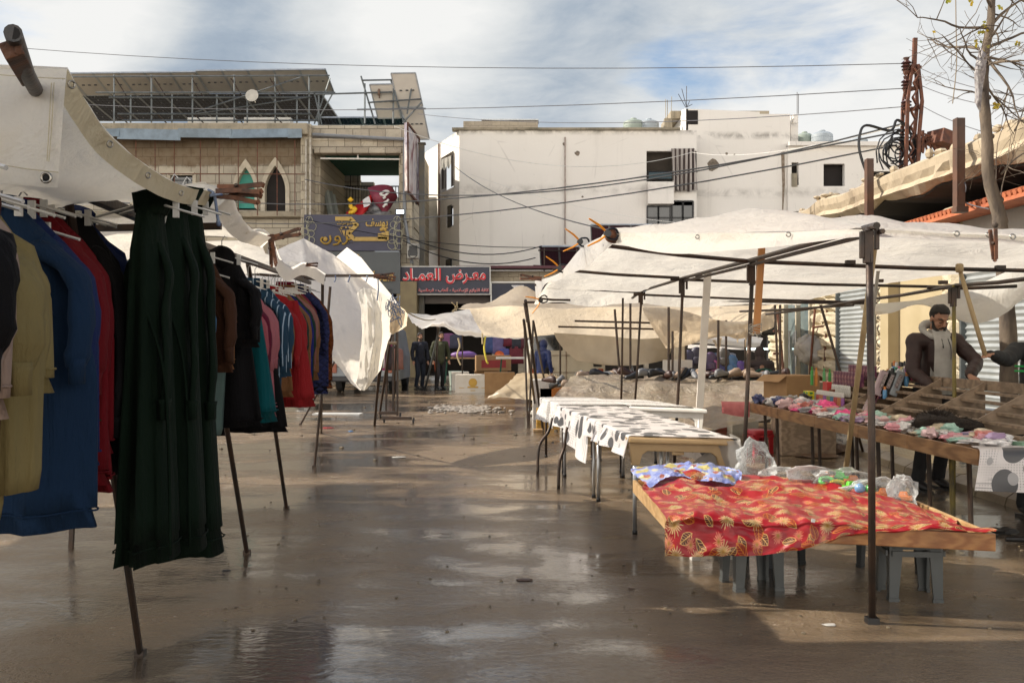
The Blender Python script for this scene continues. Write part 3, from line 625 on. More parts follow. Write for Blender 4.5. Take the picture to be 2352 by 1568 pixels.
def upper(px, tp): 
    X = (px-CX)/F*40
    return V(X, 40, fz(tp, 40)), V(X+.02, 41.75, fz(tp+50, 41.75))
xs = [95, 154]+xs
for i in range(len(xs)-1):
    tp = 169-(i-2)*.7 - (2.5 if i >= 6 else 0); a, d = upper(xs[i]+1.0, tp); b, c = upper(xs[i+1]-1.0, tp-.7)
    solar((a, b, c, d), None, 'beige-backed solar panel in the raised row over the stone building, seen from below', 'solar panels in the raised rooftop row')
for i in range(11):
    x0 = -19.2+i*1.12+.02; x1 = x0+1.08; yt, yb = 41.9, 44.4
    if i > 9: continue
    solar((V(x0, yt, fz(216, yt)), V(x1, yt, fz(216, yt)), V(x1+.35, yb, fz(278, yb)), V(x0+.35, yb, fz(278, yb))), m_cells, 'dark glassy solar panel in the lower rooftop row behind the steel struts', 'dark solar panels under the raised row')
for i in range(4):
    x0 = fx(728, 40)+i*.9; solar((V(x0, 39.9, fz(271, 39.9)), V(x0+.86, 39.9, fz(271, 39.9)), V(x0+.88, 40.4, fz(287, 40.4)), V(x0+.02, 40.4, fz(287, 40.4))), m_cells, 'dark solar panel lying low behind the balcony parapet', 'low dark solar panels above the balcony')
def pan(a, b, c, d, y0, y1, lab): solar((P(*a, y0), P(*b, y0), P(*c, y1), P(*d, y1)), None, lab, None)
pan((898, 169), (954, 168), (971, 245), (916, 247), 38, 38.6, 'upper right of the steep beige-backed solar panels beside the billboard')
pan((919, 249), (971, 247), (986, 320), (953, 321), 38.6, 39.2, 'lower right steep beige-backed solar panel just above the billboard top')
pan((849, 195), (902, 194), (921, 271), (868, 272), 38.2, 38.9, 'steep beige-backed solar panel left of the two stacked ones')
# steel rack carrying them
rk = thing('panel_rack', 'grey steel scaffold rack holding the long rows of rooftop solar panels', 'rack', V(fx(450, 39.5), 39.5, fz(290, 39.5)))
yr = 39.8
def tube_part(nm, segs, r=.035, mat=None, par=None):
    q = MB(); [q.tube([a, b], r, 5) for a, b in segs]; return q.build(nm, mat or m_galv, par)
for i, px in enumerate((262, 300, 348, 395, 442, 498, 538, 568, 632, 682, 710, 732)): tube_part('post', [(P(px, 172 if i % 2 == 0 else 218, yr), P(px, 288, yr))], .035, None, rk)
for y, x0, x1 in ((177, 120, 757), (213, 220, 770), (224, 250, 712), (262, 270, 715), (277, 280, 730)): tube_part('rail', [(P(x0, y, yr-.05), P(x1, y-(3 if y < 200 else 0), yr-.05))], .035, None, rk)
tube_part('brace', [(P(448, 258, yr-.1), P(690, 178, yr-.1))], .03, None, rk); tube_part('brace', [(P(450, 262, yr-.1), P(715, 222, yr-.1))], .025, None, rk)
tube_part('brace', [(P(758, 180, yr), P(722, 285, yr)), (P(722, 215, yr), P(740, 290, yr)), (P(765, 213, yr), P(735, 268, yr))], .03, None, rk)
for px in (265, 355, 440, 530, 620): tube_part('brace', [(P(px, 180, yr), P(px+25, 220, yr)), (P(px+5, 262, yr), P(px+30, 285, yr))], .025, m_steel, rk)
rk2 = thing('panel_rack', 'grey steel frame holding the steep solar panels beside the billboard', 'rack', V(fx(880, 38.5), 38.5, fz(290, 38.5)))
for s_ in (((829, 175), (862, 285)), ((838, 192), (838, 284)), ((904, 190), (903, 284)), ((947, 192), (935, 262)), ((968, 235), (925, 283)), ((898, 185), (928, 283))): tube_part('strut', [(P(*s_[0], 38.3), P(*s_[1], 38.3))], .035, None, rk2)
for s_ in (((831, 185), (945, 183)), ((727, 217), (900, 212)), ((845, 236), (968, 228)), ((820, 252), (978, 250))): tube_part('rail', [(P(*s_[0], 38.25), P(*s_[1], 38.25))], .035, None, rk2)
q = MB(); q.ell(P(870.5, 213, 38.3)+V(0, 0, 0), (.06, .1, .13)); q.ell(P(870.5, 207, 38.25), (.045, .05, .05)); q.box(P(871.5, 221, 38.4), (.04, .03, .16))
one(q, 'perched_bird', M('bird_brown', (.16, .1, .07), .8), 'small brown dove perched on a rooftop rail between the solar panel groups', 'bird', smooth=True)
q = MB(); q.lathe(P(580, 222, 39.6), [(.02, 0), (.17, .03), (.25, .1), (.26, .11)], 14, (0, -1, .2)); q.tube([P(580, 222, 39.6), P(587, 236, 39.6)], .02, 5)
one(q, 'satellite_dish', M('dish_cream', (.5, .47, .4), .6), 'small round cream satellite dish among the rooftop solar struts', 'satellite dish')
for a, b, y in ((526, 588, 40.6), (655, 712, 40.6)):
    q = MB(); q.box((fx((a+b)/2*.0+(a-60), y)+.4, y, fz(280, y)), (1.9, .5, .26)); one(q, 'wrapped_slab', m_white, 'long white slab lying on the roof edge, %s of the two' % ('left' if a < 600 else 'right'), 'slab', bevel=.02)

# ================================================================== WHITE BUILDING
YW = 44.0
B2 = thing('white_building', 'big weathered white rendered apartment block with two balconies cut into its right end', 'building', (fx(1200, YW), YW, 0))
x0 = fx(1055, YW); x1 = fx(1600, YW); ztop = fz(299, YW); U = lambda px: fx(px, YW)-x0
mb = MB(); wall_holes(mb, (x0, YW, 0), (1, 0, 0), x1-x0, ztop, [(U(1485), fz(417, YW), x1-x0-.0, fz(347, YW)), (U(1485), fz(517, YW), U(1594), fz(472, YW))], .3, (0, 1, 0), True)
sx1, sy1 = fx(973, 49.5), 49.5; UU = V(sx1-x0, sy1-YW, 0); Ls = UU.length; Un = UU/Ls; Ns = V(-Un.y, Un.x, 0)
if Ns.x < 0: Ns = -Ns
mb.build('wall', m_wwall, B2)
mb = MB(); sh = lambda px: ((px-1055)/(973-1055))
def su(px):    # distance along the side wall that lands on this pixel column
    k = (px-CX)/F; return (k*YW-x0)/(Un.x-k*Un.y)
zs_ = lambda py, s_: CH-(py-CY)/F*(YW+Un.y*s_)
s_a, s_b = su(1046), su(1015)
holes = [(su(1042), zs_(435, su(1030)), su(1012), zs_(353, su(1030))), (su(1041), zs_(520, su(1033)), su(1025), zs_(475, su(1033)))]
wall_holes(mb, (x0, YW, 0), Un, Ls, ztop-.0, holes, .3, Ns)
mb.build('side_wall', m_wwall, B2)
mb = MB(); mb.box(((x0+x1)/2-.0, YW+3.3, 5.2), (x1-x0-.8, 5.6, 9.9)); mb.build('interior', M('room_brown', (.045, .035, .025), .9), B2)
mb = MB(); mb.box((fx(1300, YW), YW+.12, ztop+.04), (fx(1578, YW)-x0+.0, .5, .1)); mb.build('parapet', m_mossy, B2)
# striped curtains
t = NT('striped_canvas'); o = t.coord('Object'); sp = t.n('ShaderNodeSeparateXYZ'); t.l(o, sp.inputs[0]); st_ = t.mt('FRACT', t.mt('MULTIPLY', sp.outputs[0], 5.2)); st2 = t.mt('FRACT', t.mt('MULTIPLY', sp.outputs[1], 3.2))
m_stripe = t.bsdf(t.mix(t.mt('LESS_THAN', st_, .5), (.42, .38, .34), (.07, .05, .045)), .8); t2 = NT('striped_canvas_side'); o = t2.coord('Object'); sp = t2.n('ShaderNodeSeparateXYZ'); t2.l(o, sp.inputs[0])
m_stripe2 = t2.bsdf(t2.mix(t2.mt('LESS_THAN', t2.mt('FRACT', t2.mt('MULTIPLY', sp.outputs[0], 6)), .5), (.4, .37, .33), (.08, .06, .055)), .8)
def curtain(c0, c1, top, bot, Y, name, label, mat, n=46, amp=.1, cat='curtain'):
    q = MB(); rows = []
    for j in range(8):
        v = j/7; row = []
        for i in range(n+1):
            u_ = i/n; p = P(lerp(c0, c1, u_)+(v*3 if u_ > .9 else 0), lerp(top, bot+2*math.sin(u_*19), v), Y); row.append(p+V(.04*math.sin(u_*31+v*2), amp*math.sin(u_*n*.8)*(.4+.6*v), 0))
        rows.append(row)
    q.grid(rows); return one(q, name, mat, label, cat, smooth=True)
curtain(1542, 1596, 341, 438, YW-.2, 'striped_curtain', 'long grey striped curtain hanging outside the upper balcony of the white building', m_stripe)
cw = MB()
q = MB(); 
for a, b, top, bot in ((1014, 1024, 375, 436), (1036, 1043, 358, 430)):
    ya = YW+Un.y*su((a+b)/2)-.25; rows = [[P(lerp(a, b, i/14), lerp(top-i*.6, bot-i*.3, j/6), ya)+V(0, .06*math.sin(i*1.9), 0) for i in range(15)] for j in range(7)]; q.grid(rows)
one(q, 'striped_curtain', m_stripe2, 'pair of grey striped curtains blowing out of the side window of the white building', 'curtain', smooth=True)
q = MB(); q.grid([[P(1015+i*2.6, 366-i*1.1, YW+Un.y*su(1030)-.3)+V(0, -.2*(j), -.28*j+.05*math.sin(i*1.7)*j) for i in range(12)] for j in range(3)]); one(q, 'window_awning', M('canvas_pale', (.5, .47, .4), .8, trans=.3), 'small pale canvas awning over the curtained side window', 'awning', smooth=True)
# balconies
mb = MB(); mb.box((fx(1515, YW)-.0, YW-.25, fz(446, YW)), (fx(1545, YW)-fx(1486, YW), .35, fz(420, YW)-fz(470, YW))); mb.build('balcony_front', m_wwall, B2, bevel=.01)
mb = MB(); mb.box((fx(1513, YW), YW+1.6, fz(360, YW)), (1.05, .1, 1.9)); mb.build('balcony_door', M('door_brown', (.16, .12, .07), .7), B2)
mb = MB()
for k in range(15): x = fx(1488+k*4, YW); mb.tube([V(x, YW-.3, fz(416, YW)), V(x, YW-.3, fz(395, YW))], .013, 4)
mb.tube([P(1486, 395, YW-.3), P(1544, 396, YW-.3)], .025, 5); mb.tube([P(1486, 400, YW-.3), P(1544, 401, YW-.3)], .015, 5); mb.build('railing', m_black, B2)
mb = MB(); mb.box((fx(1514, YW), YW-.33, fz(406, YW)), (1.0, .02, .28)); mb.build('railing_cloth', M('teal_cloth', (.05, .08, .09), .8), B2)
for a, b in ((1487, 1512), (1513, 1540), (1544, 1568), (1569, 1592)):
    q = MB(); top = 474 if a < 1540 else 462; Yc = YW-.02 if a < 1540 else YW-.02
    q.box((fx((a+b)/2, YW), YW+.02, fz((top+516)/2, YW)), (fx(b, YW)-fx(a, YW), .04, fz(top, YW)-fz(516, YW))); w_ = q.build('window', m_glassd, B2)
    q = MB()
    for pa, pb in (((a, top), (b, top)), ((a, top), (a, 516)), ((b, top), (b, 516)), ((a, 500), (b, 500))): q.bar(P(*pa, YW-.04), P(*pb, YW-.04), .07, .06)
    q.build('frame', m_black, w_)
q = MB(); s0 = su(1033); c = V(x0, YW, 0)+Un*s0; q.box((c.x, c.y, zs_(497, s0)), (.6, .05, 1.0), rz=math.atan2(Un.y, Un.x)); q.build('window', m_glassd, B2)
q = MB(); s0 = su(1033); c = V(x0, YW, 0)+Un*s0-Ns*.05; q.box((c.x, c.y, zs_(608, s0)), (.75, .06, .5), rz=math.atan2(Un.y, Un.x)); q.build('window', m_glassd, B2)
# wall stains: exposed patches and scars in the render
for px, py, r_ in ((1326, 352, .12), (1296, 331, .08), (1338, 452, .05), (1638, 379, .28), (1525, 440, .14), (1600, 600, .1), (1073, 527, .0), (1000, 490, .0)):
    if r_ <= 0 or px > 1600: continue
    q = MB(); n = 11; q.poly([P(px, py, YW-.012)+V(r_*(1+.4*nz((k, px, 1), .9))*math.cos(2*PI*k/n), 0, r_*.9*(1+.4*nz((k, py, 2), .9))*math.sin(2*PI*k/n)) for k in range(n)], (0, .005, 0)); q.build('render_scar', M('scar', (.12, .1, .075), .95, (.25, .2, .15), 9, .8), B2)
mb = MB(); mb.tube([P(1298, 315, YW-.07), P(1298, 560, YW-.07)], .035, 6); mb.build('thin_pipe', M('pinkish_pipe', (.42, .34, .3), .8, (.3, .24, .2), 6), B2)
mb = MB(); ys = YW+Un.y*su(1008)-.25; mb.tube([P(1008, 330, ys), P(1008, 700, ys)], .05, 6); mb.build('brown_pipe', M('brownpipe', (.2, .12, .08), .7), B2)
# roof block wall and three low panels
m_block = stone('cinder_block', (.43, .36, .26), (.38, .32, .24), (.26, .21, .15), 1.55, bumpd=.02)
q = MB(); q.box((fx(1150, 46), 46, fz(290, 46)), (fx(1236, 46)-fx(1065, 46), .2, fz(283, 46)-fz(299, 46)+.1)); one(q, 'block_wall', m_block, 'low cinder block wall on the roof of the white building', 'wall')
for i in range(3):
    a = 1107+i*43.3; solar((P(a, 274, 46.3), P(a+42, 274, 46.3), P(a+42.5, 283, 47.2), P(a+.5, 283, 47.2)), None, 'beige-backed solar panel resting on the cinder block wall of the white roof', 'panels on the white building roof', boxes=False)
# stair tower and right wing
B3 = thing('stair_tower', 'tall white stair tower rising behind the right end of the white building', 'building', (fx(1700, 45), 45, 0))
YT = 45.0; xa, xb = fx(1576, YT), fx(1815, YT)
q = MB(); wall_holes(q, (xa, YT, 0), (1, 0, 0), xb-xa, fz(262, YT), [(fx(1583, YT)-xa, fz(286, YT), fx(1597, YT)-xa, fz(252, YT))] if False else [(fx(1584, YT)-xa, fz(287, YT), fx(1597, YT)-xa, fz(268, YT)*1.0)], .3, (0, 1, 0)); 
q.v = []; q.f = []; q.m = []
zt0, zt1 = fz(252, YT), fz(262, YT)
q.poly([V(xa, YT, 0), V(xb, YT, 0), V(xb, YT, zt1), V(fx(1745, YT), YT, zt1), V(fx(1745, YT), YT, fz(257, YT)), V(xa, YT, fz(250, YT))], (0, 6, 0)); q.build('wall', m_wwall, B3)
q = MB(); q.poly([V(xa-.01, YT, fz(345, YT)), V(xa-.01, YT, fz(250, YT)), V(fx(1543, 50), 50, fz(262, 50)), V(fx(1543, 50), 50, fz(340, 50))], (.1, 0, 0)); q.build('side_wall', m_wwall, B3)
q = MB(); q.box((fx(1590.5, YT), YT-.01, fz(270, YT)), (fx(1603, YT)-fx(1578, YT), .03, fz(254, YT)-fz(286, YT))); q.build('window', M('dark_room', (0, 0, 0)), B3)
q = MB(); q.box((fx(1690, YT)-.4, YT+3, fz(246, YT)), (4.6, 3, .35)); q.build('roof_slab', m_mossy, B3)
q = MB(); q.box((fx(1834, YT), YT+.8, fz(290, YT)), (.35, .35, 1.3)); q.box((fx(1830, YT)+.0, YT+.3, fz(270, YT)+.0), (.2, .2, .4)); q.build('chimney', m_wwall, B3, bevel=.02)
for px, py, r_ in ((1638, 379, .27), (1669, 353, .06), (1687, 355, .04), (1832, 350, .2), (1600, 395, .04)):
    q = MB(); n = 11; q.poly([P(px, py, YT-.012)+V(r_*(1+.5*nz((k, px, 1), .9))*math.cos(2*PI*k/n), 0, r_*(1+.5*nz((k, py, 2), .9))*math.sin(2*PI*k/n)) for k in range(n)], (0, .006, 0)); q.build('render_scar', M('scar', (0, 0, 0)), B3)
q = MB(); q.poly([P(1794, 350, YT-.01), P(1802, 348, YT-.01), P(1803, 420, YT-.01), P(1800, 470, YT-.01), P(1796, 520, YT-.01), P(1797, 430, YT-.01)], (0, .005, 0)); q.build('rust_stain', M('stain_brown', (.16, .11, .07), .9, (.4, .34, .27), 5, thr=(.3, .75)), B3)
B4 = thing('white_annex', 'low white annex right of the stair tower with an empty square window', 'building', (fx(1930, 45), 45, 0))
xa, xb = fx(1806, YT), fx(2075, YT); YA = YT+.0
q = MB(); U = lambda px: fx(px, YA)-xa
wall_holes(q, (xa, YA-.3, 0), (1, 0, 0), xb-xa, fz(337, YA), [(U(1887), fz(430, YA), U(1935), fz(379, YA)), (U(1814), fz(428, YA), U(1830), fz(376, YA)), (U(2000), fz(470, YA), U(2060), fz(396, YA))], .3, (0, 1, 0)); q.build('wall', m_wwall, B4)
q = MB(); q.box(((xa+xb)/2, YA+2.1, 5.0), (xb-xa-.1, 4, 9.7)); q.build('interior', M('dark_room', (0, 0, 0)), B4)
q = MB(); q.box(((xa+xb)/2, YA+.6, fz(337, YA)+.05), (xb-xa, 2.2, .18)); q.build('roof', m_wwall, B4)
q = MB(); q.box((fx(1820, YA), YA-.33, fz(416, YA)), (.25, .05, .6)); q.build('board', m_mossy, B4)
# water tanks
def tank(px, py, Y, w_, h_, col, lab):
    s = thing('water_tank', lab, 'water tank', P(px, py, Y)); m = M('tank_'+col[0], col[1], .5, tuple(x*.85 for x in col[1]), 3); r_ = w_/2
    q = MB(); q.lathe(P(px, py, Y), [(r_*.96, 0), (r_, .05), (r_, h_*.25), (r_*.97, h_*.27), (r_, h_*.3), (r_, h_*.55), (r_*.97, h_*.57), (r_, h_*.6), (r_*.98, h_*.8), (r_*.7, h_*.95), (r_*.3, h_)], 20); q.build('tank_body', m, s, .6)
    q = MB(); q.lathe(P(px, py, Y)+V(0, 0, h_*.97), [(r_*.32, 0), (r_*.34, .06), (r_*.28, .1)], 14); q.build('lid', m, s, .6)
G1 = ('g', (.33, .38, .32)); G2 = ('b', (.36, .4, .42))
tank(1455, 299, 46.2, .95, .46, G1, 'greenish water tank on the white roof, left of the pair'); tank(1490, 299, 46.2, .95, .44, G2, 'pale grey water tank on the white roof, right of the pair')
tank(1888, 337, 46.5, 1.0, .68, G2, 'large grey water tank on the annex roof'); tank(1972, 337, 47, .85, .38, G2, 'small round grey water tank at the right of the annex roof'); tank(1848, 337, 47, .8, .62, G1, 'green water tank half hidden behind the tower chimney')
for px, py, h_ in ((1527, 300, 1.4), (1533, 300, 1.4), (1540, 300, 1.35)):
    pass
q = MB(); [q.tube([P(px, 275, 46), P(px+dx, py, 46)], .015, 4) for px, dx, py in ((1529, 0, 228), (1533, 0, 230), (1541, 2, 222))]; q.box(P(1534, 287, 46), (.35, .3, .55)); one(q, 'rebar_stub', m_mossy, 'concrete column stub with bare rebar on the white roof', 'column')
q = MB(); [q.tube([P(a, 247, YT+1), P(b, c_, YT+1)], .014, 4) for a, b, c_ in ((1577, 1577, 198), (1575, 1558, 216), (1577, 1566, 204), (1578, 1584, 232), (1576, 1590, 240))]; one(q, 'roof_aerial', m_steel, 'thin branching television aerial on the corner of the stair tower', 'aerial')
q = MB(); [q.tube([P(a, 262, YT+1), P(a, b, YT+1)], .014, 4) for a, b in ((1831, 212), (1834, 216))]; one(q, 'roof_rod', m_steel, 'two bare steel rods standing on the tower chimney', 'rod')

# ================================================================== SHOP ROW AT THE END (Y=38)
B5 = thing('shop_row', 'single-storey row of dark open shops under the white building', 'building', (fx(1300, 38), 38.2, 0))
YH = 38.6; xa, xb = fx(925, YH), fx(2000, YH); zr = fz(622, YH)
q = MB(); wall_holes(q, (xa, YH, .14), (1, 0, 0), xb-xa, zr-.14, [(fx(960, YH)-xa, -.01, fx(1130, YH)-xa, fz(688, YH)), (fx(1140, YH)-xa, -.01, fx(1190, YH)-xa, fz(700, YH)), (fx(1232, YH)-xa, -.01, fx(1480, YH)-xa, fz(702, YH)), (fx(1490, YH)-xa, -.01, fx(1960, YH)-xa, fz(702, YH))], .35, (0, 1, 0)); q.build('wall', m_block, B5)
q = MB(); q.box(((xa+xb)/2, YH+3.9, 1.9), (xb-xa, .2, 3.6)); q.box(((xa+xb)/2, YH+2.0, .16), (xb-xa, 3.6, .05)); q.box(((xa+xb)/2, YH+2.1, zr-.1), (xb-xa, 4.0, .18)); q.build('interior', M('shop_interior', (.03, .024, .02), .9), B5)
q = MB(); q.box(((xa+xb)/2+1.0, YH-.2, zr+.1), (xb-xa-2.2, 1.0, .1)); q.build('roof_edge', M('maroon_sheet', (.09, .02, .03), .6), B5)
q = MB(); q.box((fx(1048, YH), YH-.12, fz(683, YH)), (fx(1126, YH)-fx(962, YH), .3, .5)); q.build('shutter_box', M('brown_shutter', (.075, .055, .04), .5, (.06, .04, .03), 4), B5)
# red and navy sign
YR = 37.6; sg = thing('toy_shop_sign', 'navy shop sign with red white-edged Arabic lettering and a phone number', 'sign', P(1022, 676, YR))
q = MB(); q.box((fx(1022, YR), YR+.1, fz(644, YR)), (fx(1127, YR)-fx(917.5, YR), .16, fz(611, YR)-fz(677, YR))); q.build('frame', m_white, sg, bevel=.01)
q = MB(); q.box((fx(1022, YR), YR+.085, fz(644, YR)), (fx(1125, YR)-fx(920, YR), .16, fz(613, YR)-fz(675, YR))); q.build('board', M('sign_navy', (.028, .03, .05), .5), sg)
m_lred = M('letter_red', (.62, .02, .03), .5); m_lw = M('letter_white', (.75, .72, .7), .5)
for mt_, b_, off in ((m_lw, .05, .0), (m_lred, .015, -.03)):
    tx('معـرض', 1024, 1116, 619, 652, YR-.02+off, mt_, sg, True, b_, 'main_lettering'); tx('العمـاد', 924, 1013, 616, 645, YR-.02+off, mt_, sg, True, b_, 'main_lettering')
for mt_, b_, off in ((m_lw, .035, .0), (m_lred, .0, -.02)): tx('كافة اللوازم الإسلامية - ألعاب - قرطاسية', 961, 1123, 660, 673, YR-.02+off, mt_, sg, True, b_, 'small_lettering')
tx('78 800039', 919.5, 957, 661, 670, YR-.03, m_lw, sg, False, .005, 'phone_number')
# navy L sign
sg = thing('long_navy_sign', 'long navy shop sign with a big white L and a red ringed emblem', 'sign', P(1300, 700, YR))
q = MB(); q.box((fx(1330, YR), YR+.3, fz(689, YR)), (fx(1530, YR)-fx(1128, YR), .16, fz(650, YR)-fz(728, YR))); q.build('board', M('sign_navy2', (.017, .02, .04), .5), sg, bevel=.01)
q = MB()
for pa, pb in (((1128, 648), (1530, 648)), ((1128, 648), (1128, 728)), ((1128, 728), (1530, 728))): q.bar(P(*pa, YR+.2), P(*pb, YR+.2), .05)
q.build('frame', m_white, sg)
q = MB(); Y_ = YR+.19
for a, b, c, d in ((1175, 1203, 655, 657.5), (1182, 1196, 657, 715), (1175, 1215, 712, 717)): q.box((fx((a+b)/2, Y_), Y_, fz((c+d)/2, Y_)), (fx(b, Y_)-fx(a, Y_), .04, fz(c, Y_)-fz(d, Y_)))
q.poly([P(1175, 657, Y_+.01), P(1182, 657, Y_+.01), P(1182, 662, Y_+.01)], (0, -.03, 0)); q.poly([P(1203, 657, Y_+.01), P(1196, 662, Y_+.01), P(1196, 657, Y_+.01)], (0, -.03, 0)); q.build('letter', m_lw, sg)
q = MB(); c = P(1331, 700, Y_); q.lathe(c+V(0, .03, 0), [(.44, 0), (.44, .04)], 28, (0, -1, 0)); q.build('emblem_disc', M('emblem_maroon', (.33, .02, .04), .5), sg)
q = MB(); q.tube([c+V(.37*math.cos(k*PI/12), -.03, .37*math.sin(k*PI/12)) for k in range(25)], .04, 5); q.poly([c+V(x*.66, -.05, z*.66) for x, z in ((-.1, .42), (.1, .42), (.45, -.3), (.22, -.3), (0, .15), (-.22, -.3), (-.45, -.3))], (0, .03, 0)); q.build('emblem_star', m_lw, sg)
# purple panels on the shop roof
for a, b, top, bot, yy in ((1240, 1283, 567, 616, 39.6), (1284.5, 1330, 567, 616, 39.6), (1357, 1398, 517, 575, 41.5), (1400, 1448, 517, 575, 41.5), (1450, 1498, 517, 575, 41.5)):
    solar((P(a, top, yy), P(b, top, yy), P(b+3, bot, yy+1.2), P(a+3, bot, yy+1.2)), m_purple, 'purple solar panel on the shop roof in front of the white wall', 'purple solar panels on the shop roof')
q = MB()
for s_ in (((1250, 570), (1250, 622)), ((1325, 572), (1325, 622)), ((1236, 575), (1332, 577)), ((1225, 610), (1335, 614))): q.tube([P(*s_[0], 39.5), P(*s_[1], 39.5)], .03, 5)
one(q, 'panel_stand', m_steel, 'thin steel stand under the lower purple solar panels', 'stand')
# ================================================================== RIGHT SHOP ROW (wall plane x=6.5, facing the aisle)
XS = 6.5
def PX(px, py, X):            # point on the plane x=X under a pixel
    Y = X*F/(px-CX); return V(X, Y, CH-(py-CY)/F*Y)
m_rock = None
t = NT('rock_faced_stone'); o = t.coord('Object'); sp = t.n('ShaderNodeSeparateXYZ'); t.l(o, sp.inputs[0]); n = t.noise(o, 6, 8, .7, .4)
m_rock = t.bsdf(t.mix(t.ramp(n, [(.35, 0.), (.7, 1.)]), (.60, .52, .37), (.40, .33, .22)), .85, 0, t.bump(n, .9, .05))
m_cream = M('cream_wall', (.40, .325, .195), .8, (.34, .27, .15), 1.3, .15, 12)
m_shut = M('galvanised_shutter', (.46, .48, .47), .38, (.36, .38, .37), 2.0, .15, 30, metal=.45)
B6 = thing('right_shop_building', 'right-hand shop building with roller shutters, rough stone piers and a ragged upper slab', 'building', (XS, 16, 0))
def rock_pier(y0, y1, zt=3.2, proj=.12):
    q = MB(); z = .12; k = 0; rr = random.Random(int(y0*100))
    while z < zt:
        h = rr.uniform(.2, .27); ys = [y0, y1] if (y1-y0) < .6 else [y0, y0+(y1-y0)*rr.uniform(.35, .65), y1]
        for a, b in zip(ys, ys[1:]):
            # pillowy block: grid over the face
            rows = []
            for i in range(6):
                row = []
                for j in range(6):
                    u_, v_ = j/5, i/5; e = min(u_, 1-u_, v_, 1-v_)*5; pr = 0 if e == 0 else proj*(.55+.5*min(e, 1.6)/1.6)*(.75+.7*abs(nz((a+u_*3, z*9+v_*3, k), 1.9)))
                    row.append(V(XS-.02-pr, a+.008+(b-a-.016)*u_, z+.008+(h-.016)*v_))
                rows.append(row)
            q.grid(rows)
        z += h; k += 1
    q.box((XS+.1, (y0+y1)/2, zt/2), (.24, y1-y0-.004, zt)); q.build('stone_pier', m_rock, B6)
for a, b in ((23.6, 25.0), (19.9, 21.4), (17.0, 18.0), (14.4, 14.9), (11.0, 11.6), (6.9, 7.4)): rock_pier(a, b)
def shutter(y0, y1, zb=.15, zt=2.65):
    q = MB(); n = int((zt-zb)/.085); rows = []
    for i in range(n*4+1):
        v = i/(n*4); z = zb+(zt-zb)*v; ph = (i % 4)/4; x = XS+.02-.02*math.sin(ph*2*PI)-.008*(ph > .5); rows.append([V(x, y0, z), V(x, (y0+y1)/2, z), V(x, y1, z)])
    q.grid(rows); s_ = q.build('roller_shutter', m_shut, B6)
    [MB().box((XS-.01, y_, 1.4), (.08, .06, 2.6)).build('guide_rail', m_galv, s_) for y_ in (y0-.03, y1+.03)]
    q = MB(); q.box((XS+.02, (y0+y1)/2, zb+.03), (.07, y1-y0, .06)); q.build('bottom_bar', m_galv, s_)
shutter(18.1, 19.8); shutter(11.7, 14.3); shutter(7.6, 10.9); shutter(3.5, 6.8)
q = MB(); q.box((XS+.04, 15.9, 1.6), (.2, 2.0, 3.2)); q.box((XS-.1, 16.72, 1.6), (.3, .35, 3.2)); q.build('cream_panel', m_cream, B6)
q = MB(); q.box((XS+.12, 14.5, 2.95), (.2, 21.9, .66)); q.box((XS+.15, 14.5, .06), (.2, 21.9, .12)); q.build('fascia', M('grey_fascia', (.36, .33, .29), .8, (.28, .26, .22), 1.6), B6)
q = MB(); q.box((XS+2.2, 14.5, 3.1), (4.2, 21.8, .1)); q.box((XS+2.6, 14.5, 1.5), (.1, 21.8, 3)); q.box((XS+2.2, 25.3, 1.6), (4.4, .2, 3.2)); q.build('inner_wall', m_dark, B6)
# glazed entrance between the far piers
q = MB(); q.box((XS+.02, 22.5, 1.45), (.03, 2.1, 2.6)); w_ = q.build('glass_front', M('shop_glass', (.16, .2, .2), .06, (.1, .13, .13), .8, spec=.9), B6)
q = MB(); [q.box((XS-.03, y, 1.5), (.12, .09, 2.8)) for y in (21.5, 22.5, 23.5)]; q.box((XS-.03, 22.5, 2.85), (.12, 2.1, .1)); q.build('door_frame', M('cream_frame', (.45, .4, .3), .5), w_)
q = MB(); q.tube([V(XS-.16, 22.25, .9), V(XS-.16, 22.25, 1.7)], .02, 6); q.tube([V(XS-.16, 22.75, .9), V(XS-.16, 22.75, 1.7)], .02, 6); q.build('door_handle', m_alu, w_)
q = MB(); q.tube([V(XS-.2, 17.35, .13), V(XS-.2, 17.35, 3.2)], .05, 8); q.build('drain_pipe', M('grey_pipe', (.34, .34, .32), .6), B6)
# tiled strip and white upstand
q = MB(); y = 6.0; k = 0; m_tile = M('terracotta', (.46, .14, .055), .75, (.33, .09, .04), 7, .2)
while y < 15.6:
    n = 4
    for j in range(2):
        x0 = XS-.42+j*.2; rows = [[V(x0+i*.22, y+.1*c_, 3.26+i*.05+j*.05+.035*math.sin(c_*PI)) for c_ in [0, .17, .33, .5, .67, .83, 1]] for i in range(2)]
        q.grid(rows)
    q.tube([V(XS-.43, y+.05, 3.25), V(XS-.1, y+.05, 3.34)], .045, 7); y += .2 if False else .13
q.box((XS-.22, 10.8, 3.2), (.4, 9.6, .05)); q.build('tile_strip', m_tile, B6)
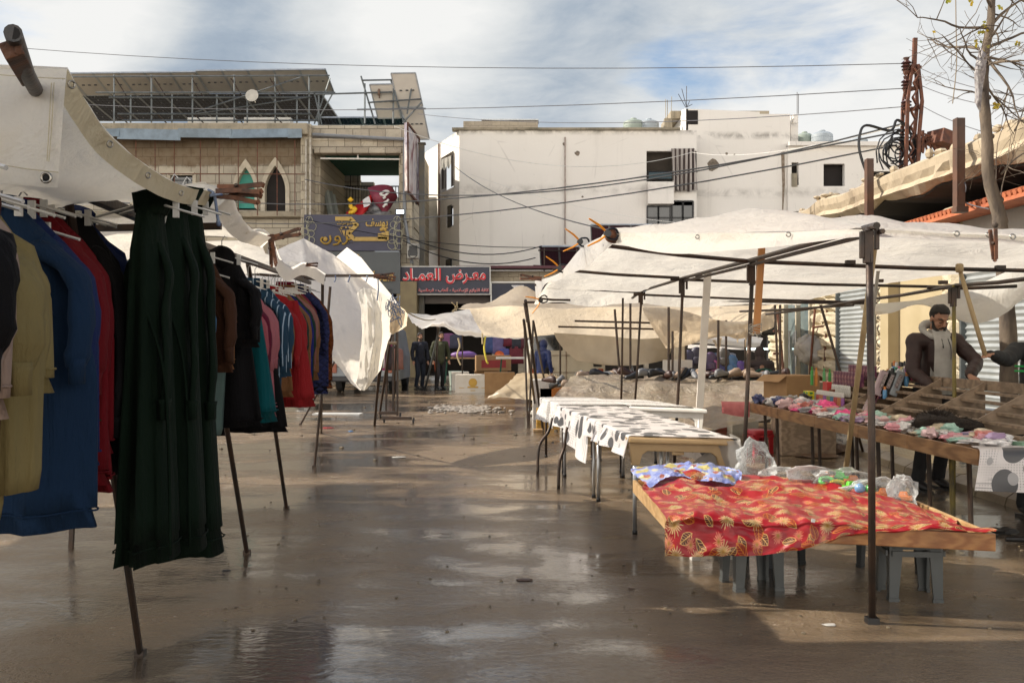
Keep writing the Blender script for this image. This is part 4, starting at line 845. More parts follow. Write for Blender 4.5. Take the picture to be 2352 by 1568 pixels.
# broken upper slab
SLAB_T = lambda y: 5.25-.33*max(0, (18-y))*.0
q = MB(); m_slab = concrete('broken_slab', (.44, .36, .25), (.32, .25, .17), (.12, .095, .065), True, 5)
ring_s = []; rr = random.Random(3)
ys = [4+i*.22 for i in range(int((30-4)/.22)+1)]
def top_z(y):       # height of the slab's top edge, read off the photograph
    for (ya, za), (yb, zb) in zip(ST, ST[1:]):
        if ya <= y <= yb: return lerp(za, zb, (y-ya)/(yb-ya))
    return ST[-1][1] if y > ST[-1][0] else ST[0][1]
XB = 6.0
ST = sorted([(PX(px, py, XB).y, PX(px, py, XB).z) for px, py in ((2352, 262), (2290, 300), (2200, 333), (2100, 372), (2000, 413), (1930, 445), (1880, 455), (1850, 480), (1825, 487))]+[(3.0, 4.28)])
for y in ys:
    if y > ST[-1][0]: break
    zt = top_z(y); th = .42+.1*nz((0, y, 3), 1.3)+.06*nz((0, y, 9), 5); a = .06*nz((0, y, 1), 2.2); b_ = .07*nz((0, y, 5), 4)
    if y > 21: th *= .8
    ring_s.append([V(11, y, zt+.02), V(XB+.05, y, zt+.02*nz((1, y, 1), 5)), V(XB-.02+a*.4, y, zt-.05), V(XB+.0+a*.6, y, zt-.16), V(XB+.05+a+b_, y, zt-.26), V(XB+.02+a, y, zt-.34), V(XB+.16+b_, y, zt-th), V(11, y, zt-th+.02)])
q.rings(ring_s); q.build('upper_slab', m_slab, B6)
q = MB(); q.rings([[V(11, r[0].y, r[6].z-.1), V(XB+.2, r[0].y, r[6].z-.005), V(XB+.2, r[0].y, r[6].z-.03), V(11, r[0].y, r[6].z-.14)] for r in ring_s]); q.build('soffit_shade', M('soffit_shade_black', (.022, .018, .014), .95), B6)  # near-black colour paints in the shade beneath the slab
q = MB(); q.box((9.2, 15, 3.9), (.3, 22, 2.0)); q.box((7.8, 26.6, 3.9), (3, .3, 2.0)); q.build('upper_back_wall', M('shaded_void_wall', (.02, .017, .014), .95, (.045, .035, .025), 3), B6)  # dark void of the open upper storey: its shade is put into the colour
q = MB(); rr = random.Random(8)
for i in range(46):
    y = rr.uniform(11, 25); c = V(XB+rr.uniform(-.02, .3), y, top_z(y)+.03); q.ell(c, (rr.uniform(.04, .12), rr.uniform(.05, .16), rr.uniform(.03, .08)), 6, 4)
one(q, 'rubble', m_slab, 'broken stone rubble lying along the ragged slab edge', 'rubble', kind='stuff')
# block parapet piece at the far end
q = MB(); a = PX(1800, 478, XB); q.box((XB+.4, 24.6, a.z-.12), (.5, 2.4, .42)); one(q, 'stone_block', m_slab, 'squared stone block at the far end of the broken slab', 'block', bevel=.04)
# steel posts standing on the tiled strip
for px, ty, by, lab in ((2205, 272, 487, 'tall square rusty steel post beside the bare tree trunk'), (1998, 365, 520, 'square rusty steel post at the far end of the tiled strip')):
    a = PX(px, ty, 5.86); b_ = PX(px, by, 5.86); q = MB(); q.bar(b_, a, .1, .1, up=(0, 1, 0)); q.bar(b_+V(-.06, 0, 0), a+V(-.06, 0, 0), .02, .13, up=(0, 1, 0)); q.box(b_+V(0, 0, .03), (.16, .16, .08)); one(q, 'steel_post', M('brown_steel', (.12, .055, .03), .6, (.06, .035, .025), 3), lab, 'post', bevel=.008)
# lattice electricity pole
q0 = PX(2094, 385, 7.3); Yp = q0.y; pole = thing('electricity_pole', 'rusty red lattice electricity pole with three insulator arms behind the broken slab', 'utility pole', V(q0.x, Yp, top_z(Yp)))
PP = lambda px, py: P(px, py, Yp)
q = MB(); w0 = .13
for dx, dy in ((-1, -1), (1, -1), (1, 1), (-1, 1)):
    q.bar(PP(2085, 378)+V(dx*.11, dy*.11, -.9), PP(2091, 320)+V(dx*.11, dy*.11, 0), .06); q.bar(PP(2091, 320)+V(dx*.11, dy*.11, 0), PP(2096, 235)+V(dx*.13, dy*.11, 0), .055); q.bar(PP(2096, 235)+V(dx*.13, dy*.11, 0), PP(2100, 150)+V(dx*.05, dy*.05, 0), .05)
for i in range(13):
    z0 = lerp(378, 160, i/13); z1 = lerp(378, 160, (i+1)/13); xx = lambda z: 2085+(378-z)*.066; s_ = 1 if i % 2 else -1; q.bar(PP(xx(z0)-5*s_, z0)+V(0, -.12, 0), PP(xx(z1)+5*s_, z1)+V(0, -.12, 0), .07, .02)
q.bar(PP(2099, 170), PP(2102, 88), .07); q.build('mast', m_rust, pole)
for i, y in enumerate((150, 193, 240)):
    q = MB(); q.bar(PP(2076, y+16), PP(2112, y+8-1), .07); q.bar(PP(2078, y+22), PP(2096, y+8), .05); q.build('cross_arm', m_rust, pole)
    q = MB(); q.lathe(PP(2082, y+13), [(.03, 0), (.09, .02), (.05, .06), (.1, .08), (.05, .12), (.1, .14), (.04, .19), (.06, .24)], 10); q.build('insulator', M('insulator_brown', (.07, .03, .025), .25), pole)
    q = MB(); q.bar(PP(2100, y+8), PP(2116, y+4), .05); q.build('bracket', m_rust, pole)
q = MB(); rr = random.Random(2)
for i in range(16):
    c = PP(2062+rr.uniform(-14, 16), 345+rr.uniform(-12, 12)); r_ = rr.uniform(.15, .38); ph = rr.uniform(0, 6); q.tube([c+V(r_*math.cos(ph+a*PI/6), rr.uniform(-.05, .05), r_*1.1*math.sin(ph+a*PI/6)) for a in range(9)], .014, 5)
for a, b in (((2085, 280), (2060, 345)), ((2088, 300), (2078, 365)), ((2090, 290), (2105, 345)), ((2075, 340), (2045, 370))): q.tube(spline([PP(*a), (PP(*a)+PP(*b))/2+V(.15, 0, -.1), PP(*b)], 6), .016, 5)
one(q, 'cable_tangle', m_black, 'big tangle of looped black cables hanging on the rusty electricity pole', 'cables')
q = MB(); rr = random.Random(12)
for a, b in (((2110, 345), (2150, 330)), ((2112, 330), (2190, 352)), ((2130, 348), (2175, 322)), ((2120, 352), (2165, 345)), ((2098, 318), (2140, 352))): q.tube(spline([PP(*a), (PP(*a)+PP(*b))/2+V(rr.uniform(-.2, .2), 0, rr.uniform(.05, .3)), PP(*b)], 6), .02, 5)
q.bar(PP(2118, 350), PP(2120, 300), .04); q.bar(PP(2150, 345), PP(2135, 318), .09, .03); q.box(PP(2170, 322), (.5, .4, .25), rz=.4, ry=.2)
one(q, 'scrap_pile', m_rust, 'heap of rusty scrap and wires on the broken slab right of the pole', 'scrap')
# ------------------------------------------------------------------ wires
def wire(p0, p1, sag, r, label, mat=m_black, n=14, grp=None):
    pts = [lerp(p0, p1, i/n)-V(0, 0, 4*sag*(i/n)*(1-i/n)) for i in range(n+1)]; q = MB(); q.tube(pts, r, 5); return one(q, 'wire', mat, label, 'wire', grp)
m_wire = M('wire_grey', (.09, .09, .1), .6)
pa = PP(2072, 150); wire(PP(2070, 146), P(-400, 60, 60), 0.0, .012, 'highest thin wire running across the whole sky from the pole', m_wire) if False else None
wire(PP(2075, 146), P(-200, 88, 26), .35, .008, 'highest thin wire crossing the whole sky', m_wire)
wire(PP(2078, 203), P(-200, 60+150, 33), .5, .009, 'second thin wire crossing above the white building', m_wire)
wire(PP(2078, 245), P(960, 262, 34), .3, .009, 'third thin wire crossing just above the white roof', m_wire)
wire(PP(2082, 282), P(700, 412, 34), .9, .017, 'thick twisted black cable, uppermost of the three over the white facade')
wire(PP(2078, 300), P(250, 430, 36), .95, .017, 'thick black cable, middle one of the three over the white facade')
wire(PP(2060, 333), P(300, 492, 36), .8, .016, 'thick black cable, lowest of the three over the white facade')
wire(P(1045, 383, 43), P(1420, 533, 20), .35, .015, 'thin black cable sloping down from the side window to the tent corner')
wire(P(905, 290, 36), P(1590, 350, 43), 1.0, .012, 'thin white cord drooping from the stone building to the white facade', m_white)
wire(P(1590, 350, 43), PP(2070, 288), .3, .01, 'thin white cord rising from the white facade to the pole', m_white)
wire(P(1080, 400, 42), P(1560, 512, 42), .3, .01, 'thin pale cord sagging across the white facade', m_white)
wire(P(700, 503, 36.5), P(1245, 568, 38), .3, .015, 'thin dark wire in front of the jewellery sign')
wire(P(925, 540, 36.5), P(1245, 565, 38), .5, .02, 'upper of two dark wires low across the white facade')
wire(P(925, 552, 36.5), P(1230, 592, 38), .5, .02, 'lower of two dark wires low across the white facade')
wire(PP(2110, 155), P(2500, 215, 14), .2, .007, 'upper thin wire right of the pole', m_wire); wire(PP(2112, 195), P(2500, 240, 14), .2, .007, 'middle thin wire right of the pole', m_wire); wire(PP(2112, 240), P(2500, 330, 13), .2, .007, 'lower thin wire right of the pole', m_wire)
q = MB(); q.tube(spline([PP(2082, 290), PP(2060, 276), PP(2045, 300), PP(1990, 288), PP(1975, 310), PP(1975, 350), PP(1995, 410)], 6), .025, 6); one(q, 'loop_cable', m_black, 'heavy black cable looping from the pole down behind the far steel post', 'cable')
q = MB(); q.tube(spline([PX(2208, 400, 6.0), PX(2195, 408, 5.9), PX(2215, 418, 5.9), PX(2218, 440, 5.9), PX(2200, 452, 6.0), PX(2230, 470, 5.9), PX(2272, 480, 5.9)], 5), .008, 5); one(q, 'hanging_wire', m_wire, 'thin curled wire hanging on the tall steel post', 'wire')

# ------------------------------------------------------------------ bare tree
def tree():
    Yt = 11.2; root = thing('bare_tree', 'leafless tree with thin twigs and a few yellow leaves rising behind the right tarpaulin', 'tree', G(2300, 784+CH*F/Yt, 0)*1.0)
    TP = lambda px, py, dy=0: P(px, py, Yt+dy)
    m_bark = M('bark', (.17, .13, .09), .9, (.06, .045, .035), 7, .9, 25, st=(1, 1, .4)); rr = random.Random(21)
    q = MB()
    trunk = spline([TP(2322, 1080), TP(2318, 900), TP(2315, 740), TP(2300, 560), TP(2296, 500), TP(2285, 460), TP(2270, 400), TP(2268, 330), TP(2262, 250), TP(2260, 190), TP(2263, 120), TP(2275, 60), TP(2278, 0), TP(2282, -80)], 5)
    n = len(trunk); rs = [lerp(.105, .034, (i/n)**.8)*(1+.18*nz((i*.6, 0, 2), 1)) for i in range(n)]
    q.tube(trunk, rs, 10); 
    for i in (18, 25, 31, 36, 42, 47): q.ell(trunk[i]+V(rr.choice((-1, 1))*rs[i]*.8, -.02, 0), (rs[i]*.5,)*3, 8, 6)
    q.build('trunk', m_bark, root, True)
    lf = MB()
    def leaf(p, s_=.05):
        a = rr.uniform(0, 6); d1 = V(math.cos(a), .3, math.sin(a))*s_; d2 = V(-math.sin(a), .4, math.cos(a))*s_*.6; lf.add([p, p+d1*.5+d2, p+d1, p+d1*.5-d2], [(0, 1, 2, 3)])
    def branch(p, d, L, r, lv, q):
        pts = [p]; d = d.normalized(); m = max(3, int(L/.12)); dd = d.copy()
        for i in range(m):
            dd = (dd+V(rr.uniform(-.22, .22), rr.uniform(-.18, .18), rr.uniform(-.2, .16))).normalized(); pts.append(pts[-1]+dd*L/m)
        q.tube(pts, [lerp(r, max(r*.3, .0025), i/m) for i in range(m+1)], 5 if r > .01 else 4)
        if lv > 0:
            for k in range(rr.randint(3, 5) if lv > 1 else rr.randint(2, 4)):
                i = rr.randint(1, m); s_ = V(rr.uniform(-1, 1), rr.uniform(-.8, .8), rr.uniform(-.7, .9)).normalized()
                branch(pts[i], (dd*.6+s_).normalized(), L*rr.uniform(.35, .6), r*lerp(.6, .3, i/m), lv-1, q)
        elif rr.random() < .012: leaf(pts[-1], .04)
    big = [((2263, 120), (2100, 12), .02), ((2268, 65), (2085, 60), .018), ((2262, 150), (2105, 75), .016), ((2260, 175), (2130, 120), .014), ((2258, 215), (2215, 110), .012), ((2268, 130), (2352, 230), .022), ((2270, 110), (2390, 90), .022), ((2265, 150), (2370, 130), .02), ((2275, 60), (2370, -40), .022), ((2278, 20), (2210, -60), .02),
           ((2262, 190), (2350, 340), .014), ((2260, 220), (2140, 200), .012), ((2300, 400), (2385, 250), .012), ((2290, 460), (2200, 250), .008), ((2300, 470), (2340, 300), .008), ((2330, 300), (2400, 160), .01), ((2280, -20), (2420, 30), .02), ((2262, 130), (2400, 190), .018), ((2265, 100), (2330, -10), .016), ((2268, 200), (2390, 330), .012)]
    for a, b, r_ in big:
        q = MB(); p0 = TP(*a); p1 = TP(*b, rr.uniform(-.7, .7)); branch(p0, p1-p0+V(0, 0, .1), (p1-p0).length, r_, 2, q); q.build('branch', m_bark, root)
    for px, py in ((2262, 60), (2266, 68), (2258, 78), (2270, 112), (2248, 98), (2262, 118), (2236, 3), (2298, 18), (2178, 2), (2292, 240), (2286, 248), (2340, 98)): 
        for k in range(4): leaf(TP(px+rr.uniform(-5, 5), py+rr.uniform(-6, 6), rr.uniform(-.1, .1)), .04)
    lf.build('leaves', M('yellow_leaf', (.5, .33, .03), .6, (.25, .3, .03), 6, trans=.4), root)
tree()
q = MB(); Yt = 11.0; TP = lambda px, py, dy=0: P(px, py, Yt+dy)
sheet_mb([[TP(2248, 110, -.1), TP(2258, 118, -.2), TP(2268, 130, -.1)], [TP(2238, 160, -.15), TP(2252, 165, -.2), TP(2262, 172, -.1)], [TP(2240, 200, -.1), TP(2247, 215, -.15), TP(2255, 225, -.1)], [TP(2238, 235), TP(2243, 245, -.1), TP(2250, 262)]], 5, 5, .08, 6, 4, (0, -1, 0), q)
one(q, 'caught_rag', M('plaid_rag', (.16, .14, .15), .8, (.42, .4, .38), 18, trans=.1), 'grey plaid rag caught in the bare tree', 'rag', smooth=True)
q = MB(); q.tube(spline([TP(2195, -20), TP(2196, 60), TP(2197, 150), TP(2188, 238)], 6), .006, 5); one(q, 'cord', M('cord_tan', (.25, .2, .14), .8), 'thin cord dangling from the upper twigs of the bare tree', 'cord')
# ================================================================== TARPAULINS AND STALL FRAMES
def tarp_mat(name, c, c2, tr=.5, tint=(1, .97, .92), rough=.55, dirt=.5):
    t = NT(name); o = t.coord('Object'); n = t.noise(o, 1.1, 8, .62, .6); n2 = t.noise(t.coord('Object', (1, 1, .25)), 9, 6, .7, .4)
    cl = t.mix(t.mt('MULTIPLY', t.ramp(n, [(.42, 0.), (.72, 1.)]), dirt), c, c2); cl = t.mix(t.mt('MULTIPLY', t.ramp(n2, [(.5, 0.), (.75, 1.)]), dirt*.35), cl, tuple(x*.6 for x in c2))
    wv = t.noise(t.coord('UV', (60, 6, 1)), 3, 2, .5); wr = t.noise(o, 3.2, 6, .6, 1.2); wr2 = t.noise(t.coord('Object', (1, .35, 1), (0, 0, .7)), 8, 5, .6, .8)
    nb = t.bump(wr, .55, .06); nb = t.bump(wr2, .4, .025, nb); nb = t.bump(wv, .12, .004, nb)
    b = t.n('ShaderNodeBsdfPrincipled'); t.l(cl, b.inputs['Base Color']); b.inputs['Roughness'].default_value = rough; t.l(nb, b.inputs['Normal']); b.inputs['Specular IOR Level'].default_value = .35
    tl = t.n('ShaderNodeBsdfTranslucent'); t.l(t.mix(1.0, cl, tint, 'MULTIPLY'), tl.inputs[0]); t.l(nb, tl.inputs['Normal'])
    x = t.n('ShaderNodeMixShader'); x.inputs[0].default_value = tr; t.l(b.outputs[0], x.inputs[1]); t.l(tl.outputs[0], x.inputs[2]); t.l(x.outputs[0], t.out.inputs[0]); return t.m
m_tarp = tarp_mat('cream_canvas', (.83, .80, .73), (.68, .62, .52), .56, dirt=.26)
m_tarpw = tarp_mat('white_plastic_sheet', (.88, .87, .85), (.8, .76, .68), .6, (1, .95, .88), .35, .3)
m_tarpb = tarp_mat('beige_canvas', (.76, .69, .58), (.58, .5, .38), .68, (1, .92, .8), .7, .5)
m_hem = tarp_mat('hem_canvas', (.56, .50, .36), (.42, .35, .22), .16, (1, .9, .7), .7, .5)
m_rope = M('blue_rope', (.05, .075, .16), .8, (.2, .24, .3), 30)
m_twine = M('twine', (.42, .34, .2), .9)
m_peg = M('rust_peg', (.17, .06, .022), .65, (.05, .022, .012), 14, .6, 60)
m_brass = M('eyelet_metal', (.32, .3, .26), .3, metal=.9)
def eyelet(q, c, nrm, r=.02):
    c = Vector(c); n = Vector(nrm).normalized(); x = n.orthogonal().normalized(); y = n.cross(x); q.tube([c+x*r*math.cos(a*PI/6)+y*r*math.sin(a*PI/6) for a in range(13)], r*.3, 6)
def peg(p, d, L, label, mat=None, spread=.16, cat='clamp', grp='rusty tube clamps on the canvases'):
    """rusted spring clamp: two jaws closing on the pole, two handles opening along d"""
    p = Vector(p); d = Vector(d).normalized(); s_ = d.orthogonal().normalized()
    if abs(s_.z) < .5: s_ = d.cross(s_).normalized()
    r = thing('clamp', label, cat, p, grp); w_ = L*.13
    for k in (-1, 1):
        a = p+s_*k*w_*.3; b = p+d*L*.45+s_*k*w_*.55; c = p+d*L+s_*k*(L*spread)
        q = MB(); q.bar(a-d*L*.1+s_*k*w_*.4, b, w_*.7, w_*.9); q.bar(b, c, w_*.6, w_*.9); q.bar(c, c+d*L*.05-s_*k*w_*.5, w_*.4, w_*.9); q.build('jaw', mat or m_peg, r)
    q = MB(); q.tube([p+d*L*.4-s_.cross(d)*w_, p+d*L*.4+s_.cross(d)*w_], w_*.4, 8); q.build('spring', m_steel, r); return r
def clampo(p, d, L, label):
    p = Vector(p); d = Vector(d).normalized(); s_ = Vector((0, 0, 1)); s_ = (s_-d*s_.dot(d)).normalized(); y = d.cross(s_)
    r = thing('spring_clamp', label, 'clamp', p, 'black and orange spring clamps')
    q = MB()
    for k in (-1, 1):
        q.tube(spline([p-d*L*.32+s_*k*.006, p-d*L*.2+s_*k*L*.2, p+d*L*.05+s_*k*L*.18, p+d*L*.2+s_*k*L*.05], 5), L*.075, 6, sq=.6)
    q.lathe(p+d*L*.12-y*L*.1, [(L*.14, 0), (L*.14, L*.2)], 12, y); q.build('jaws', m_black, r)
    for k in (-1, 1):
        q = MB(); q.tube([p+d*L*.2+s_*k*L*.1, p+d*L*.45+s_*k*L*.3, p+d*L*.85+s_*k*L*.52], [L*.07, L*.08, L*.055], 6, sq=.6, round_=True); q.build('handle', M('orange_grip', (.75, .27, .01), .4), r)
    return r

# ------------------------------------------------------------------ left canvases
T1 = thing('canvas_awning', 'nearest cream canvas awning on the left, with eyelets along its drooping hem', 'awning', P(155, 160, 2.2))
edge = [P(155, 160, 2.2), P(200, 237, 2.35), P(255, 315, 2.6), P(345, 388, 3.0), P(420, 428, 3.45), P(488, 441, 4.0)]
gr = []
for i, (dx, dz0) in enumerate(((0, 0), (.16, -.02), (.45, -.07), (.85, -.09), (1.5, -.03), (3.0, -.06), (5.2, 0))):
    row = []
    for j, e in enumerate(edge):
        sag = dz0*math.sin(PI*min(1, (j+.6)/5.6))*1.3; row.append(e+V(-dx, .02*j*i, sag+(.02*i if j == 0 else 0)))
    gr.append(row)
ms = sheet_mb(gr, 9, 9, .03, 2.3, 5); ms.build('sheet', m_tarp, T1, True)
hem = []
for k, off in enumerate((0.0, .028, .055)):
    hem.append([e+V(-.012*k, 0, -off-.0) for e in edge])
sheet_mb(hem, 9, 3, .008, 5, 2).build('hem', m_hem, T1, True)
q = MB()
for a, b in ((.2, .5), (.3, .5), (.05, .5)): pass
se = spline(edge, 9)
for i in (1, 17, 26, 35): 
    tg = (se[min(i+1, len(se)-1)]-se[i-1]).normalized(); eyelet(q, se[i]+V(.006, 0, -.028), V(1, -.6, -.15), .008)
q.build('eyelets', m_brass, T1, True)
fr_ = [[P(x, 157+2*math.sin(x*.05), 2.2+.0*x) for x in (-260, -120, -20, 70, 155)], [P(x, 175+2*math.sin(x*.03), 2.19) for x in (-260, -120, -20, 70, 153)], [P(x, 290+3*math.sin(x*.04), 2.16) for x in (-260, -120, -20, 70, 144)], [P(x, 380+3*math.sin(x*.04), 2.17) for x in (-260, -120, -20, 70, 137)], [P(-260, 402, 2.18), P(-120, 408, 2.18), P(-20, 418, 2.18), P(70, 428, 2.18), P(133, 431, 2.18)]]
sheet_mb(fr_, 9, 9, .012, 4, 3, (0, -1, 0)).build('front_flap', m_tarp, T1, True)
q = MB(); eyelet(q, P(106, 408, 2.155), (0, -1, 0), .0105); q.lathe(P(106, 408, 2.157), [(.008, 0), (.008, .002)], 10, (0, -1, 0), mi=1); q.build('eyelet', [m_brass, m_dark], T1, True)
q = MB(); [q.tube([P(x, y, 2.15) for x, y in l], .0012, 4) for l in (((118, 190), (112, 300), (108, 370)), ((124, 190), (118, 300), (112, 372)), ((0, 378), (60, 388), (134, 396)), ((0, 172), (80, 178), (150, 181)))]; q.build('seam', m_hem, T1)
q = MB(); q.tube([P(30, 76, 1.72), P(62, 170, 2.0), P(110, 260, 2.5), P(170, 330, 3.4)], .0155, 12); q.tube([P(30, 76, 1.72), P(31, 78, 1.725)], .0115, 10, mi=1)
one(q, 'awning_pole', [M('black_pole', (.03, .03, .03), .5, (.07, .05, .04), 20, .4, 60), m_dark], 'open end of a black pipe poking up out of the nearest canvas corner', 'pole', smooth=.6)
q = MB(); a0, a1 = P(26, 112, 1.75), P(62, 178, 2.1); q.bar(a0, a1, .03, .034, up=(1, 0, .4)); q.bar(a0+V(.012, 0, 0), P(50, 120, 1.85), .012, .02); q.bar(P(24, 113, 1.75), P(28, 130, 1.8), .022, .01); one(q, 'clamp', m_peg, 'big rusty clamp gripping the black pipe over the nearest canvas', 'clamp', 'rusty tube clamps on the canvases', bevel=.003)

T2 = thing('canvas_awning', 'second cream canvas awning on the left, tied with dark blue cord', 'awning', P(520, 440, 4.1))
gr = [[P(430, 424, 4.0), P(480, 425, 4.0), P(512, 430, 4.02), P(530, 445, 4.05)], [P(400, 455, 4.3), P(470, 452, 4.25), P(520, 462, 4.25), P(545, 492, 4.35)], [P(380, 490, 4.9), P(470, 500, 4.9), P(540, 520, 4.9), P(578, 528, 5.0)], [P(400, 540, 5.9), P(480, 545, 5.8), P(560, 552, 5.8), P(622, 546, 5.9)]]
gr = [[r[0]+V(-4.7, 0, .05), r[0]+V(-2.4, 0, -.12), r[0]+V(-.5, 0, -.12)]+r for r in gr]
sheet_mb(gr, 8, 9, .07, 1.6, 15).build('sheet', m_tarp, T2, True)
q = MB(); sheet_mb([[gr[k][6]+V(.01, 0, .0) for k in range(4)], [gr[k][6]+V(-.05, -.02, -.06) for k in range(4)]], 7, 3, .01, 3, 1, mb=q); q.build('hem', m_tarpw, T2, True)
q = MB(); sheet_mb([[P(425, 425, 3.98), P(465, 424, 3.97), P(500, 428, 3.97), P(524, 432, 3.97)], [P(440, 434, 3.94), P(470, 436, 3.93), P(500, 438, 3.93), P(526, 444, 3.95)], [P(470, 438, 3.96), P(485, 441, 3.96), P(497, 450, 3.96), P(505, 460, 3.98)]], 6, 6, .015, 6, 3, (0, -1, 0), q); q.build('folded_corner', m_tarpw, T2, True)
T3 = thing('canvas_awning', 'third cream canvas awning on the left, sagging toward the rail of clothes', 'awning', P(650, 600, 6.6))
gr = [[P(560, 556, 5.9), P(600, 556, 5.95), P(624, 550, 5.95)], [P(560, 574, 6.4), P(610, 580, 6.4), P(640, 594, 6.4)], [P(580, 592, 7.2), P(630, 604, 7.2), P(664, 617, 7.0)], [P(600, 610, 8.0), P(650, 616, 8.0), P(700, 606, 7.7)], [P(640, 632, 9.2), P(700, 633, 9.2), P(745, 632, 9.0)]]
gr = [[r[0]+V(-4.4, 0, .05), r[0]+V(-1.6, 0, -.04)]+r for r in gr]
sheet_mb(gr, 7, 7, .05, 1.9, 25).build('sheet', m_tarp, T3, True)
sheet_mb([[g_[4]+V(.012, -.01, .01) for g_ in gr], [g_[4]+V(.0, -.03, -.09) for g_ in gr]], 7, 3, .01, 3, 1).build('hem', m_tarpw, T3, True)
T_shade = thing('canvas_awning', 'unseen canvas sheet added over the top of the view to shade the road', 'awning', V(-2, 4, 3.7)); sheet_mb([[V(x, y, 3.75+.12*math.sin(x+y)) for x in (-5, -3.6, -2.2, -.7)] for y in (2.0, 3.2, 4.4, 5.7)], 5, 5, .05, 1.5, 5).build('sheet', m_tarp, T_shade, True)  # added out of view, only to shade the ground at lower right
# clamps along the left canvases
for (x, y, Y, d, L, lab) in ((507, 434, 3.95, (1, 0, .02), .16, 'upper rusty clamp pinching the corner of the second left canvas'), (505, 446, 3.97, (1, 0, -.12), .155, 'lower rusty clamp at the corner of the second left canvas'),
        (622, 548, 5.85, (1, 0, .25), .17, 'rusty clamp pointing right at the join of the second and third canvas'), (622, 545, 5.85, (.1, 0, -1), .16, 'rusty clamp hanging straight down at the join of two left canvases'),
        (692, 608, 7.7, (1, 0, 0), .12, 'rusty clamp on the tip of the third left canvas'), (862, 634, 9.0, (1, 0, .05), .16, 'rusty clamp on the free end of the horizontal pole by the white tent'), (868, 636, 9.02, (1, 0, -.1), .15, 'second rusty clamp on the free end of the horizontal pole')):
    peg(P(x, y, Y), d, L, lab)
q = MB(); q.tube(spline([P(478, 436, 3.9), P(490, 442, 3.88), P(482, 450, 3.88), P(500, 447, 3.88), P(510, 447, 3.9)], 5), .005, 5); q.tube(spline([P(492, 444, 3.9), P(496, 470, 3.9), P(500, 500, 3.9), P(503, 520, 3.9)], 5), [.006]*12+[.009]*3+[.004], 6)
one(q, 'rope', m_rope, 'short blue cord knotted to the second left canvas', 'rope', smooth=True)
# clothes rails and their splayed legs
bar1 = [P(128, 398, 2.95), P(313, 495, 4.07)]; bar_a = [V(-1.42, 2.4, 1.965), V(-1.54, 4.07, 1.965)]
def XB_(Y): return -1.23-.075*Y
ZB = 1.965
LF = thing('clothes_rail', 'dark steel tube rail carrying the long row of clothes on the left', 'clothes rail', V(XB_(5), 5, 0))
def part_bar(nm, a, b, w_, par, mat=None): q = MB(); q.bar(a, b, w_); return q.build(nm, mat or m_steel, par, bevel=.003)
part_bar('rail', V(XB_(1.4), 1.4, ZB), V(XB_(4.5), 4.5, ZB), .04, LF); part_bar('rail', V(XB_(4.45), 4.45, ZB-.02), V(XB_(9.6), 9.6, ZB+.05), .032, LF); part_bar('cross_bar', V(-3.2, 4.45, ZB-.03), V(-1.3, 4.45, ZB+.0), .03, LF); part_bar('cross_bar', P(640, 633, 9.3), P(885, 633, 9.0), .026, LF); part_bar('cross_bar', P(560, 625, 9.0), P(745, 641, 9.6), .04, LF)
for a, b in ((G(322, 1503), V(-1.50, 3.35, ZB)), (G(567, 1270), V(-1.62, 5.05, ZB)), (G(658, 1168), V(-1.75, 6.6, ZB)), (G(722, 1073), V(XB_(10.6)-.02, 11.2, ZB+.1)), (G(690, 975), V(-2.6, 16.6, 1.8))):
    q = MB(); q.tube([a, lerp(a, b, .5)+V(.01, 0, 0), b], .016, 8); q.box(a+V(0, 0, .012), (.045, .045, .024)); q.build('leg', m_steel, LF)
for a, b in ((V(-3.0, 3.0, 0), V(-2.9, 3.0, 2.1)), (V(-3.1, 7.0, 0), V(-3.0, 7.0, 2.1)), (P(741, 640, 9.6), G(738, 995)),):
    q = MB(); q.bar(a, b, .03); q.build('leg', m_steel, LF)
q = MB(); [q.tube(spline([P(x, y, 9.0), P(x+dx, y+8, 9.0), P(x+dx-3, y+16, 9.0)], 4), .006, 4) for x, y, dx in ((770, 632, 1), (804, 632, -2), (843, 632, 0))]; q.tube(spline([P(868, 640, 9), P(869, 665, 9), P(866, 690, 9)], 5), .006, 4); one(q, 'rope', m_rope, 'frayed cord ends knotted along the horizontal pole', 'rope')
# ------------------------------------------------------------------ white tent on the left
T4 = thing('white_tent', 'bright white plastic tent with sharp peaks behind the row of clothes', 'tent', P(760, 890, 13.0))
rows = [[(560, 620, 12.5), (640, 572, 13.5), (697, 547, 14), (735, 568, 14.4), (762, 582, 14.6), (800, 612, 15), (850, 655, 15.5), (915, 705, 15.6)],
        [(560, 650, 12), (640, 640, 12.5), (705, 630, 12.9), (740, 640, 13.2), (780, 650, 13.5), (820, 672, 13.8), (868, 700, 14.5), (918, 722, 15.2)],
        [(560, 720, 11.9), (640, 720, 12), (710, 715, 12.2), (745, 722, 12.4), (785, 726, 12.7), (830, 740, 12.9), (872, 745, 13.7), (912, 742, 14.8)],
        [(560, 800, 12), (650, 790, 12), (720, 790, 12), (760, 810, 12.0), (800, 820, 12.1), (838, 820, 12.4), (868, 805, 13.2), (898, 772, 14.2)],
        [(580, 830, 12), (690, 815, 12), (765, 825, 12), (785, 850, 11.9), (806, 880, 11.9), (828, 897, 12.1), (852, 868, 12.8), (884, 800, 13.9)]]
sheet_mb([[P(*p) for p in r] for r in rows], 7, 8, .09, 2.2, 31, (0, -1, .2), fine=.025, str_=(1, 1, .5), lin=True).build('sheet', m_tarpw, T4, True)
rows = [[(740, 625, 14), (765, 596, 14.5), (797, 568, 14.8), (830, 592, 15.2), (868, 640, 15.8), (918, 700, 16.2)], [(742, 660, 14.4), (770, 650, 14.7), (800, 640, 15), (835, 660, 15.4), (875, 690, 15.9), (920, 715, 16.2)]]
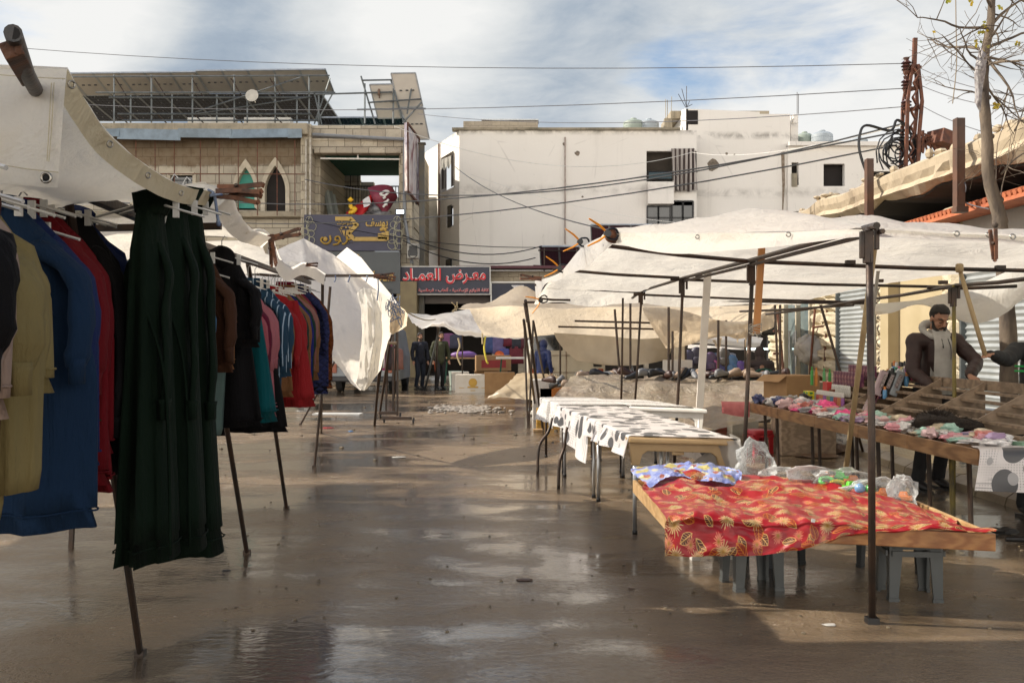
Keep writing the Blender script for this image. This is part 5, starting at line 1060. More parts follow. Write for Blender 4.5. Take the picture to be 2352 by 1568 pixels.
sheet_mb([[P(*p) for p in r] for r in rows], 6, 6, .06, 2.1, 33, (0, -1, .2), lin=True).build('rear_sheet', m_tarpw, T4, True)
T4b = thing('canvas_bundle', 'crumpled dirty white canvas hanging down beside the white tent', 'canvas', P(850, 890, 11.8))
rows = [[(820, 672, 11.6), (835, 660, 11.5), (852, 664, 11.5), (870, 668, 11.7), (888, 680, 12), (903, 698, 12.4)], [(830, 710, 11.6), (845, 706, 11.3), (862, 712, 11.35), (878, 718, 11.6), (895, 722, 12), (908, 730, 12.4)],
        [(832, 770, 11.7), (846, 768, 11.35), (862, 770, 11.3), (876, 770, 11.5), (890, 768, 11.9), (897, 766, 12.2)], [(826, 830, 11.8), (838, 828, 11.45), (852, 830, 11.35), (864, 826, 11.5), (876, 820, 11.8), (884, 810, 12)],
        [(824, 862, 11.8), (834, 872, 11.5), (846, 878, 11.4), (856, 872, 11.5), (866, 862, 11.7), (874, 850, 11.9)], [(818, 880, 11.9), (826, 892, 11.7), (836, 897, 11.6), (844, 892, 11.6), (850, 884, 11.7), (854, 876, 11.8)]]
sheet_mb([[P(*p) for p in r] for r in rows], 8, 8, .11, 4.5, 41, (0, -1, 0), fine=.03, str_=(1, 1, .3), lin=True).build('folds', m_tarp, T4b, True)
rows = [[(895, 690, 12.2), (915, 700, 12.1), (930, 712, 12.3), (936, 722, 12.6)], [(897, 725, 12.1), (910, 735, 11.9), (922, 745, 12.2), (934, 748, 12.6)], [(893, 760, 12.2), (902, 768, 12), (912, 762, 12.2), (924, 756, 12.6)]]
sheet_mb([[P(*p) for p in r] for r in rows], 7, 7, .14, 5, 44, (0, -1, 0), fine=.05, lin=True).build('folds', m_tarpb, T4b, True)
q = MB(); rr = random.Random(9)
for i in range(7): c = P(rr.uniform(898, 918), rr.uniform(695, 735), 11.8); q.tube(spline([c+V(rr.uniform(-.09, .09), 0, rr.uniform(-.12, .12)) for _ in range(5)], 5), .005, 4)
q.build('tangled_cord', m_rope, T4b)
# stand of poles and the wheeled rail behind it
SP = thing('pole_stand', 'cluster of thin dark tent poles standing below the crumpled canvas', 'poles', G(862, 978))
for a, b, y in (((880, 745), (860, 978), None), ((905, 720), (872, 950), None), ((893, 725), (887, 935), None), ((882, 800), (863, 930), None), ((912, 730), (905, 915), None)):
    g_ = G(*b); q = MB(); q.bar(g_, P(a[0], a[1], g_.y-1.2), .04); q.build('pole', m_steel, SP)
gr_ = thing('wheeled_rail', 'empty dark garment rail on castors beside the cluster of tent poles', 'clothes rail', G(905, 975)); a = G(910, 967)
for (x0, y0, x1, y1) in ((870, 953, 915, 953), (878, 965, 945, 966)):
    g0, g1 = G(x0, y0+6, 0), G(x1, y1+6, 0); q = MB(); q.bar(g0+V(0, 0, .09), g1+V(0, 0, .09), .07, .05); q.build('base_bar', m_steel, gr_)
    for e in (g0, g1): q = MB(); q.lathe(e+V(.03, 0, .035), [(.02, -.01), (.035, -.01), (.035, .02), (.02, .02)], 10, (1, 0, 0)); q.bar(e+V(.04, 0, .04), e+V(.04, 0, .1), .03); q.build('castor', m_black, gr_)
for (x, y, tp) in ((887, 953, 735), (913, 965, 735), (903, 953, 740)):
    g_ = G(x, y); q = MB(); q.bar(g_+V(0, 0, .08), P(x, tp, g_.y), .035); q.build('upright', m_steel, gr_)
q = MB(); Yq = G(900, 960).y; q.tube([P(880, 788, Yq), P(912, 788, Yq)], .03, 8); q.build('top_rail', M('wood_grip', (.2, .14, .08), .7), gr_)

# ------------------------------------------------------------------ main right canvas and its frame
T0 = thing('market_canopy', 'large cream canvas canopy stretched over steel poles above the right-hand stalls', 'canopy', P(1965, 540, 5.2))
rowA = [P(1402, 553, 7.9), P(1470, 572, 7.3), P(1560, 583, 6.8), P(1680, 575, 6.3), P(1790, 566, 5.85), P(1960, 545, 5.3), P(2060, 546, 5.15), P(2170, 552, 5.1), P(2300, 556, 5.1), P(2460, 575, 5.1)]
rowB = [P(1402, 534, 7.92), P(1470, 534, 7.4), P(1560, 535, 6.9), P(1680, 535, 6.35), P(1790, 534, 5.95), P(1960, 527, 5.35), P(2060, 529, 5.2), P(2170, 536, 5.15), P(2300, 541, 5.15), P(2460, 553, 5.15)]
rowC = [P(1400, 530, 8.1), P(1480, 517, 7.7), P(1580, 505, 7.4), P(1680, 491, 7.1), P(1757, 478, 6.9), P(1885, 506, 6.4), P(1985, 500, 6.1), P(2110, 521, 6.1), P(2250, 528, 6.2), P(2460, 540, 6.2)]
xs0 = [.74, 1.02, 1.32, 1.6, 1.9, 2.3, 2.75, 3.3, 3.9, 4.7]
rowD = [V(x, 8.4, 2.25-.04*i*.35+.02*math.sin(i*2.1)) for i, x in enumerate(xs0)]
rowE = [V(x-.12, 11.2, 2.26-.02*i*.6) for i, x in enumerate(xs0)]
rowF = [V(x-.25, 14.4, 2.2-.012*i) for i, x in enumerate(xs0)]
rowG = [V(x-.3, 15.2, 2.02-.004*i+.03*math.sin(i*1.7)) for i, x in enumerate(xs0)]
gr = [rowB, rowC, rowD, rowE, rowF, rowG]
# left side drops over the bar ends
lft = [(1330, 588, 7.9), (1395, 545, 7.9)]
gr2 = []
drop = [P(1392, 548, 7.88), P(1386, 560, 8.2), P(1345, 590, 9.0), P(1285, 632, 11.2), P(1232, 690, 14.4), P(1228, 700, 15)]
for r, dpt in zip(gr, drop): gr2.append([dpt]+r)
ms = sheet_mb(gr2, 6, 9, .045, 1.3, 51, fine=.006); ms.build('sheet', m_tarp, T0, True)
sheet_mb([rowB, [lerp(a, b, .5)+V(0, .03, 0) for a, b in zip(rowB, rowA)], rowA], 8, 4, .01, 4, 7, (0, -1, 0)).build('front_valance', m_tarp, T0, True)
q = MB()
sheet_mb([[P(1396, 540, 7.8), P(1372, 548, 8.0), P(1345, 562, 8.4), P(1325, 580, 9.0), P(1305, 605, 10), P(1283, 628, 11.2), P(1250, 640, 13.5), P(1228, 645, 14.4)], [P(1406, 562, 7.8), P(1372, 590, 8.0), P(1352, 610, 8.4), P(1320, 625, 9.0), P(1305, 632, 10), P(1280, 645, 11.2), P(1250, 655, 13.5), P(1232, 700, 14.4)]], 6, 6, .05, 3, 12, (0, -1, 0), q, fine=.01)
q.build('side_valance', m_tarpw, T0, True)
q = MB(); sheet_mb([[P(1975, 700, 12.2), P(2080, 692, 11), P(2130, 684, 10.7), P(2240, 655, 10.6), P(2345, 612, 10.4), P(2480, 590, 10.4)], [P(1985, 715, 12), P(2060, 708, 11), P(2124, 694, 10.7), P(2200, 706, 10.5), P(2330, 662, 10.3), P(2480, 640, 10.3)], [P(2012, 723, 11.9), P(2050, 718, 11), P(2118, 700, 10.7), P(2230, 742, 10.5), P(2315, 715, 10.3), P(2352, 660, 10.3)]], 7, 6, .08, 2.2, 61, (0, -1, 0), q); q.build('rear_valance', m_tarp, T0, True)
q = MB()
for x, y, Y in ((1600, 545, 6.7), (1808, 540, 5.85), (2192, 538, 5.1), (2265, 541, 5.1), (2320, 545, 5.1)): eyelet(q, P(x, y, Y)+V(0, -.03, 0), (0, -1, .2), .013)
q.build('eyelets', m_brass, T0, True)
# frame
F0 = thing('stall_frame', 'dark steel tube frame with rows of posts and cross bars under the large canopy', 'frame', G(2003, 1430))
rail = [P(2014, 518, 4.95), V(1.88, 5.2, 2.05), V(1.88, 7.9, 2.09), V(1.89, 11.0, 2.15), V(1.85, 14.2, 2.17), V(1.8, 14.9, 2.1)]
for k, (a, b) in enumerate(zip(rail, rail[1:])):
    q = MB(); q.tube([a, b], .018, 8); q.build('rail', m_steel, F0)
    if k in (1, 2): q = MB(); q.tube([a+V(.02, -.1, -.035), b+V(.01, .25, -.03)], .014, 6); q.build('rail', m_steel, F0)
posts = [(G(2003, 1430), V(1.85, 5.16, 2.04)), (V(1.80, 7.85, 0), V(1.91, 7.9, 2.08)), (V(1.78, 10.95, 0), V(1.89, 11.0, 2.14)), (V(1.70, 14.1, 0), V(1.85, 14.2, 2.16)), (V(1.62, 14.9, 0), V(1.66, 14.9, 2.1)), (G(2190, 1172), P(2191, 655, 8.6)), (V(4.3, 12.2, .1), P(1885, 700, 12.2)), (V(4.6, 5.4, .1), V(4.5, 5.4, 2.0))]
m_ypost = M('yellow_worn_post', (.22, .17, .03), .6, (.06, .05, .035), 6, .3)
for i, (a, b) in enumerate(posts):
    q = MB(); q.tube([a, lerp(a, b, .5)+V(.006, 0, 0), b], .0165 if i else .0185, 10); q.build('post', m_ypost if i == 5 else m_steel, F0, True)
    if i < 4 or i == 5: q = MB(); q.box(b+V(-.005, 0, -.1), (.045, .04, .17)); q.box(b+V(.04, 0, -.06), (.022, .03, .11)); q.box(b+V(-.036, 0, -.09), (.022, .03, .14)); q.build('socket', m_steel, F0, bevel=.004)
q = MB(); q.box(G(2003, 1430)+V(0, 0, .015), (.06, .06, .03)); q.build('foot_cap', m_black, F0)
bars = [[P(1385, 563, 7.9), P(1735, 601, 7.9)], [P(1738, 601, 7.92), P(2480, 624, 7.9)], [P(1270, 618, 11.0), P(1560, 638, 11)], [P(1540, 641, 11.05), P(2230, 660, 11.0)], [P(1228, 654, 14.3), P(1480, 672, 14.3)], [P(1455, 676, 14.2), P(1985, 694, 14.2)], [P(1228, 684, 14.9), P(1310, 689, 14.9)], [P(1660, 690, 15), P(2015, 697, 15)],
        [P(2195, 655, 8.6), P(2420, 632, 6.6)], [P(2195, 656, 8.6), P(1975, 690, 11.5)], [P(1975, 690, 11.5), P(1760, 722, 16)], [P(2130, 660, 9.2), P(2335, 657, 9.2)], [P(1700, 715, 15.5), P(1960, 700, 12)]]
for a, b in bars: q = MB(); q.tube([a, lerp(a, b, .5)-V(0, 0, .012), b], .0165, 8); q.build('cross_bar', m_steel, F0)
for x, y, Y in ((1952, 610, 7.9), (2296, 622, 7.9), (2020, 650, 11), (1605, 640, 11), (1720, 676, 14.2), (2165, 655, 9)): q = MB(); q.box(P(x, y, Y)+V(0, -.01, .025), (.075, .045, .035)); q.build('joint_sleeve', m_steel, F0, bevel=.004)
# clamps
clampo(P(1402, 537, 7.75), (-1, -.15, .05), .2, 'black and orange spring clamp at the front left corner of the large canopy')
clampo(P(1338, 556, 8.5), (-1, -.1, .1), .18, 'second orange-handled clamp along the left edge of the large canopy'); clampo(P(1290, 616, 10.6), (-1, 0, .1), .2, 'third orange-handled clamp, low on the left edge of the large canopy'); clampo(P(1246, 688, 14.2), (-1, -.1, -.4), .24, 'orange-handled clamp at the far bottom corner of the large canopy')
peg(P(1240, 640, 13.8), (-1, 0, .1), .26, 'rusty clamp on the far left corner of the large canopy'); peg(P(2281, 533, 5.05), (.02, -.1, -1), .14, 'rusty clamp hanging on the front edge of the large canopy', spread=.04)
q = MB(); q.ell(P(1403, 540, 7.8), (.05, .04, .06), 10, 7); q.ell(P(1410, 548, 7.8), (.05, .04, .04), 8, 6); one(q, 'knot', m_peg, 'brown knot of cloth at the front left corner of the large canopy', 'knot')
# braces
q = MB(); q.bar(P(1750, 563, 7.7), P(1737, 766, 7.75), .05, .04, up=(0, 1, 0)); one(q, 'wooden_brace', M('orange_pine', (.50, .23, .07), .55, (.36, .15, .045), 4, .1, st=(1, 1, .15)), 'orange pine batten taped to the second steel post', 'batten', bevel=.003)
q = MB(); rr = random.Random(5)
for i in range(6): q.tube([P(1735, 745+i*4, 7.72)+V(.05*math.cos(a*PI/4), .04*math.sin(a*PI/4), .01*math.sin(a+i)) for a in range(9)], .003, 4)
for i in range(5): q.tube([P(1733, 760+i*2, 7.7), P(1733+rr.uniform(-12, 16), 765+rr.uniform(-4, 12), 7.65)], .002, 3)
one(q, 'clear_tape', M('tape', (.5, .48, .42), .25, trans=.3), 'clear tape wound round the second steel post and the pine batten', 'tape')
q = MB(); q.bar(P(1628, 590, 10.4), P(1607, 937, 10.35), .075, .03, up=(0, 1, 0)); one(q, 'white_post', M('white_post', (.66, .62, .56), .6, (.55, .5, .44), 3), 'white painted post with small holes standing on the white table', 'post', bevel=.004)
q = MB(); q.tube([P(2012, 542, 6.9), P(1984, 760, 7.6), G(1930, 1176)], [.02, .022, .021], 10); one(q, 'wooden_pole', M('pale_pole', (.46, .36, .2), .7, (.3, .21, .11), 8, .3, st=(1, 1, .2)), 'long pale wooden pole propping the canopy in front of the goods table', 'pole', smooth=True)
q = MB(); q.tube([P(2020, 600, 9.9), P(2003, 735, 10.0)], .018, 8); one(q, 'pale_rod', M('grey_rod', (.36, .34, .3), .6), 'short grey rod hanging beside the long wooden pole', 'rod')
q = MB(); q.tube([P(2204, 617, 7.8), P(2234, 720, 7.78), P(2264, 818, 7.75)], [.016, .018, .018], 10); q.lathe(P(2204, 617, 7.8), [(.022, -.03), (.03, -.02), (.03, .03), (.02, .04)], 12); one(q, 'wooden_pole', M('pale_pole', (0, 0, 0)), 'pale wooden pole held up against the cross bar by the gloved hand', 'pole', smooth=True)
# ------------------------------------------------------------------ far canopies
TB = thing('market_canopy', 'sagging beige canvas canopy over the shoe stalls in the middle distance', 'canopy', P(1400, 780, 20))
cp = [(1050, 706), (1120, 706), (1200, 704), (1300, 706), (1400, 704), (1500, 703), (1600, 702), (1700, 705), (1780, 699)]
r0 = [P(x, y+4, 19) for x, y in cp]; r1 = [P(x, y, 19.2) for x, y in cp]
r2 = [P(x, y, 21) for x, y in ((1075, 706), (1130, 698), (1196, 672), (1290, 700), (1380, 690), (1470, 675), (1590, 694), (1690, 712), (1784, 702))]
r3 = [P(x, y, 22.6) for x, y in ((1095, 745), (1140, 752), (1200, 758), (1290, 752), (1380, 765), (1470, 778), (1560, 765), (1680, 742), (1780, 712))]
r4 = [P(x, y, 23.4) for x, y in ((1112, 772), (1170, 776), (1240, 772), (1300, 768), (1390, 785), (1480, 806), (1560, 775), (1660, 755), (1770, 745))]
sheet_mb([r1, r2, r3, r4], 6, 8, .14, .8, 71, fine=.01).build('sheet', m_tarpb, TB, True)
sheet_mb([[P(x, y, 18.95) for x, y in ((1480, 704), (1560, 712), (1650, 735), (1720, 735), (1782, 700))], [P(x, y, 18.9) for x, y in ((1480, 720), (1560, 760), (1650, 760), (1720, 755), (1778, 745))], [P(x, y, 18.9) for x, y in ((1530, 800), (1570, 795), (1660, 772), (1700, 778), (1776, 752))]], 8, 6, .1, 1.8, 72, (0, -1, 0), fine=.03).build('ragged_flap', m_tarpb, TB, True)
q = MB()
for (x, y, dx, L) in ((1655, 775, -4, 30), (1692, 765, 3, 22), (1715, 752, -3, 45), (1720, 790, -6, 90), (1640, 780, 6, 18)): q.grid([[P(x+dx*v+w_*(4-3*v), y+L*v, 18.8)+V(0, .03*math.sin(v*9), 0) for w_ in (-1, 0, 1)] for v in (0, .25, .5, .75, 1)])
q.build('torn_strip', m_tarpb, TB, True)
TC = thing('canvas_drop', 'wide grey-beige canvas hanging in a deep curve in front of the white van', 'canvas', P(1420, 838, 21))
rows = [[(1272, 764), (1340, 768), (1400, 772), (1460, 778), (1510, 776), (1548, 770)], [(1282, 785), (1345, 795), (1400, 800), (1455, 802), (1510, 798), (1544, 790)], [(1305, 812), (1355, 818), (1405, 822), (1455, 822), (1505, 818), (1540, 808)], [(1325, 828), (1370, 836), (1410, 839), (1455, 839), (1500, 833), (1536, 824)]]
sheet_mb([[P(x, y, 20.8+.3*math.sin(i*1.3)) for i, (x, y) in enumerate(r)] for r in rows], 7, 6, .1, 1.2, 73, (0, -1, 0)).build('sheet', M('greige_canvas', (.52, .47, .39), .8, (.42, .37, .3), 2, .3, 9, trans=.35), TC, True)
sheet_mb([[P(1544, 772, 20.6), P(1556, 768, 20.6), P(1572, 772, 20.7)], [P(1542, 810, 20.6), P(1560, 812, 20.6), P(1576, 815, 20.7)], [P(1545, 850, 20.6), P(1560, 862, 20.6), P(1574, 858, 20.7)]], 5, 6, .06, 3, 9, (0, -1, 0)).build('side_fold', m_tarp, TC, True)
TA = thing('market_canopy', 'low white sheet canopy with a crumpled front hem above the two walking men', 'canopy', P(1100, 775, 26))
rows = [[(936, 722, 30), (1000, 722, 30), (1060, 716, 30), (1110, 712, 29), (1180, 705, 28), (1260, 712, 28)], [(945, 738, 28), (1005, 733, 27.5), (1060, 735, 27), (1120, 745, 26.5), (1190, 750, 26), (1260, 745, 26)], [(965, 752, 26), (1012, 742, 25.5), (1060, 758, 25.2), (1120, 768, 25), (1190, 770, 25), (1260, 765, 25)], [(975, 750, 25.8), (1020, 752, 25.3), (1060, 772, 25.1), (1120, 776, 24.9), (1190, 779, 24.9), (1260, 774, 24.9)]]
sheet_mb([[P(*p) for p in r] for r in rows], 7, 7, .16, 1.0, 75, fine=.03).build('sheet', m_tarpw, TA, True)
TD = thing('market_canopy', 'small white-topped canopy at the far right in front of the bag shop', 'canopy', P(1660, 800, 27))
rows = [[(1570, 790, 27), (1620, 795, 27), (1700, 802, 27), (1740, 812, 27)], [(1575, 772, 27.1), (1625, 775, 27.1), (1695, 781, 27.1), (1750, 782, 27.1)], [(1580, 762, 29.5), (1642, 755, 29.5), (1700, 768, 29.5), (1752, 779, 29)], [(1580, 800, 31), (1640, 800, 31), (1700, 803, 31), (1740, 802, 30.5)]]
sheet_mb([[P(*p) for p in r] for r in rows], 6, 6, .08, 1.1, 77).build('sheet', m_tarpw, TD, True)
fB = thing('stall_frame', 'thin dark pole frame under the sagging beige canopy', 'frame', G(1240, 985)); 
for a, b, yb, r_ in (((1207, 690), (1247, 985), None, .022), ((1203, 735), (1232, 955), None, .02), ((1225, 738), (1262, 935), None, .02), ((1225, 735), (1215, 880), 17.5, .018), ((1204, 735), (1212, 900), 17.5, .018)):
    g_ = G(*b) if yb is None else V(fx(b[0], yb), yb, 0); q = MB(); q.tube([P(a[0], a[1], 13.2 if yb is None and a[0] < 1210 else 16.2 if yb is None else yb), g_], r_, 7); q.build('post', m_steel, fB)
for px, top, Y in ((1287, 765, 22), (1412, 710, 17.8), (1448, 690, 18), (1536, 705, 17), (1545, 760, 18), (1650, 735, 17), (1668, 735, 19), (1712, 780, 19), (1575, 780, 20), (1780, 700, 17.2), (1792, 700, 16.5)):
    q = MB(); q.tube([P(px, top, Y), V(fx(px+(12 if px == 1780 else (20 if px == 1412 else 0)), Y), Y, 0)], .022, 7); q.build('post', m_steel, fB)
for a, b, Y in (((1205, 694), (1700, 694), 17.6), ((1320, 737), (1650, 745), 19.5), ((1282, 750), (1560, 757), 20.5), ((1205, 696), (1212, 740), 13.3)): q = MB(); q.tube([P(*a, Y), P(*b, Y)], .02, 7); q.build('cross_bar', m_steel, fB)
q = MB()
for px in (1730, 1782, 1858, 1880): pass
one(q.tube([P(1585, 788, 27), P(1742, 797, 27)], .025, 6), 'cross_pole', m_steel, 'thin pole across the underside of the small far canopy', 'pole')
fa = thing('tent_pole', 'pale steel tent pole in front of the man in navy', 'pole', G(975, 895)); q = MB(); q.tube([G(976, 895), P(1010, 750, 26)], .03, 7); q.build('tube', m_galv, fa)
fa = thing('tent_pole', 'dark tent pole between the two walking men', 'pole', G(1000, 890)); q = MB(); q.tube([G(1000, 893), P(1006, 752, 26)], .03, 7); q.tube([G(1062, 893), P(1062, 770, 26)], .02, 7); q.build('tube', m_steel, fa)
for (pts, lab, m_) in (([(1115, 772), (1112, 800), (1118, 830), (1122, 833)], 'yellow strap dangling from the low white canopy', M('yellow_strap', (.6, .5, .05), .6)), ([(1052, 776), (1056, 795), (1050, 815), (1058, 838)], 'loose cream tie string hanging from the low white canopy', m_twine), ([(1237, 770), (1240, 785), (1236, 795)], 'frayed canvas strip hanging beside the leaning poles', m_twine), ([(1108, 758), (1108, 785), (1109, 790)], 'short cream string hanging under the beige canopy edge', m_twine)):
    q = MB(); q.tube(spline([P(x, y, 24.6) for x, y in pts], 5), .022, 4); one(q, 'tie_strap', m_, lab, 'strap')
q = MB(); rr = random.Random(1); [q.tube([P(1050, 706, 19), P(1050+rr.uniform(-14, 4), 706+rr.uniform(-12, 12), 18.9)], .012, 4) for _ in range(9)]; one(q, 'frayed_knot', m_twine, 'frayed twine knot at the left corner of the beige canopy', 'knot')
wire(P(912, 700, 14), P(1000, 733, 25), .1, .012, 'thin guy line from the crumpled canvas to the low white canopy', m_twine)
# ================================================================== PATTERNED CLOTHS
def cellpat(t, vec, scale, seedoff=0.0, rnd=.8):
    """voronoi cells: returns (dx, dy, dist, angle, id colour) of each point from its cell's centre"""
    v = t.n('ShaderNodeTexVoronoi', voronoi_dimensions='2D'); mp = t.n('ShaderNodeMapping'); mp.inputs['Location'].default_value = (seedoff, seedoff*.7, 0); t.l(vec, mp.inputs[0]); mp.inputs['Scale'].default_value = (scale, scale, 1)
    t.l(mp.outputs[0], v.inputs['Vector']); v.inputs['Scale'].default_value = 1; v.inputs['Randomness'].default_value = rnd
    sb = t.n('ShaderNodeVectorMath', operation='SUBTRACT'); t.l(mp.outputs[0], sb.inputs[0]); t.l(v.outputs['Position'], sb.inputs[1]); s = t.n('ShaderNodeSeparateXYZ'); t.l(sb.outputs[0], s.inputs[0])
    sc = t.n('ShaderNodeSeparateColor'); t.l(v.outputs['Color'], sc.inputs[0])
    return s.outputs[0], s.outputs[1], v.outputs['Distance'], t.mt('ARCTAN2', s.outputs[1], s.outputs[0]), sc.outputs
def smooth_lt(t, a, b, w=.02): return t.mt('SUBTRACT', 1.0, t.ramp(t.mt('ADD', t.mt('MULTIPLY', t.mt('SUBTRACT', a, b), 1/(2*w)), .5, clamp=True), [(0, 0.), (1, 1.)]))
def mat_red():
    t = NT('red_floral_oilcloth'); uv = t.coord('UV'); c = (.30, .006, .011)
    nz_ = t.noise(uv, 4, 3); c = t.mix(t.ramp(nz_, [(.3, 0.), (.7, 1.)]), c, (.27, .007, .012))
    for k, (sc, off, fillc, linec) in enumerate(((8.5, 3.3, (.07, .012, .01), (.62, .36, .12)), (7.5, 9.1, (.2, .012, .01), (.5, .17, .02)))):
        dx, dy, d, an, col = cellpat(t, uv, sc, off, .75); a = t.mt('MULTIPLY', col[0], 6.28); ca, sa = t.mt('COSINE', a), t.mt('SINE', a)
        u_ = t.mt('ADD', t.mt('MULTIPLY', dx, ca), t.mt('MULTIPLY', dy, sa)); v_ = t.mt('SUBTRACT', t.mt('MULTIPLY', dy, ca), t.mt('MULTIPLY', dx, sa))
        # leaf: |v| < .17*(1-(u/.34)^2)
        lim = t.mt('MULTIPLY', t.mt('SUBTRACT', 1.0, t.mt('POWER', t.mt('ABSOLUTE', t.mt('DIVIDE', u_, .36)), 2.0)), .19); e = t.mt('SUBTRACT', lim, t.mt('ABSOLUTE', v_))
        inside = t.mt('GREATER_THAN', e, 0.0); line = t.mt('MULTIPLY', inside, t.mt('LESS_THAN', e, .022)); vein = t.mt('MULTIPLY', inside, t.mt('LESS_THAN', t.mt('ABSOLUTE', v_), .012))
        rib = t.mt('MULTIPLY', inside, t.mt('LESS_THAN', t.mt('FRACT', t.mt('MULTIPLY', t.mt('SUBTRACT', u_, t.mt('ABSOLUTE', v_)), 9.0)), .16)); has = t.mt('GREATER_THAN', col[1], .1)
        c = t.mix(t.mt('MULTIPLY', inside, has), c, fillc); c = t.mix(t.mt('MULTIPLY', t.mt('MAXIMUM', line, t.mt('MAXIMUM', vein, rib)), has), c, linec)
    for sc, off, R0, cc in ((7.0, 1.7, .33, (.5, .38, .18)), (8.0, 6.1, .26, (.62, .20, .12))):
        dx, dy, d, an, col = cellpat(t, uv, sc, off, .7); ray = t.mt('SINE', t.mt('ADD', t.mt('MULTIPLY', an, 17.0), t.mt('MULTIPLY', col[0], 6))); ray2 = t.mt('SINE', t.mt('MULTIPLY', an, 29.0))
        rad = t.mt('MULTIPLY', t.mt('ADD', t.mt('ADD', .62, t.mt('MULTIPLY', ray, .3)), t.mt('MULTIPLY', ray2, .14)), R0); m = t.mt('MULTIPLY', t.mt('LESS_THAN', d, rad), t.mt('GREATER_THAN', col[1], .25))
        fc = t.mix(t.ramp(d, [(.02, 0.), (R0*.5, 1.)]), (.30, .16, .02), cc); c = t.mix(t.mt('MULTIPLY', m, .92), c, fc)
    o = t.coord('Object'); nb = t.bump(t.noise(o, 5, 6, .6, .8), .45, .03); nb = t.bump(t.noise(o, 16, 5, .6, .5), .25, .01, nb)
    return t.bsdf(c, .36, 0, nb, trans=.08, spec=.4)
m_redcloth = mat_red()
def mat_dots(name, sc=4.2, ymul=1.0):
    t = NT(name); uv = t.coord('UV'); c = (.74, .70, .68); g = t.mt('MULTIPLY', t.mt('LESS_THAN', t.mt('FRACT', t.mt('MULTIPLY', t.noise(uv, 1.6, 1), 9)), .4), .0)
    s = t.n('ShaderNodeSeparateXYZ'); t.l(uv, s.inputs[0])
    zone = t.ramp(t.noise(uv, 2.3, 1), [(.5, 0.), (.52, 1.)]); dots = t.mt('MULTIPLY', t.mt('LESS_THAN', t.mt('ADD', t.mt('POWER', t.mt('SUBTRACT', t.mt('FRACT', t.mt('MULTIPLY', s.outputs[0], 55)), .5), 2.0), t.mt('POWER', t.mt('SUBTRACT', t.mt('FRACT', t.mt('MULTIPLY', s.outputs[1], 55)), .5), 2.0)), .05), zone)
    c = t.mix(t.mt('MULTIPLY', dots, .7), c, (.16, .15, .15)); z2 = t.ramp(t.noise(t.coord('UV', (1, 1, 1), loc=(5, 3, 0)), 2.6, 1), [(.54, 0.), (.56, 1.)])
    stp = t.mt('MULTIPLY', t.mt('LESS_THAN', t.mt('FRACT', t.mt('MULTIPLY', s.outputs[1], 32)), .35), z2); c = t.mix(t.mt('MULTIPLY', stp, .45), c, (.2, .19, .19))
    for k, (s_, off, R0, cc) in enumerate(((sc, 2.0, .27, (.09, .09, .095)), (sc*1.15, 7.7, .13, (.38, .37, .37)), (sc*.9, 4.4, .17, (.075, .075, .08)))):
        dx, dy, d, an, col = cellpat(t, uv, s_, off, .85); rad = t.mt('MULTIPLY', R0, t.mt('ADD', .7, t.mt('MULTIPLY', col[0], .5))); dd = t.mt('SQRT', t.mt('ADD', t.mt('POWER', dx, 2.0), t.mt('POWER', t.mt('MULTIPLY', dy, .8), 2.0)))
        c = t.mix(t.mt('MULTIPLY', t.mt('LESS_THAN', dd, rad), t.mt('GREATER_THAN', col[1], .22)), c, cc)
    o = t.coord('Object'); nb = t.bump(t.noise(o, 5, 5, .6, .6), .3, .02); return t.bsdf(c, .4, 0, nb, trans=.22, spec=.5)
m_dots = mat_dots('white_cloth_black_dots', 4.5); m_dots2 = mat_dots('white_cloth_black_dots_large', 3.6)
def mat_diam():
    t = NT('black_diamond_print'); uv = t.coord('UV'); s = t.n('ShaderNodeSeparateXYZ'); t.l(uv, s.inputs[0])
    f = lambda a, k: t.mt('ABSOLUTE', t.mt('SUBTRACT', t.mt('FRACT', t.mt('MULTIPLY', a, k)), .5)); d = t.mt('ADD', f(s.outputs[0], 11.0), f(s.outputs[1], 11.0)); r = t.mt('FRACT', t.mt('MULTIPLY', d, 3.0))
    fine = t.mt('FRACT', t.mt('MULTIPLY', t.mt('ADD', s.outputs[0], s.outputs[1]), 34)); c = t.mix(t.mt('GREATER_THAN', r, .52), (.68, .66, .63), (.07, .06, .06)); z = t.ramp(t.mt('FRACT', t.mt('MULTIPLY', s.outputs[1], 1.6)), [(.22, 0.), (.24, 1.)])
    c2 = t.mix(t.mt('MULTIPLY', t.mt('GREATER_THAN', t.noise(t.coord('UV', (30, 70, 1)), 1.0, 3), .56), .75), (.72, .7, .68), (.2, .2, .21)); return t.bsdf(t.mix(z, c, c2), .4, 0, t.bump(t.noise(t.coord('Object'), 6, 5), .2, .02), trans=.15)
m_diam = mat_diam()
def mat_blue():
    t = NT('blue_fruit_plastic'); uv = t.coord('UV'); v = t.n('ShaderNodeTexChecker'); t.l(uv, v.inputs[0]); v.inputs['Scale'].default_value = 9; v.inputs[1].default_value = (.22, .27, .58, 1); v.inputs[2].default_value = (.36, .42, .70, 1)
    dx, dy, d, an, col = cellpat(t, uv, 5.0, 1.1, .8); c = t.mix(t.ramp(d, [(.2, 1.), (.27, 0.)]), v.outputs[0], (.55, .48, .18)); dx, dy, d, an, col = cellpat(t, uv, 7.0, 5.1, .8); c = t.mix(t.ramp(d, [(.13, 1.), (.19, 0.)]), c, (.40, .14, .10))
    dx, dy, d, an, col = cellpat(t, uv, 6.0, 8.1, .8); c = t.mix(t.ramp(d, [(.13, 1.), (.18, 0.)]), c, (.60, .58, .45)); o = t.coord('Object'); return t.bsdf(c, .3, 0, t.bump(t.noise(o, 14, 5, .6, 1.2), .7, .02), trans=.25)
m_bluecl = mat_blue()
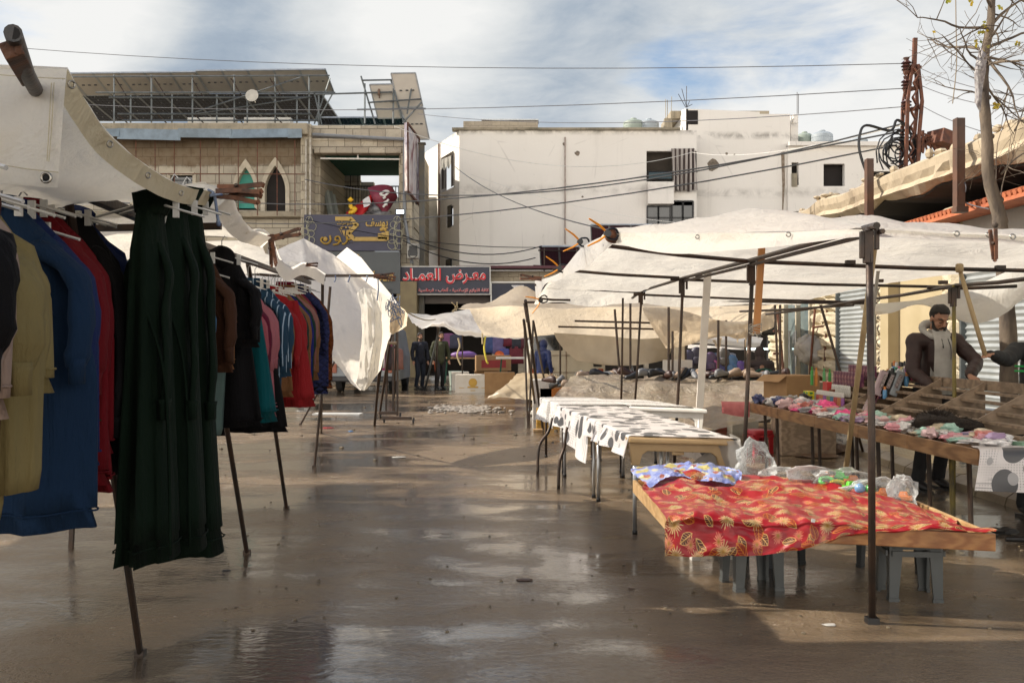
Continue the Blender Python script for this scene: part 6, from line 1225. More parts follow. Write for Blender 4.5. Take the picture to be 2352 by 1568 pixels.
def wood(name, c, c2, rough=.5, st=(1, 1, 1), sc=3):
    t = NT(name); o = t.coord('Object', st); wv = t.n('ShaderNodeTexWave', wave_type='RINGS', rings_direction='Z'); t.l(o, wv.inputs[0]); wv.inputs['Scale'].default_value = sc; wv.inputs['Distortion'].default_value = 9; wv.inputs['Detail'].default_value = 4; wv.inputs['Detail Scale'].default_value = 1.6
    n = t.noise(o, 12, 6, .7); cc = t.mix(wv.outputs['Fac'], c, c2); cc = t.mix(t.mt('MULTIPLY', t.ramp(n, [(.5, 0.), (.75, 1.)]), .4), cc, tuple(x*.4 for x in c2)); b = t.noise(t.coord('Object'), 2.2, 6, .6); cc = t.mix(t.mt('MULTIPLY', t.ramp(b, [(.5, 0.), (.7, 1.)]), .5), cc, tuple(x*.55 for x in c2))
    return t.bsdf(cc, rough, 0, t.bump(n, .3, .006), spec=.5)
m_pine = wood('wet_pine', (.42, .20, .07), (.27, .105, .032), .38, (1, 1, 3)); m_plank = wood('grey_plank', (.30, .22, .15), (.19, .135, .09), .6, (1, 1, 2.5)); m_pale = wood('pale_board', (.5, .33, .16), (.38, .22, .09), .5, (1, 1, 3))
m_bplank = wood('brown_table_board', (.31, .17, .075), (.19, .095, .04), .42, (1, .4, 3))

# ================================================================== RED TRAY TABLE
zT = .45
c_nl, c_nr, c_fr, c_fl = V(.90, 5.60, zT), V(2.52, 5.19, zT), V(2.55, 6.25, zT), V(.885, 7.2, zT)
TR = thing('wooden_tray', 'low orange pine tray table resting on grey plastic stools', 'table', V(1.7, 5.8, .33))
def board(nm, a, b, h, w_, par, mat, dz=0): q = MB(); q.bar(a-V(0, 0, h/2-dz), b-V(0, 0, h/2-dz), w_, h, up=(0, 0, 1)); return q.build(nm, mat, par, bevel=.004)
board('front_board', c_nl+V(.02, 0, 0), c_nr, .09, .022, TR, m_pine); board('end_board', c_nr+V(-.012, .014, .0), c_fr+V(-.012, 0, 0), .088, .022, TR, m_pale); board('rear_board', c_fr+V(-.03, 0, 0), c_fl+V(.03, 0, 0), .085, .022, TR, m_pine); board('end_board', c_fl, c_nl+V(0, .012, 0), .09, .024, TR, m_pale)
q = MB(); q.poly([p+V(0, 0, -.075) for p in (c_nl, c_nr, c_fr, c_fl)], (0, 0, -.018)); q.build('tray_bottom', m_pine, TR)
q = MB(); q.bar(lerp(c_nl, c_nr, .6)+V(.0, .02, -.03), lerp(c_fl, c_fr, .6)+V(0, 0, -.03), .02, .06); q.bar(lerp(c_nl, c_nr, .86)+V(-.05, .55, -.01), lerp(c_nl, c_nr, .86)+V(-.5, .72, -.01), .02, .05); q.build('divider', m_pine, TR)
# stools
def stool(name, loc, rz, mat, h, w_, label, gp):
    r = thing(name, label, 'stool', (0, 0, 0), gp); t_ = .024
    q = MB(); rg = []
    for z, s_ in ((h-.05, 1.0), (h-.03, 1.02), (h-.01, 1.0), (h, .94)): rg.append([V(w_*s_*(abs(math.cos(a))**.35)*(1 if math.cos(a) > 0 else -1), w_*s_*(abs(math.sin(a))**.35)*(1 if math.sin(a) > 0 else -1), z) for a in [2*PI*(k+.5)/24 for k in range(24)]])
    q.rings(rg); q.build('seat', mat, r, .6)
    for sx in (-1, 1):
        for sy in (-1, 1):
            q = MB(); rg = []
            for z in (0, .02, .021, h*.5, h-.04):
                k = 1+(h-z)*.28; wd = .03+.009*(z/h)*2+(.005 if z < .021 else 0); c = V(sx*(w_-.04)*k, sy*(w_-.04)*k, z)
                rg.append([c+V(sx*wd*.6, sy*wd*.6, 0), c+V(-sx*wd, sy*wd*.6, 0), c+V(-sx*wd, sy*(wd*.6-.018), 0), c+V(sx*(wd*.6-.018), sy*(wd*.6-.018), 0), c+V(sx*(wd*.6-.018), -sy*wd, 0), c+V(sx*wd*.6, -sy*wd, 0)])
            q.rings(rg); q.build('leg', mat, r)
    q = MB()
    for sx, sy in ((1, 0), (-1, 0), (0, 1), (0, -1)): q.box(V(sx*w_*1.0, sy*w_*1.0, h-.075), (.012 if sx else w_*1.7, .012 if sy else w_*1.7, .03))
    q.build('skirt', mat, r); r.location = loc; r.rotation_euler = (0, 0, rz); return r
m_sg = M('stool_grey', (.07, .076, .076), .4, (.052, .058, .058), 4); m_sd = M('stool_dark', (.03, .034, .036), .4); m_sw = M('stool_white', (.56, .54, .5), .45, (.42, .4, .36), 4)
s1 = stool('plastic_stool', (0, 0, 0), 0, m_sg, .345, .155, 'grey plastic stool under the left half of the red tray table', 'stools under the tray')
s1.location = (fx(1732, 5.85), 5.92, 0); s1.rotation_euler = (0, 0, .12)
s2 = dup(s1, (fx(2100, 5.6), 5.68, 0), -.1, 'grey plastic stool under the right front corner of the red tray table')
s3 = stool('plastic_stool', (fx(1790, 6.4), 6.55, 0), .5, m_sd, .345, .155, 'black plastic stool in the middle row under the red tray table', 'stools under the tray')
s4 = dup(s3, (fx(2060, 6.2), 6.32, 0), .25, 'black plastic stool behind the right grey stool under the tray'); s5 = stool('plastic_stool', (fx(1640, 6.5), 6.75, 0), .1, m_sw, .345, .15, 'off-white plastic stool under the far left of the red tray table', 'stools under the tray')
# red cloth: drapes over the tray and hangs down in front
RC = thing('red_tablecloth', 'red oilcloth printed with cream flowers and brown leaves, hanging off the low tray', 'tablecloth', V(1.5, 5.5, .25))
L = lambda px, py, Y: P(px, py, Y)
rows = [[L(1520, 1085, 6.85), L(1590, 1088, 6.8), L(1700, 1090, 6.9), L(1800, 1098, 6.75), L(1900, 1108, 6.5), L(2000, 1130, 6.25), L(2100, 1160, 6.0), L(2200, 1192, 5.6)],
        [L(1476, 1112, 6.75), L(1570, 1118, 6.5), L(1680, 1122, 6.4), L(1790, 1118, 6.3), L(1890, 1128, 6.2), L(1990, 1148, 6.0), L(2080, 1176, 5.75), L(2200, 1203, 5.45)],
        [L(1495, 1145, 6.2), L(1590, 1140, 6.1), L(1690, 1152, 6.0), L(1790, 1148, 5.95), L(1890, 1158, 5.85), L(1990, 1174, 5.7), L(2090, 1192, 5.5), L(2225, 1210, 5.32)],
        [L(1528, 1186, 5.62), L(1610, 1182, 5.56), L(1700, 1186, 5.52), L(1790, 1190, 5.47), L(1880, 1192, 5.42), L(1980, 1200, 5.36), L(2100, 1206, 5.3), L(2287, 1213, 5.18)],
        [L(1527, 1206, 5.575), L(1612, 1208, 5.52), L(1700, 1211, 5.475), L(1790, 1214, 5.425), L(1878, 1213, 5.375), L(1975, 1209, 5.32), L(2095, 1212, 5.26), L(2288, 1217, 5.155)],
        [L(1527, 1244, 5.57), L(1612, 1244, 5.51), L(1700, 1243, 5.45), L(1790, 1242, 5.42), L(1875, 1236, 5.36), L(1960, 1218, 5.31), L(2090, 1216, 5.25), L(2288, 1219, 5.15)],
        [L(1527, 1279, 5.55), L(1612, 1279, 5.5), L(1700, 1277, 5.45), L(1785, 1271, 5.4), L(1862, 1258, 5.36), L(1950, 1226, 5.31), L(2085, 1217, 5.245), L(2288, 1220, 5.15)]]
sheet_mb(rows, 12, 9, .06, 3.8, 81, (0, -.55, .8), fine=.006).build('cloth', m_redcloth, RC, True)
q = MB(); q.box(L(1868, 1195, 5.33), (.02, .004, .018), ry=.2); q.build('sticker', m_white, RC)
rows = [[L(1450, 1078, 7.15), L(1510, 1066, 7.2), L(1560, 1064, 7.2), L(1620, 1068, 7.1), L(1672, 1072, 6.95), L(1702, 1080, 6.8)], [L(1450, 1083, 7.0), L(1505, 1074, 7.0), L(1560, 1078, 6.95), L(1600, 1070, 6.9), L(1660, 1080, 6.8), L(1704, 1088, 6.7)],
        [L(1470, 1100, 6.85), L(1520, 1092, 6.75), L(1565, 1086, 6.75), L(1610, 1092, 6.65), L(1660, 1100, 6.6), L(1702, 1104, 6.6)], [L(1493, 1119, 6.6), L(1525, 1100, 6.65), L(1568, 1094, 6.6), L(1615, 1104, 6.55), L(1655, 1108, 6.5), L(1703, 1116, 6.5)]]
q = sheet_mb(rows, 10, 8, .05, 6, 83, (0, -.4, .9), fine=.012); one(q, 'blue_plastic_sheet', m_bluecl, 'crinkled blue fruit-print plastic sheet on the left back corner of the tray', 'sheet', smooth=.5)
# toys in clear bags on the tray
m_bag = None
t = NT('clear_plastic_bag'); o = t.coord('Object'); nb = t.bump(t.noise(o, 26, 5, .6, 1.5), .7, .015); b = t.n('ShaderNodeBsdfPrincipled'); b.inputs['Base Color'].default_value = (.8, .82, .82, 1); b.inputs['Roughness'].default_value = .08; t.l(nb, b.inputs['Normal'])
tr_ = t.n('ShaderNodeBsdfTransparent'); x = t.n('ShaderNodeMixShader'); fr = t.n('ShaderNodeFresnel'); fr.inputs[0].default_value = 1.5; t.l(nb, fr.inputs['Normal']); t.l(t.mt('ADD', t.mt('MULTIPLY', fr.outputs[0], 1.0), .04, clamp=True), x.inputs[0]); t.l(tr_.outputs[0], x.inputs[1]); t.l(b.outputs[0], x.inputs[2]); t.l(x.outputs[0], t.out.inputs[0]); m_bag = t.m
def blobmesh(c, r, seed, n=12, m=8, amp=.25, fs=3.0, flat=0):
    q = MB(); q.ell(c, r, n, m); c = Vector(c)
    for i, v in enumerate(q.v):
        d = v-c; k = 1+amp*nz((d.x/r[0], d.y/r[1], d.z/r[2]), fs*.5, seed); q.v[i] = c+V(d.x*k, d.y*k, d.z*k)
    return q
rr = random.Random(31)
toys = [((1895, 1098), (.62, .18, .03), 'orange', 'car'), ((1930, 1100), (.05, .45, .05), 'green', 'car'), ((1960, 1108), (.7, .2, .03), 'orange', 'car'), ((1925, 1116), (.7, .6, .04), 'yellow', 'ring'), ((1955, 1122), (.12, .5, .04), 'lime green', 'car'), ((1985, 1120), (.72, .62, .03), 'yellow', 'ring'), ((1900, 1108), (.1, .5, .08), 'green', 'ring'), ((2000, 1132), (.08, .5, .1), 'green', 'ball'), ((2030, 1138), (.7, .2, .02), 'orange', 'car'), ((2050, 1142), (.65, .65, .65), 'black and white', 'ball'), ((2075, 1146), (.72, .17, .03), 'orange', 'car'), ((2012, 1146), (.68, .22, .04), 'orange', 'ring'), ((1975, 1130), (.1, .3, .6), 'blue', 'ball')]
for i, ((px, py), col, cn, kind) in enumerate(toys):
    Yt = 6.55-.12*(py-1098)/50*5*.6; c = P(px, py+4, Yt); m = M('toy_'+cn.replace(' ', '_'), col, .25, tuple(x*.9 for x in col), 3, coat=.3)
    r = thing('plastic_toy', '%s plastic toy %s on the back of the tray, %s' % (cn, kind, ('leftmost toys', 'middle of the heap', 'right end of the heap')[min(2, i//5)]), 'toy', c, 'bagged plastic toys on the tray')
    q = MB()
    if kind == 'car':
        a = rr.uniform(-.5, .5); q.box(c+V(0, 0, .02), (.12, .055, .03), rz=a); q.box(c+V(0, 0, .045), (.065, .045, .03), rz=a, taper=.7)
    elif kind == 'ring': q.tube([c+V(.045*math.cos(k*PI/6), .03*math.sin(k*PI/6), .02+.02*math.sin(k*PI/6)) for k in range(13)], .014, 7)
    else: q.ell(c+V(0, 0, .035), (.034,)*3, 12, 8)
    q.build('toy_body', m, r, kind != 'car', bevel=.006 if kind == 'car' else 0)
    if kind == 'car':
        q = MB(); [q.lathe(c+V(dx, -.03, .01), [(.016, 0), (.016, .012)], 8, (0, 1, 0)) for dx in (-.04, .04)]; q.build('wheels', m_black, r)
    if cn.startswith('black'): q = MB(); [q.ell(c+V(.033*x, -.026, .035+.03*z), (.011, .01, .011), 6, 4) for x, z in ((0, 0), (.7, .5), (-.7, .5), (.5, -.7), (-.5, -.7))]; q.build('patches', m_black, r)
for i, (px, py, w_, h_, Yt, lab) in enumerate(((1735, 1078, .13, .16, 7.0, 'tall crumpled clear bag standing behind the blue sheet'), (1790, 1092, .14, .05, 6.8, 'flat clear bag on the red cloth behind its middle'), (1860, 1096, .16, .06, 6.6, 'clear bag at the left end of the toys'), (1935, 1108, .2, .075, 6.5, 'clear bag round the middle toys'), (2010, 1132, .2, .07, 6.3, 'clear bag round the green toys'), (2072, 1142, .09, .11, 6.1, 'small upright clear bag at the right end of the toys'))):
    q = blobmesh(P(px, py, Yt)+V(0, 0, h_*.2), (w_, w_*.6, h_), i, 16, 12, .5, 5); one(q, 'clear_bag', m_bag, lab, 'plastic bag', 'clear bags on the tray', smooth=True)

# ================================================================== FOLDING TABLES WITH DOTTED CLOTH
m_tan = M('tan_plastic', (.40, .27, .13), .45, (.34, .22, .10), 3, .1, 30); m_wpl = M('white_plastic', (.74, .72, .68), .4, (.64, .61, .56), 3)
def folding_table(name, label, a, b, c, d, mat, grp, legs=4, z=.735, legmat=None, skirt=True):
    """a near-left, b near-right, c far-right, d far-left corners (xy)"""
    ctr = V((a[0]+b[0]+c[0]+d[0])/4, (a[1]+b[1]+c[1]+d[1])/4, 0); r = thing(name, label, 'table', ctr, grp)
    q = MB(); q.poly([V(p[0], p[1], z-.045) for p in (a, b, c, d)], (0, 0, .045)); q.build('tabletop', mat, r, bevel=.014)
    A, B, C, D = [V(p[0], p[1], 0) for p in (a, b, c, d)]
    for s0, s1, o in ((A, B, (D-A)), (D, C, (A-D))):
        o = o.normalized(); u = (s1-s0).normalized(); W = (s1-s0).length; s = s0+o*.05
        pts = [(.02, 0), (W-.02, 0), (W-.02, -.055), (W-.035, -.17), (W-.09, -.17), (W-.11, -.09), (W-.15, -.06), (.15, -.06), (.11, -.09), (.09, -.17), (.035, -.17), (.02, -.055)]
        q = MB(); q.poly([s+u*x+V(0, 0, z-.046+zz) for x, zz in pts], o*.045); q.bar(s+u*.14+o*.06+V(0, 0, z-.1), s+u*(W-.14)+o*.06+V(0, 0, z-.1), .025, .02); q.box(s+u*W/2+o*.05+V(0, 0, z-.115), (.09, .05, .035)); q.build('end_bracket', mat, r, bevel=.008)
        for x in (.06, W-.06):
            q = MB(); q.tube([s+u*x+o*.02+V(0, 0, 0.012), s+u*x+o*.02+V(0, 0, z-.1)], .0165, 10); q.lathe(s+u*x+o*.02, [(.02, 0), (.02, .02), (.0166, .03)], 10, mi=1); q.build('leg', [legmat or m_alu, m_black], r, True)
    return r
FT1 = folding_table('folding_table', 'tan plastic folding table, nearest of the row, under the dotted cloth', (.875, 7.45), (1.62, 7.25), (1.45, 9.0), (.72, 9.12), m_tan, 'folding tables in the aisle row')
FT2 = folding_table('folding_table', 'folding table behind the tan one, hidden under the dotted cloth', (.71, 9.2), (1.44, 9.08), (1.24, 10.72), (.5, 10.8), m_tan, 'folding tables in the aisle row')
FT3 = folding_table('folding_table', 'long white plastic folding table crossing behind the dotted tables', (1.3, 10.95), (2.06, 10.5), (1.75, 11.9), (1.0, 12.2), m_wpl, 'folding tables in the aisle row')
FT4 = folding_table('folding_table', 'white plastic folding table farthest left under the diamond cloth', (.52, 11.0), (1.28, 10.98), (1.05, 12.5), (.36, 12.55), m_wpl, 'folding tables in the aisle row', legmat=m_steel)
z = .741
rows = []; n = 14; eL = [V(.885, 7.42, z), V(.80, 8.3, z), V(.72, 9.1, z), V(.61, 10.0, z), V(.5, 10.8, z)]; eR = [V(1.64, 7.22, z), V(1.56, 8.2, z), V(1.47, 9.0, z), V(1.36, 9.9, z), V(1.24, 10.75, z)]
def dotcloth(eL, eR, dl, dr, seed, label, zc=.741, mat=None, grp='dotted cloths'):
    rr = random.Random(seed); rows = []
    for i in range(len(eL)):
        a, b = eL[i], eR[i]; out = (a-b).normalized(); l_, r_ = dl[i], dr[i]; w_ = .02*math.sin(i*2.3+seed)
        row = [a+out*(.05+w_)+V(0, 0, -l_), a+out*(.035+w_)+V(0, 0, -l_*.6), a+out*(.02)+V(0, 0, -l_*.25), a+out*.014+V(0, 0, -.02), a+out*.002+V(0, 0, .003)]
        row += [lerp(a, b, k)+V(0, 0, .005) for k in (.1, .3, .5, .7, .9)]
        row += [b-out*.002+V(0, 0, .003), b-out*.014+V(0, 0, -.02), b-out*.03+V(0, 0, -r_*.5), b-out*.045+V(0, 0, -r_)]; rows.append(row)
    g = surf(rows, 3, 7)
    for i, r in enumerate(g):
        for j, p in enumerate(r):
            if j < 13 or j > len(r)-10:
                e = (p.z-zc); r[j] = p+V((-1 if j < 13 else 1)*(.022*math.sin(i*.85+seed)+.03*nz(p, 5, seed))*min(1, -e*6 if e < 0 else 0), 0, 0)
            else: r[j] = p+V(0, 0, max(0, nz(p, 7, seed))*.006)
    lu = [0]; mid = g[len(g)//2]
    for j in range(1, len(mid)): lu.append(lu[-1]+(mid[j]-mid[j-1]).length)
    lv = [0]
    for i in range(1, len(g)): lv.append(lv[-1]+(g[i][len(mid)//2]-g[i-1][len(mid)//2]).length)
    q = MB(); q.grid(g, 0, [[(lu[j], lv[i]) for j in range(len(mid))] for i in range(len(g))]); return one(q, 'tablecloth', mat or m_dots, label, 'tablecloth', grp, smooth=True)
ys = [0, .25, .5, .75, 1]
eLa = [lerp(V(.885, 7.46, z), V(.71, 9.2, z), k) for k in ys]; eRa = [lerp(V(1.625, 7.24, z), V(1.44, 9.1, z), k) for k in ys]
dotcloth(eLa, eRa, [.17, .155, .15, .16, .15], [.3, .3, .3, .3, .3], 3, 'white cloth with black dots covering the nearest folding table')
eLb = [lerp(V(.70, 9.18, z+.003), V(.5, 10.85, z+.003), k) for k in ys]; eRb = [lerp(V(1.43, 9.08, z+.003), V(1.23, 10.75, z+.003), k) for k in ys]
dotcloth(eLb, eRb, [.42, .34, .25, .21, .2], [.2, .2, .2, .2, .2], 5, 'black-dotted white cloth with a torn edge hanging low, on the second folding table')
eLc = [lerp(V(.53, 11.02, z+.004), V(.36, 12.5, z+.004), k) for k in ys]; eRc = [lerp(V(1.27, 11.0, z+.004), V(1.04, 12.45, z+.004), k) for k in ys]
dotcloth(eLc, eRc, [.26, .26, .25, .25, .25], [.02, .02, .02, .02, .02], 7, 'white and black diamond-patterned cloth on the farthest left folding table', mat=m_diam, grp='diamond cloths')
eLd = [lerp(V(1.32, 10.98, z+.004), V(1.02, 12.15, z+.004), k) for k in ys]; eRd = [lerp(V(1.93, 10.62, z+.004), V(1.62, 11.9, z+.004), k) for k in ys]
dotcloth(eLd, eRd, [.01, .01, .01, .01, .01], [.01, .01, .01, .01, .01], 9, 'white and black diamond-patterned cloth lying flat on the long white table', mat=m_diam, grp='diamond cloths')
q = MB(); sheet_mb([[V(1.55, 7.28, .72), V(1.66, 7.24, .74), V(1.68, 7.7, .74)], [V(1.35, 7.6, .5), V(1.69, 7.24, .5), V(1.72, 7.7, .5)], [V(1.3, 7.7, .28), V(1.66, 7.28, .3), V(1.7, 7.7, .3)]], 7, 7, .04, 5, 3, (0, -1, 0), q); one(q, 'plastic_cover', M('milky_plastic', (.6, .58, .55), .3, (.5, .48, .44), 3, .4, 9, trans=.5, alpha=.55), 'milky plastic sheet hanging at the right end of the tan folding table', 'plastic sheet', smooth=True)
q = MB(); sheet_mb([[V(.8, 8.1, .5), V(.8, 8.25, .55)], [V(.83, 8.1, .28), V(.83, 8.3, .3)]], 4, 4, .02, 5, 3, (1, 0, 0), q)
# curved steel legs of the farthest table
q = MB(); q.tube(spline([V(.45, 11.05, .6), V(.4, 11.0, .45), V(.3, 10.95, .3), V(.28, 10.9, 0)], 5), .016, 8); q.build('leg', m_steel, FT4, True); q = MB(); q.tube(spline([V(.55, 9.9, .6), V(.52, 9.9, .4), V(.47, 9.85, .25), V(.46, 9.85, 0)], 5), .016, 8); q.build('leg', m_steel, FT4, True)

# ================================================================== GOODS TABLE AND DISPLAY RACK
GT = thing('goods_table', 'long brown wooden stall table with a board edge, crowded with small goods', 'table', V(3.3, 8.8, 0))
e0, e1 = V(2.72, 11.45, .75), V(3.03, 6.45, .75); segs = [0, .21, .42, .62, .8, 1]
for a, b in zip(segs, segs[1:]): board('edge_board', lerp(e0, e1, a)+V(0, -.004, 0), lerp(e0, e1, b)+V(0, .004, 0), .105, .022, GT, m_bplank, -.0)
q = MB(); q.poly([e0+V(.01, 0, -.06), e1+V(.01, 0, -.06), V(4.0, 6.5, .69), V(3.95, 11.45, .69)], (0, 0, -.02)); q.build('tabletop', m_bplank, GT)
board('end_board', e1+V(.0, .0, 0), V(4.0, 6.5, .75), .1, .02, GT, m_bplank); board('end_board', e0+V(.012, 0, 0), V(3.95, 11.45, .75), .1, .02, GT, m_bplank)
for px, py, Y in ((1757, 1078, 11.3), (1784, 1082, 11.1), (1864, 1085, 10.6), (1880, 1086, 10.5), (1955, 1095, 9.9), (1966, 1098, 9.8), (2047, 1118, 9.9), (2016, 1118, 8.6), (2132, 1175, 8.2), (2183, 1190, 8.0), (2225, 1180, 7.2)):
    yy = CH*F/(py-CY) if py < 1125 and py > 1076 and px not in (2016,) else Y; X = (px-CX)/F*yy; X = max(X, 2.72+.02+(11.45-yy)*.062); q = MB(); q.tube([V(X+.02, yy, 0), V(X, yy, .66)], .019, 7); q.build('leg', m_steel if px != 2183 else m_ypost, GT)
# cover cloth at near right end, and dark cloth pinkish at far end
rows = [[V(3.06, 6.42, .756), V(3.4, 6.42, .757), V(3.8, 6.42, .757), V(4.3, 6.42, .757)], [V(3.02, 6.3, .758), V(3.4, 6.3, .758), V(3.8, 6.3, .758), V(4.3, 6.3, .758)], [V(3.0, 6.17, .757), V(3.35, 6.16, .757), V(3.8, 6.16, .757), V(4.3, 6.16, .757)], [V(2.98, 6.13, .68), V(3.3, 6.12, .68), V(3.8, 6.12, .68), V(4.3, 6.12, .68)], [V(2.95, 6.13, .5), V(3.3, 6.1, .49), V(3.8, 6.1, .48), V(4.3, 6.1, .48)]]
rows = [[p+V(0, .22, 0) for p in r] for r in rows]
q = sheet_mb(rows, 8, 6, .02, 3, 6, (0, -1, 0)); one(q, 'tablecloth', m_dots2, 'white cloth with large black dots over the near end of the goods table', 'tablecloth', 'dotted cloths', smooth=True)
rows = [[P(1655, 921, 11.5), P(1690, 922, 11.5), P(1725, 922, 11.5)], [P(1657, 926, 11.35), P(1690, 928, 11.35), P(1722, 927, 11.35)], [P(1658, 948, 11.32), P(1690, 955, 11.3), P(1722, 958, 11.3)]]
q = sheet_mb(rows, 6, 5, .02, 5, 6, (0, -1, 0)); one(q, 'pink_towel', M('pink_towel', (.46, .15, .15), .9, (.36, .1, .1), 12, .6, 60), 'salmon pink towel hanging over the far end of the goods table', 'towel', smooth=True)
# display rack: sloping compartments
RK = thing('display_rack', 'empty sloping wooden display rack with slatted compartments on the goods table', 'rack', V(3.6, 8.3, .74))
def rk(y, s): # s 0 front bottom ..1 back top
    f = V(3.36+(9.2-y)*.045, y, .775); b_ = V(3.97+(9.2-y)*.03, y+.02, 1.08); return lerp(f, b_, s)
dy = [10.9, 10.05, 9.2, 8.4, 7.6, 6.8]
for y in dy:
    q = MB(); f, b_ = rk(y, 0), rk(y, 1); q.poly([V(f.x, y, .74), f+V(0, 0, .01), b_+V(0, 0, .025), V(b_.x, b_.y, .74)], (0, .018, 0)); q.build('divider', m_plank, RK)
for a, b in zip(dy, dy[1:]):
    for k, s in enumerate((.05, .25, .45, .65, .85)):
        if a > 9.9 and k == 0 and False: continue
        p, p2 = rk(a-.004, s), rk(b+.022, s); q = MB(); q.bar(p+V(.05, 0, -.015), p2+V(.05, 0, -.015), .085, .02); q.build('shelf', m_plank, RK)
    q = MB(); p, p2 = rk(a-.004, 1), rk(b+.022, 1); q.bar(p+V(.03, 0, -.005), p2+V(.03, 0, -.005), .014, .085); q.build('back_board', m_plank, RK)
    if a in (10.9, 10.05, 9.2, 8.4): q = MB(); q.bar(p+V(.015, 0, -.2), p2+V(.015, 0, -.2), .012, .22 if a != 8.4 else .2); 
    if a in (10.9, 10.05): q.build('back_panel', m_plank, RK)
    if a == 9.2: q = MB(); q.bar(p+V(.015, -.25, -.19), p2+V(.015, 0, -.19), .012, .25); q.build('back_panel', m_plank, RK)
# ---- goods standing in the rack
rr = random.Random(77)
ORD = ['first', 'second', 'third', 'fourth', 'fifth', 'sixth', 'seventh', 'eighth', 'ninth', 'tenth', 'eleventh', 'twelfth', 'thirteenth', 'fourteenth', 'fifteenth', 'sixteenth', 'seventeenth', 'eighteenth', 'nineteenth', 'twentieth']
def goods_box(c, size, mat, label, grp, rz=0, ry=0, rx=0, face=None, nm='carton', cat='box'):
    q = MB(); q.box(Vector(c)+V(0, 0, size[2]/2), size, rz, rx, ry)
    if face is None: return one(q, nm, mat, label, cat, grp, bevel=.002)
    r = thing(nm, label, cat, c, grp); q.build('box_body', mat, r, bevel=.002)
    q = MB(); q.box(Vector(c)+V(-.002, -.002, size[2]*.5), (size[0]*1.0+.004, size[1]*.8, size[2]*.55), rz, rx, ry); q.build('print', face, r); return r
m_dyeb = M('dye_box_purple', (.11, .03, .075), .35, (.28, .12, .16), 22, thr=(.45, .6)); m_dyef = M('dye_face', (.38, .20, .20), .35, (.14, .04, .08), 26, thr=(.4, .6))
# rows of hair colour boxes (far compartments), stepping up the slope
for row, (s, n, y0) in enumerate(((.62, 9, 11.3), (.86, 8, 11.25))):
    for i in range(n):
        y = y0-i*.088; p = rk(y, s); goods_box(V(p.x+.02, y, p.z+.0), (.05, .078, .15), m_dyeb, '%s purple hair colour box from the far end of the rack\'s %s row' % (ORD[i], ('lower', 'upper')[row]), 'hair colour boxes', face=m_dyef)
def bottle(c, h, r_, col, cap, label, grp, shape=0, mat=None):
    r = thing('bottle', label, 'bottle', c, grp); c = Vector(c); m = mat or M('btl_%02d%02d%02d' % tuple(int(x*99) for x in col), col, .3); mc = M('cap_%02d%02d%02d' % tuple(int(x*99) for x in cap), cap, .35)
    q = MB(); 
    if shape == 0: q.lathe(c, [(r_*.92, 0), (r_, .006), (r_, h*.66), (r_*.8, h*.74)], 10)
    elif shape == 1: q.lathe(c, [(r_*.7, 0), (r_, h*.2), (r_*1.05, h*.5), (r_*.8, h*.7)], 10)
    else: q.lathe(c, [(r_*.9, 0), (r_, .01), (r_, h*.6), (r_*.95, h*.7)], 10)
    q.build('bottle_body', m, r, .7); q = MB(); q.lathe(c+V(0, 0, h*.72), [(r_*(.62 if shape == 0 else .85), 0), (r_*(.62 if shape == 0 else .85), h*.2), (r_*.4 if shape == 1 else r_*.6, h*.28)], 10); q.build('cap', mc, r, .7); return r
BC = [((.55, .55, .53), (.02, .02, .02), 'white', 'black'), ((.08, .1, .3), (.6, .6, .6), 'navy', 'white'), ((.5, .08, .15), (.02, .02, .02), 'crimson', 'black'), ((.1, .28, .5), (.55, .2, .05), 'blue', 'orange'), ((.3, .1, .35), (.6, .58, .5), 'violet', 'cream'), ((.6, .5, .2), (.02, .02, .02), 'gold', 'black'), ((.04, .3, .15), (.6, .6, .6), 'green', 'white'), ((.03, .03, .035), (.5, .5, .5), 'black', 'silver')]
rows_b = [(.98, 10.35, 11, .17, .02), (.80, 10.3, 10, .155, .022), (.60, 10.25, 9, .14, .023), (.42, 10.05, 7, .13, .021)]
for ri, (s, y0, n, h, r_) in enumerate(rows_b):
    for i in range(n):
        y = y0-i*.062-ri*.0; p = rk(y, s); k = (i*3+ri*5+(i//3)) % 8; b_ = BC[k]
        if y < 9.45 and s < .9: continue
        bottle(V(p.x+.03+rr.uniform(-.008, .008), y, p.z-.01), h*rr.uniform(.9, 1.15), r_, b_[0], b_[1], '%s bottle with %s cap, %s from the far end of the rack\'s %s row' % (b_[2], b_[3], ORD[i], ('top', 'second', 'third', 'lowest')[ri]), 'toiletry bottles', (i+ri) % 3)
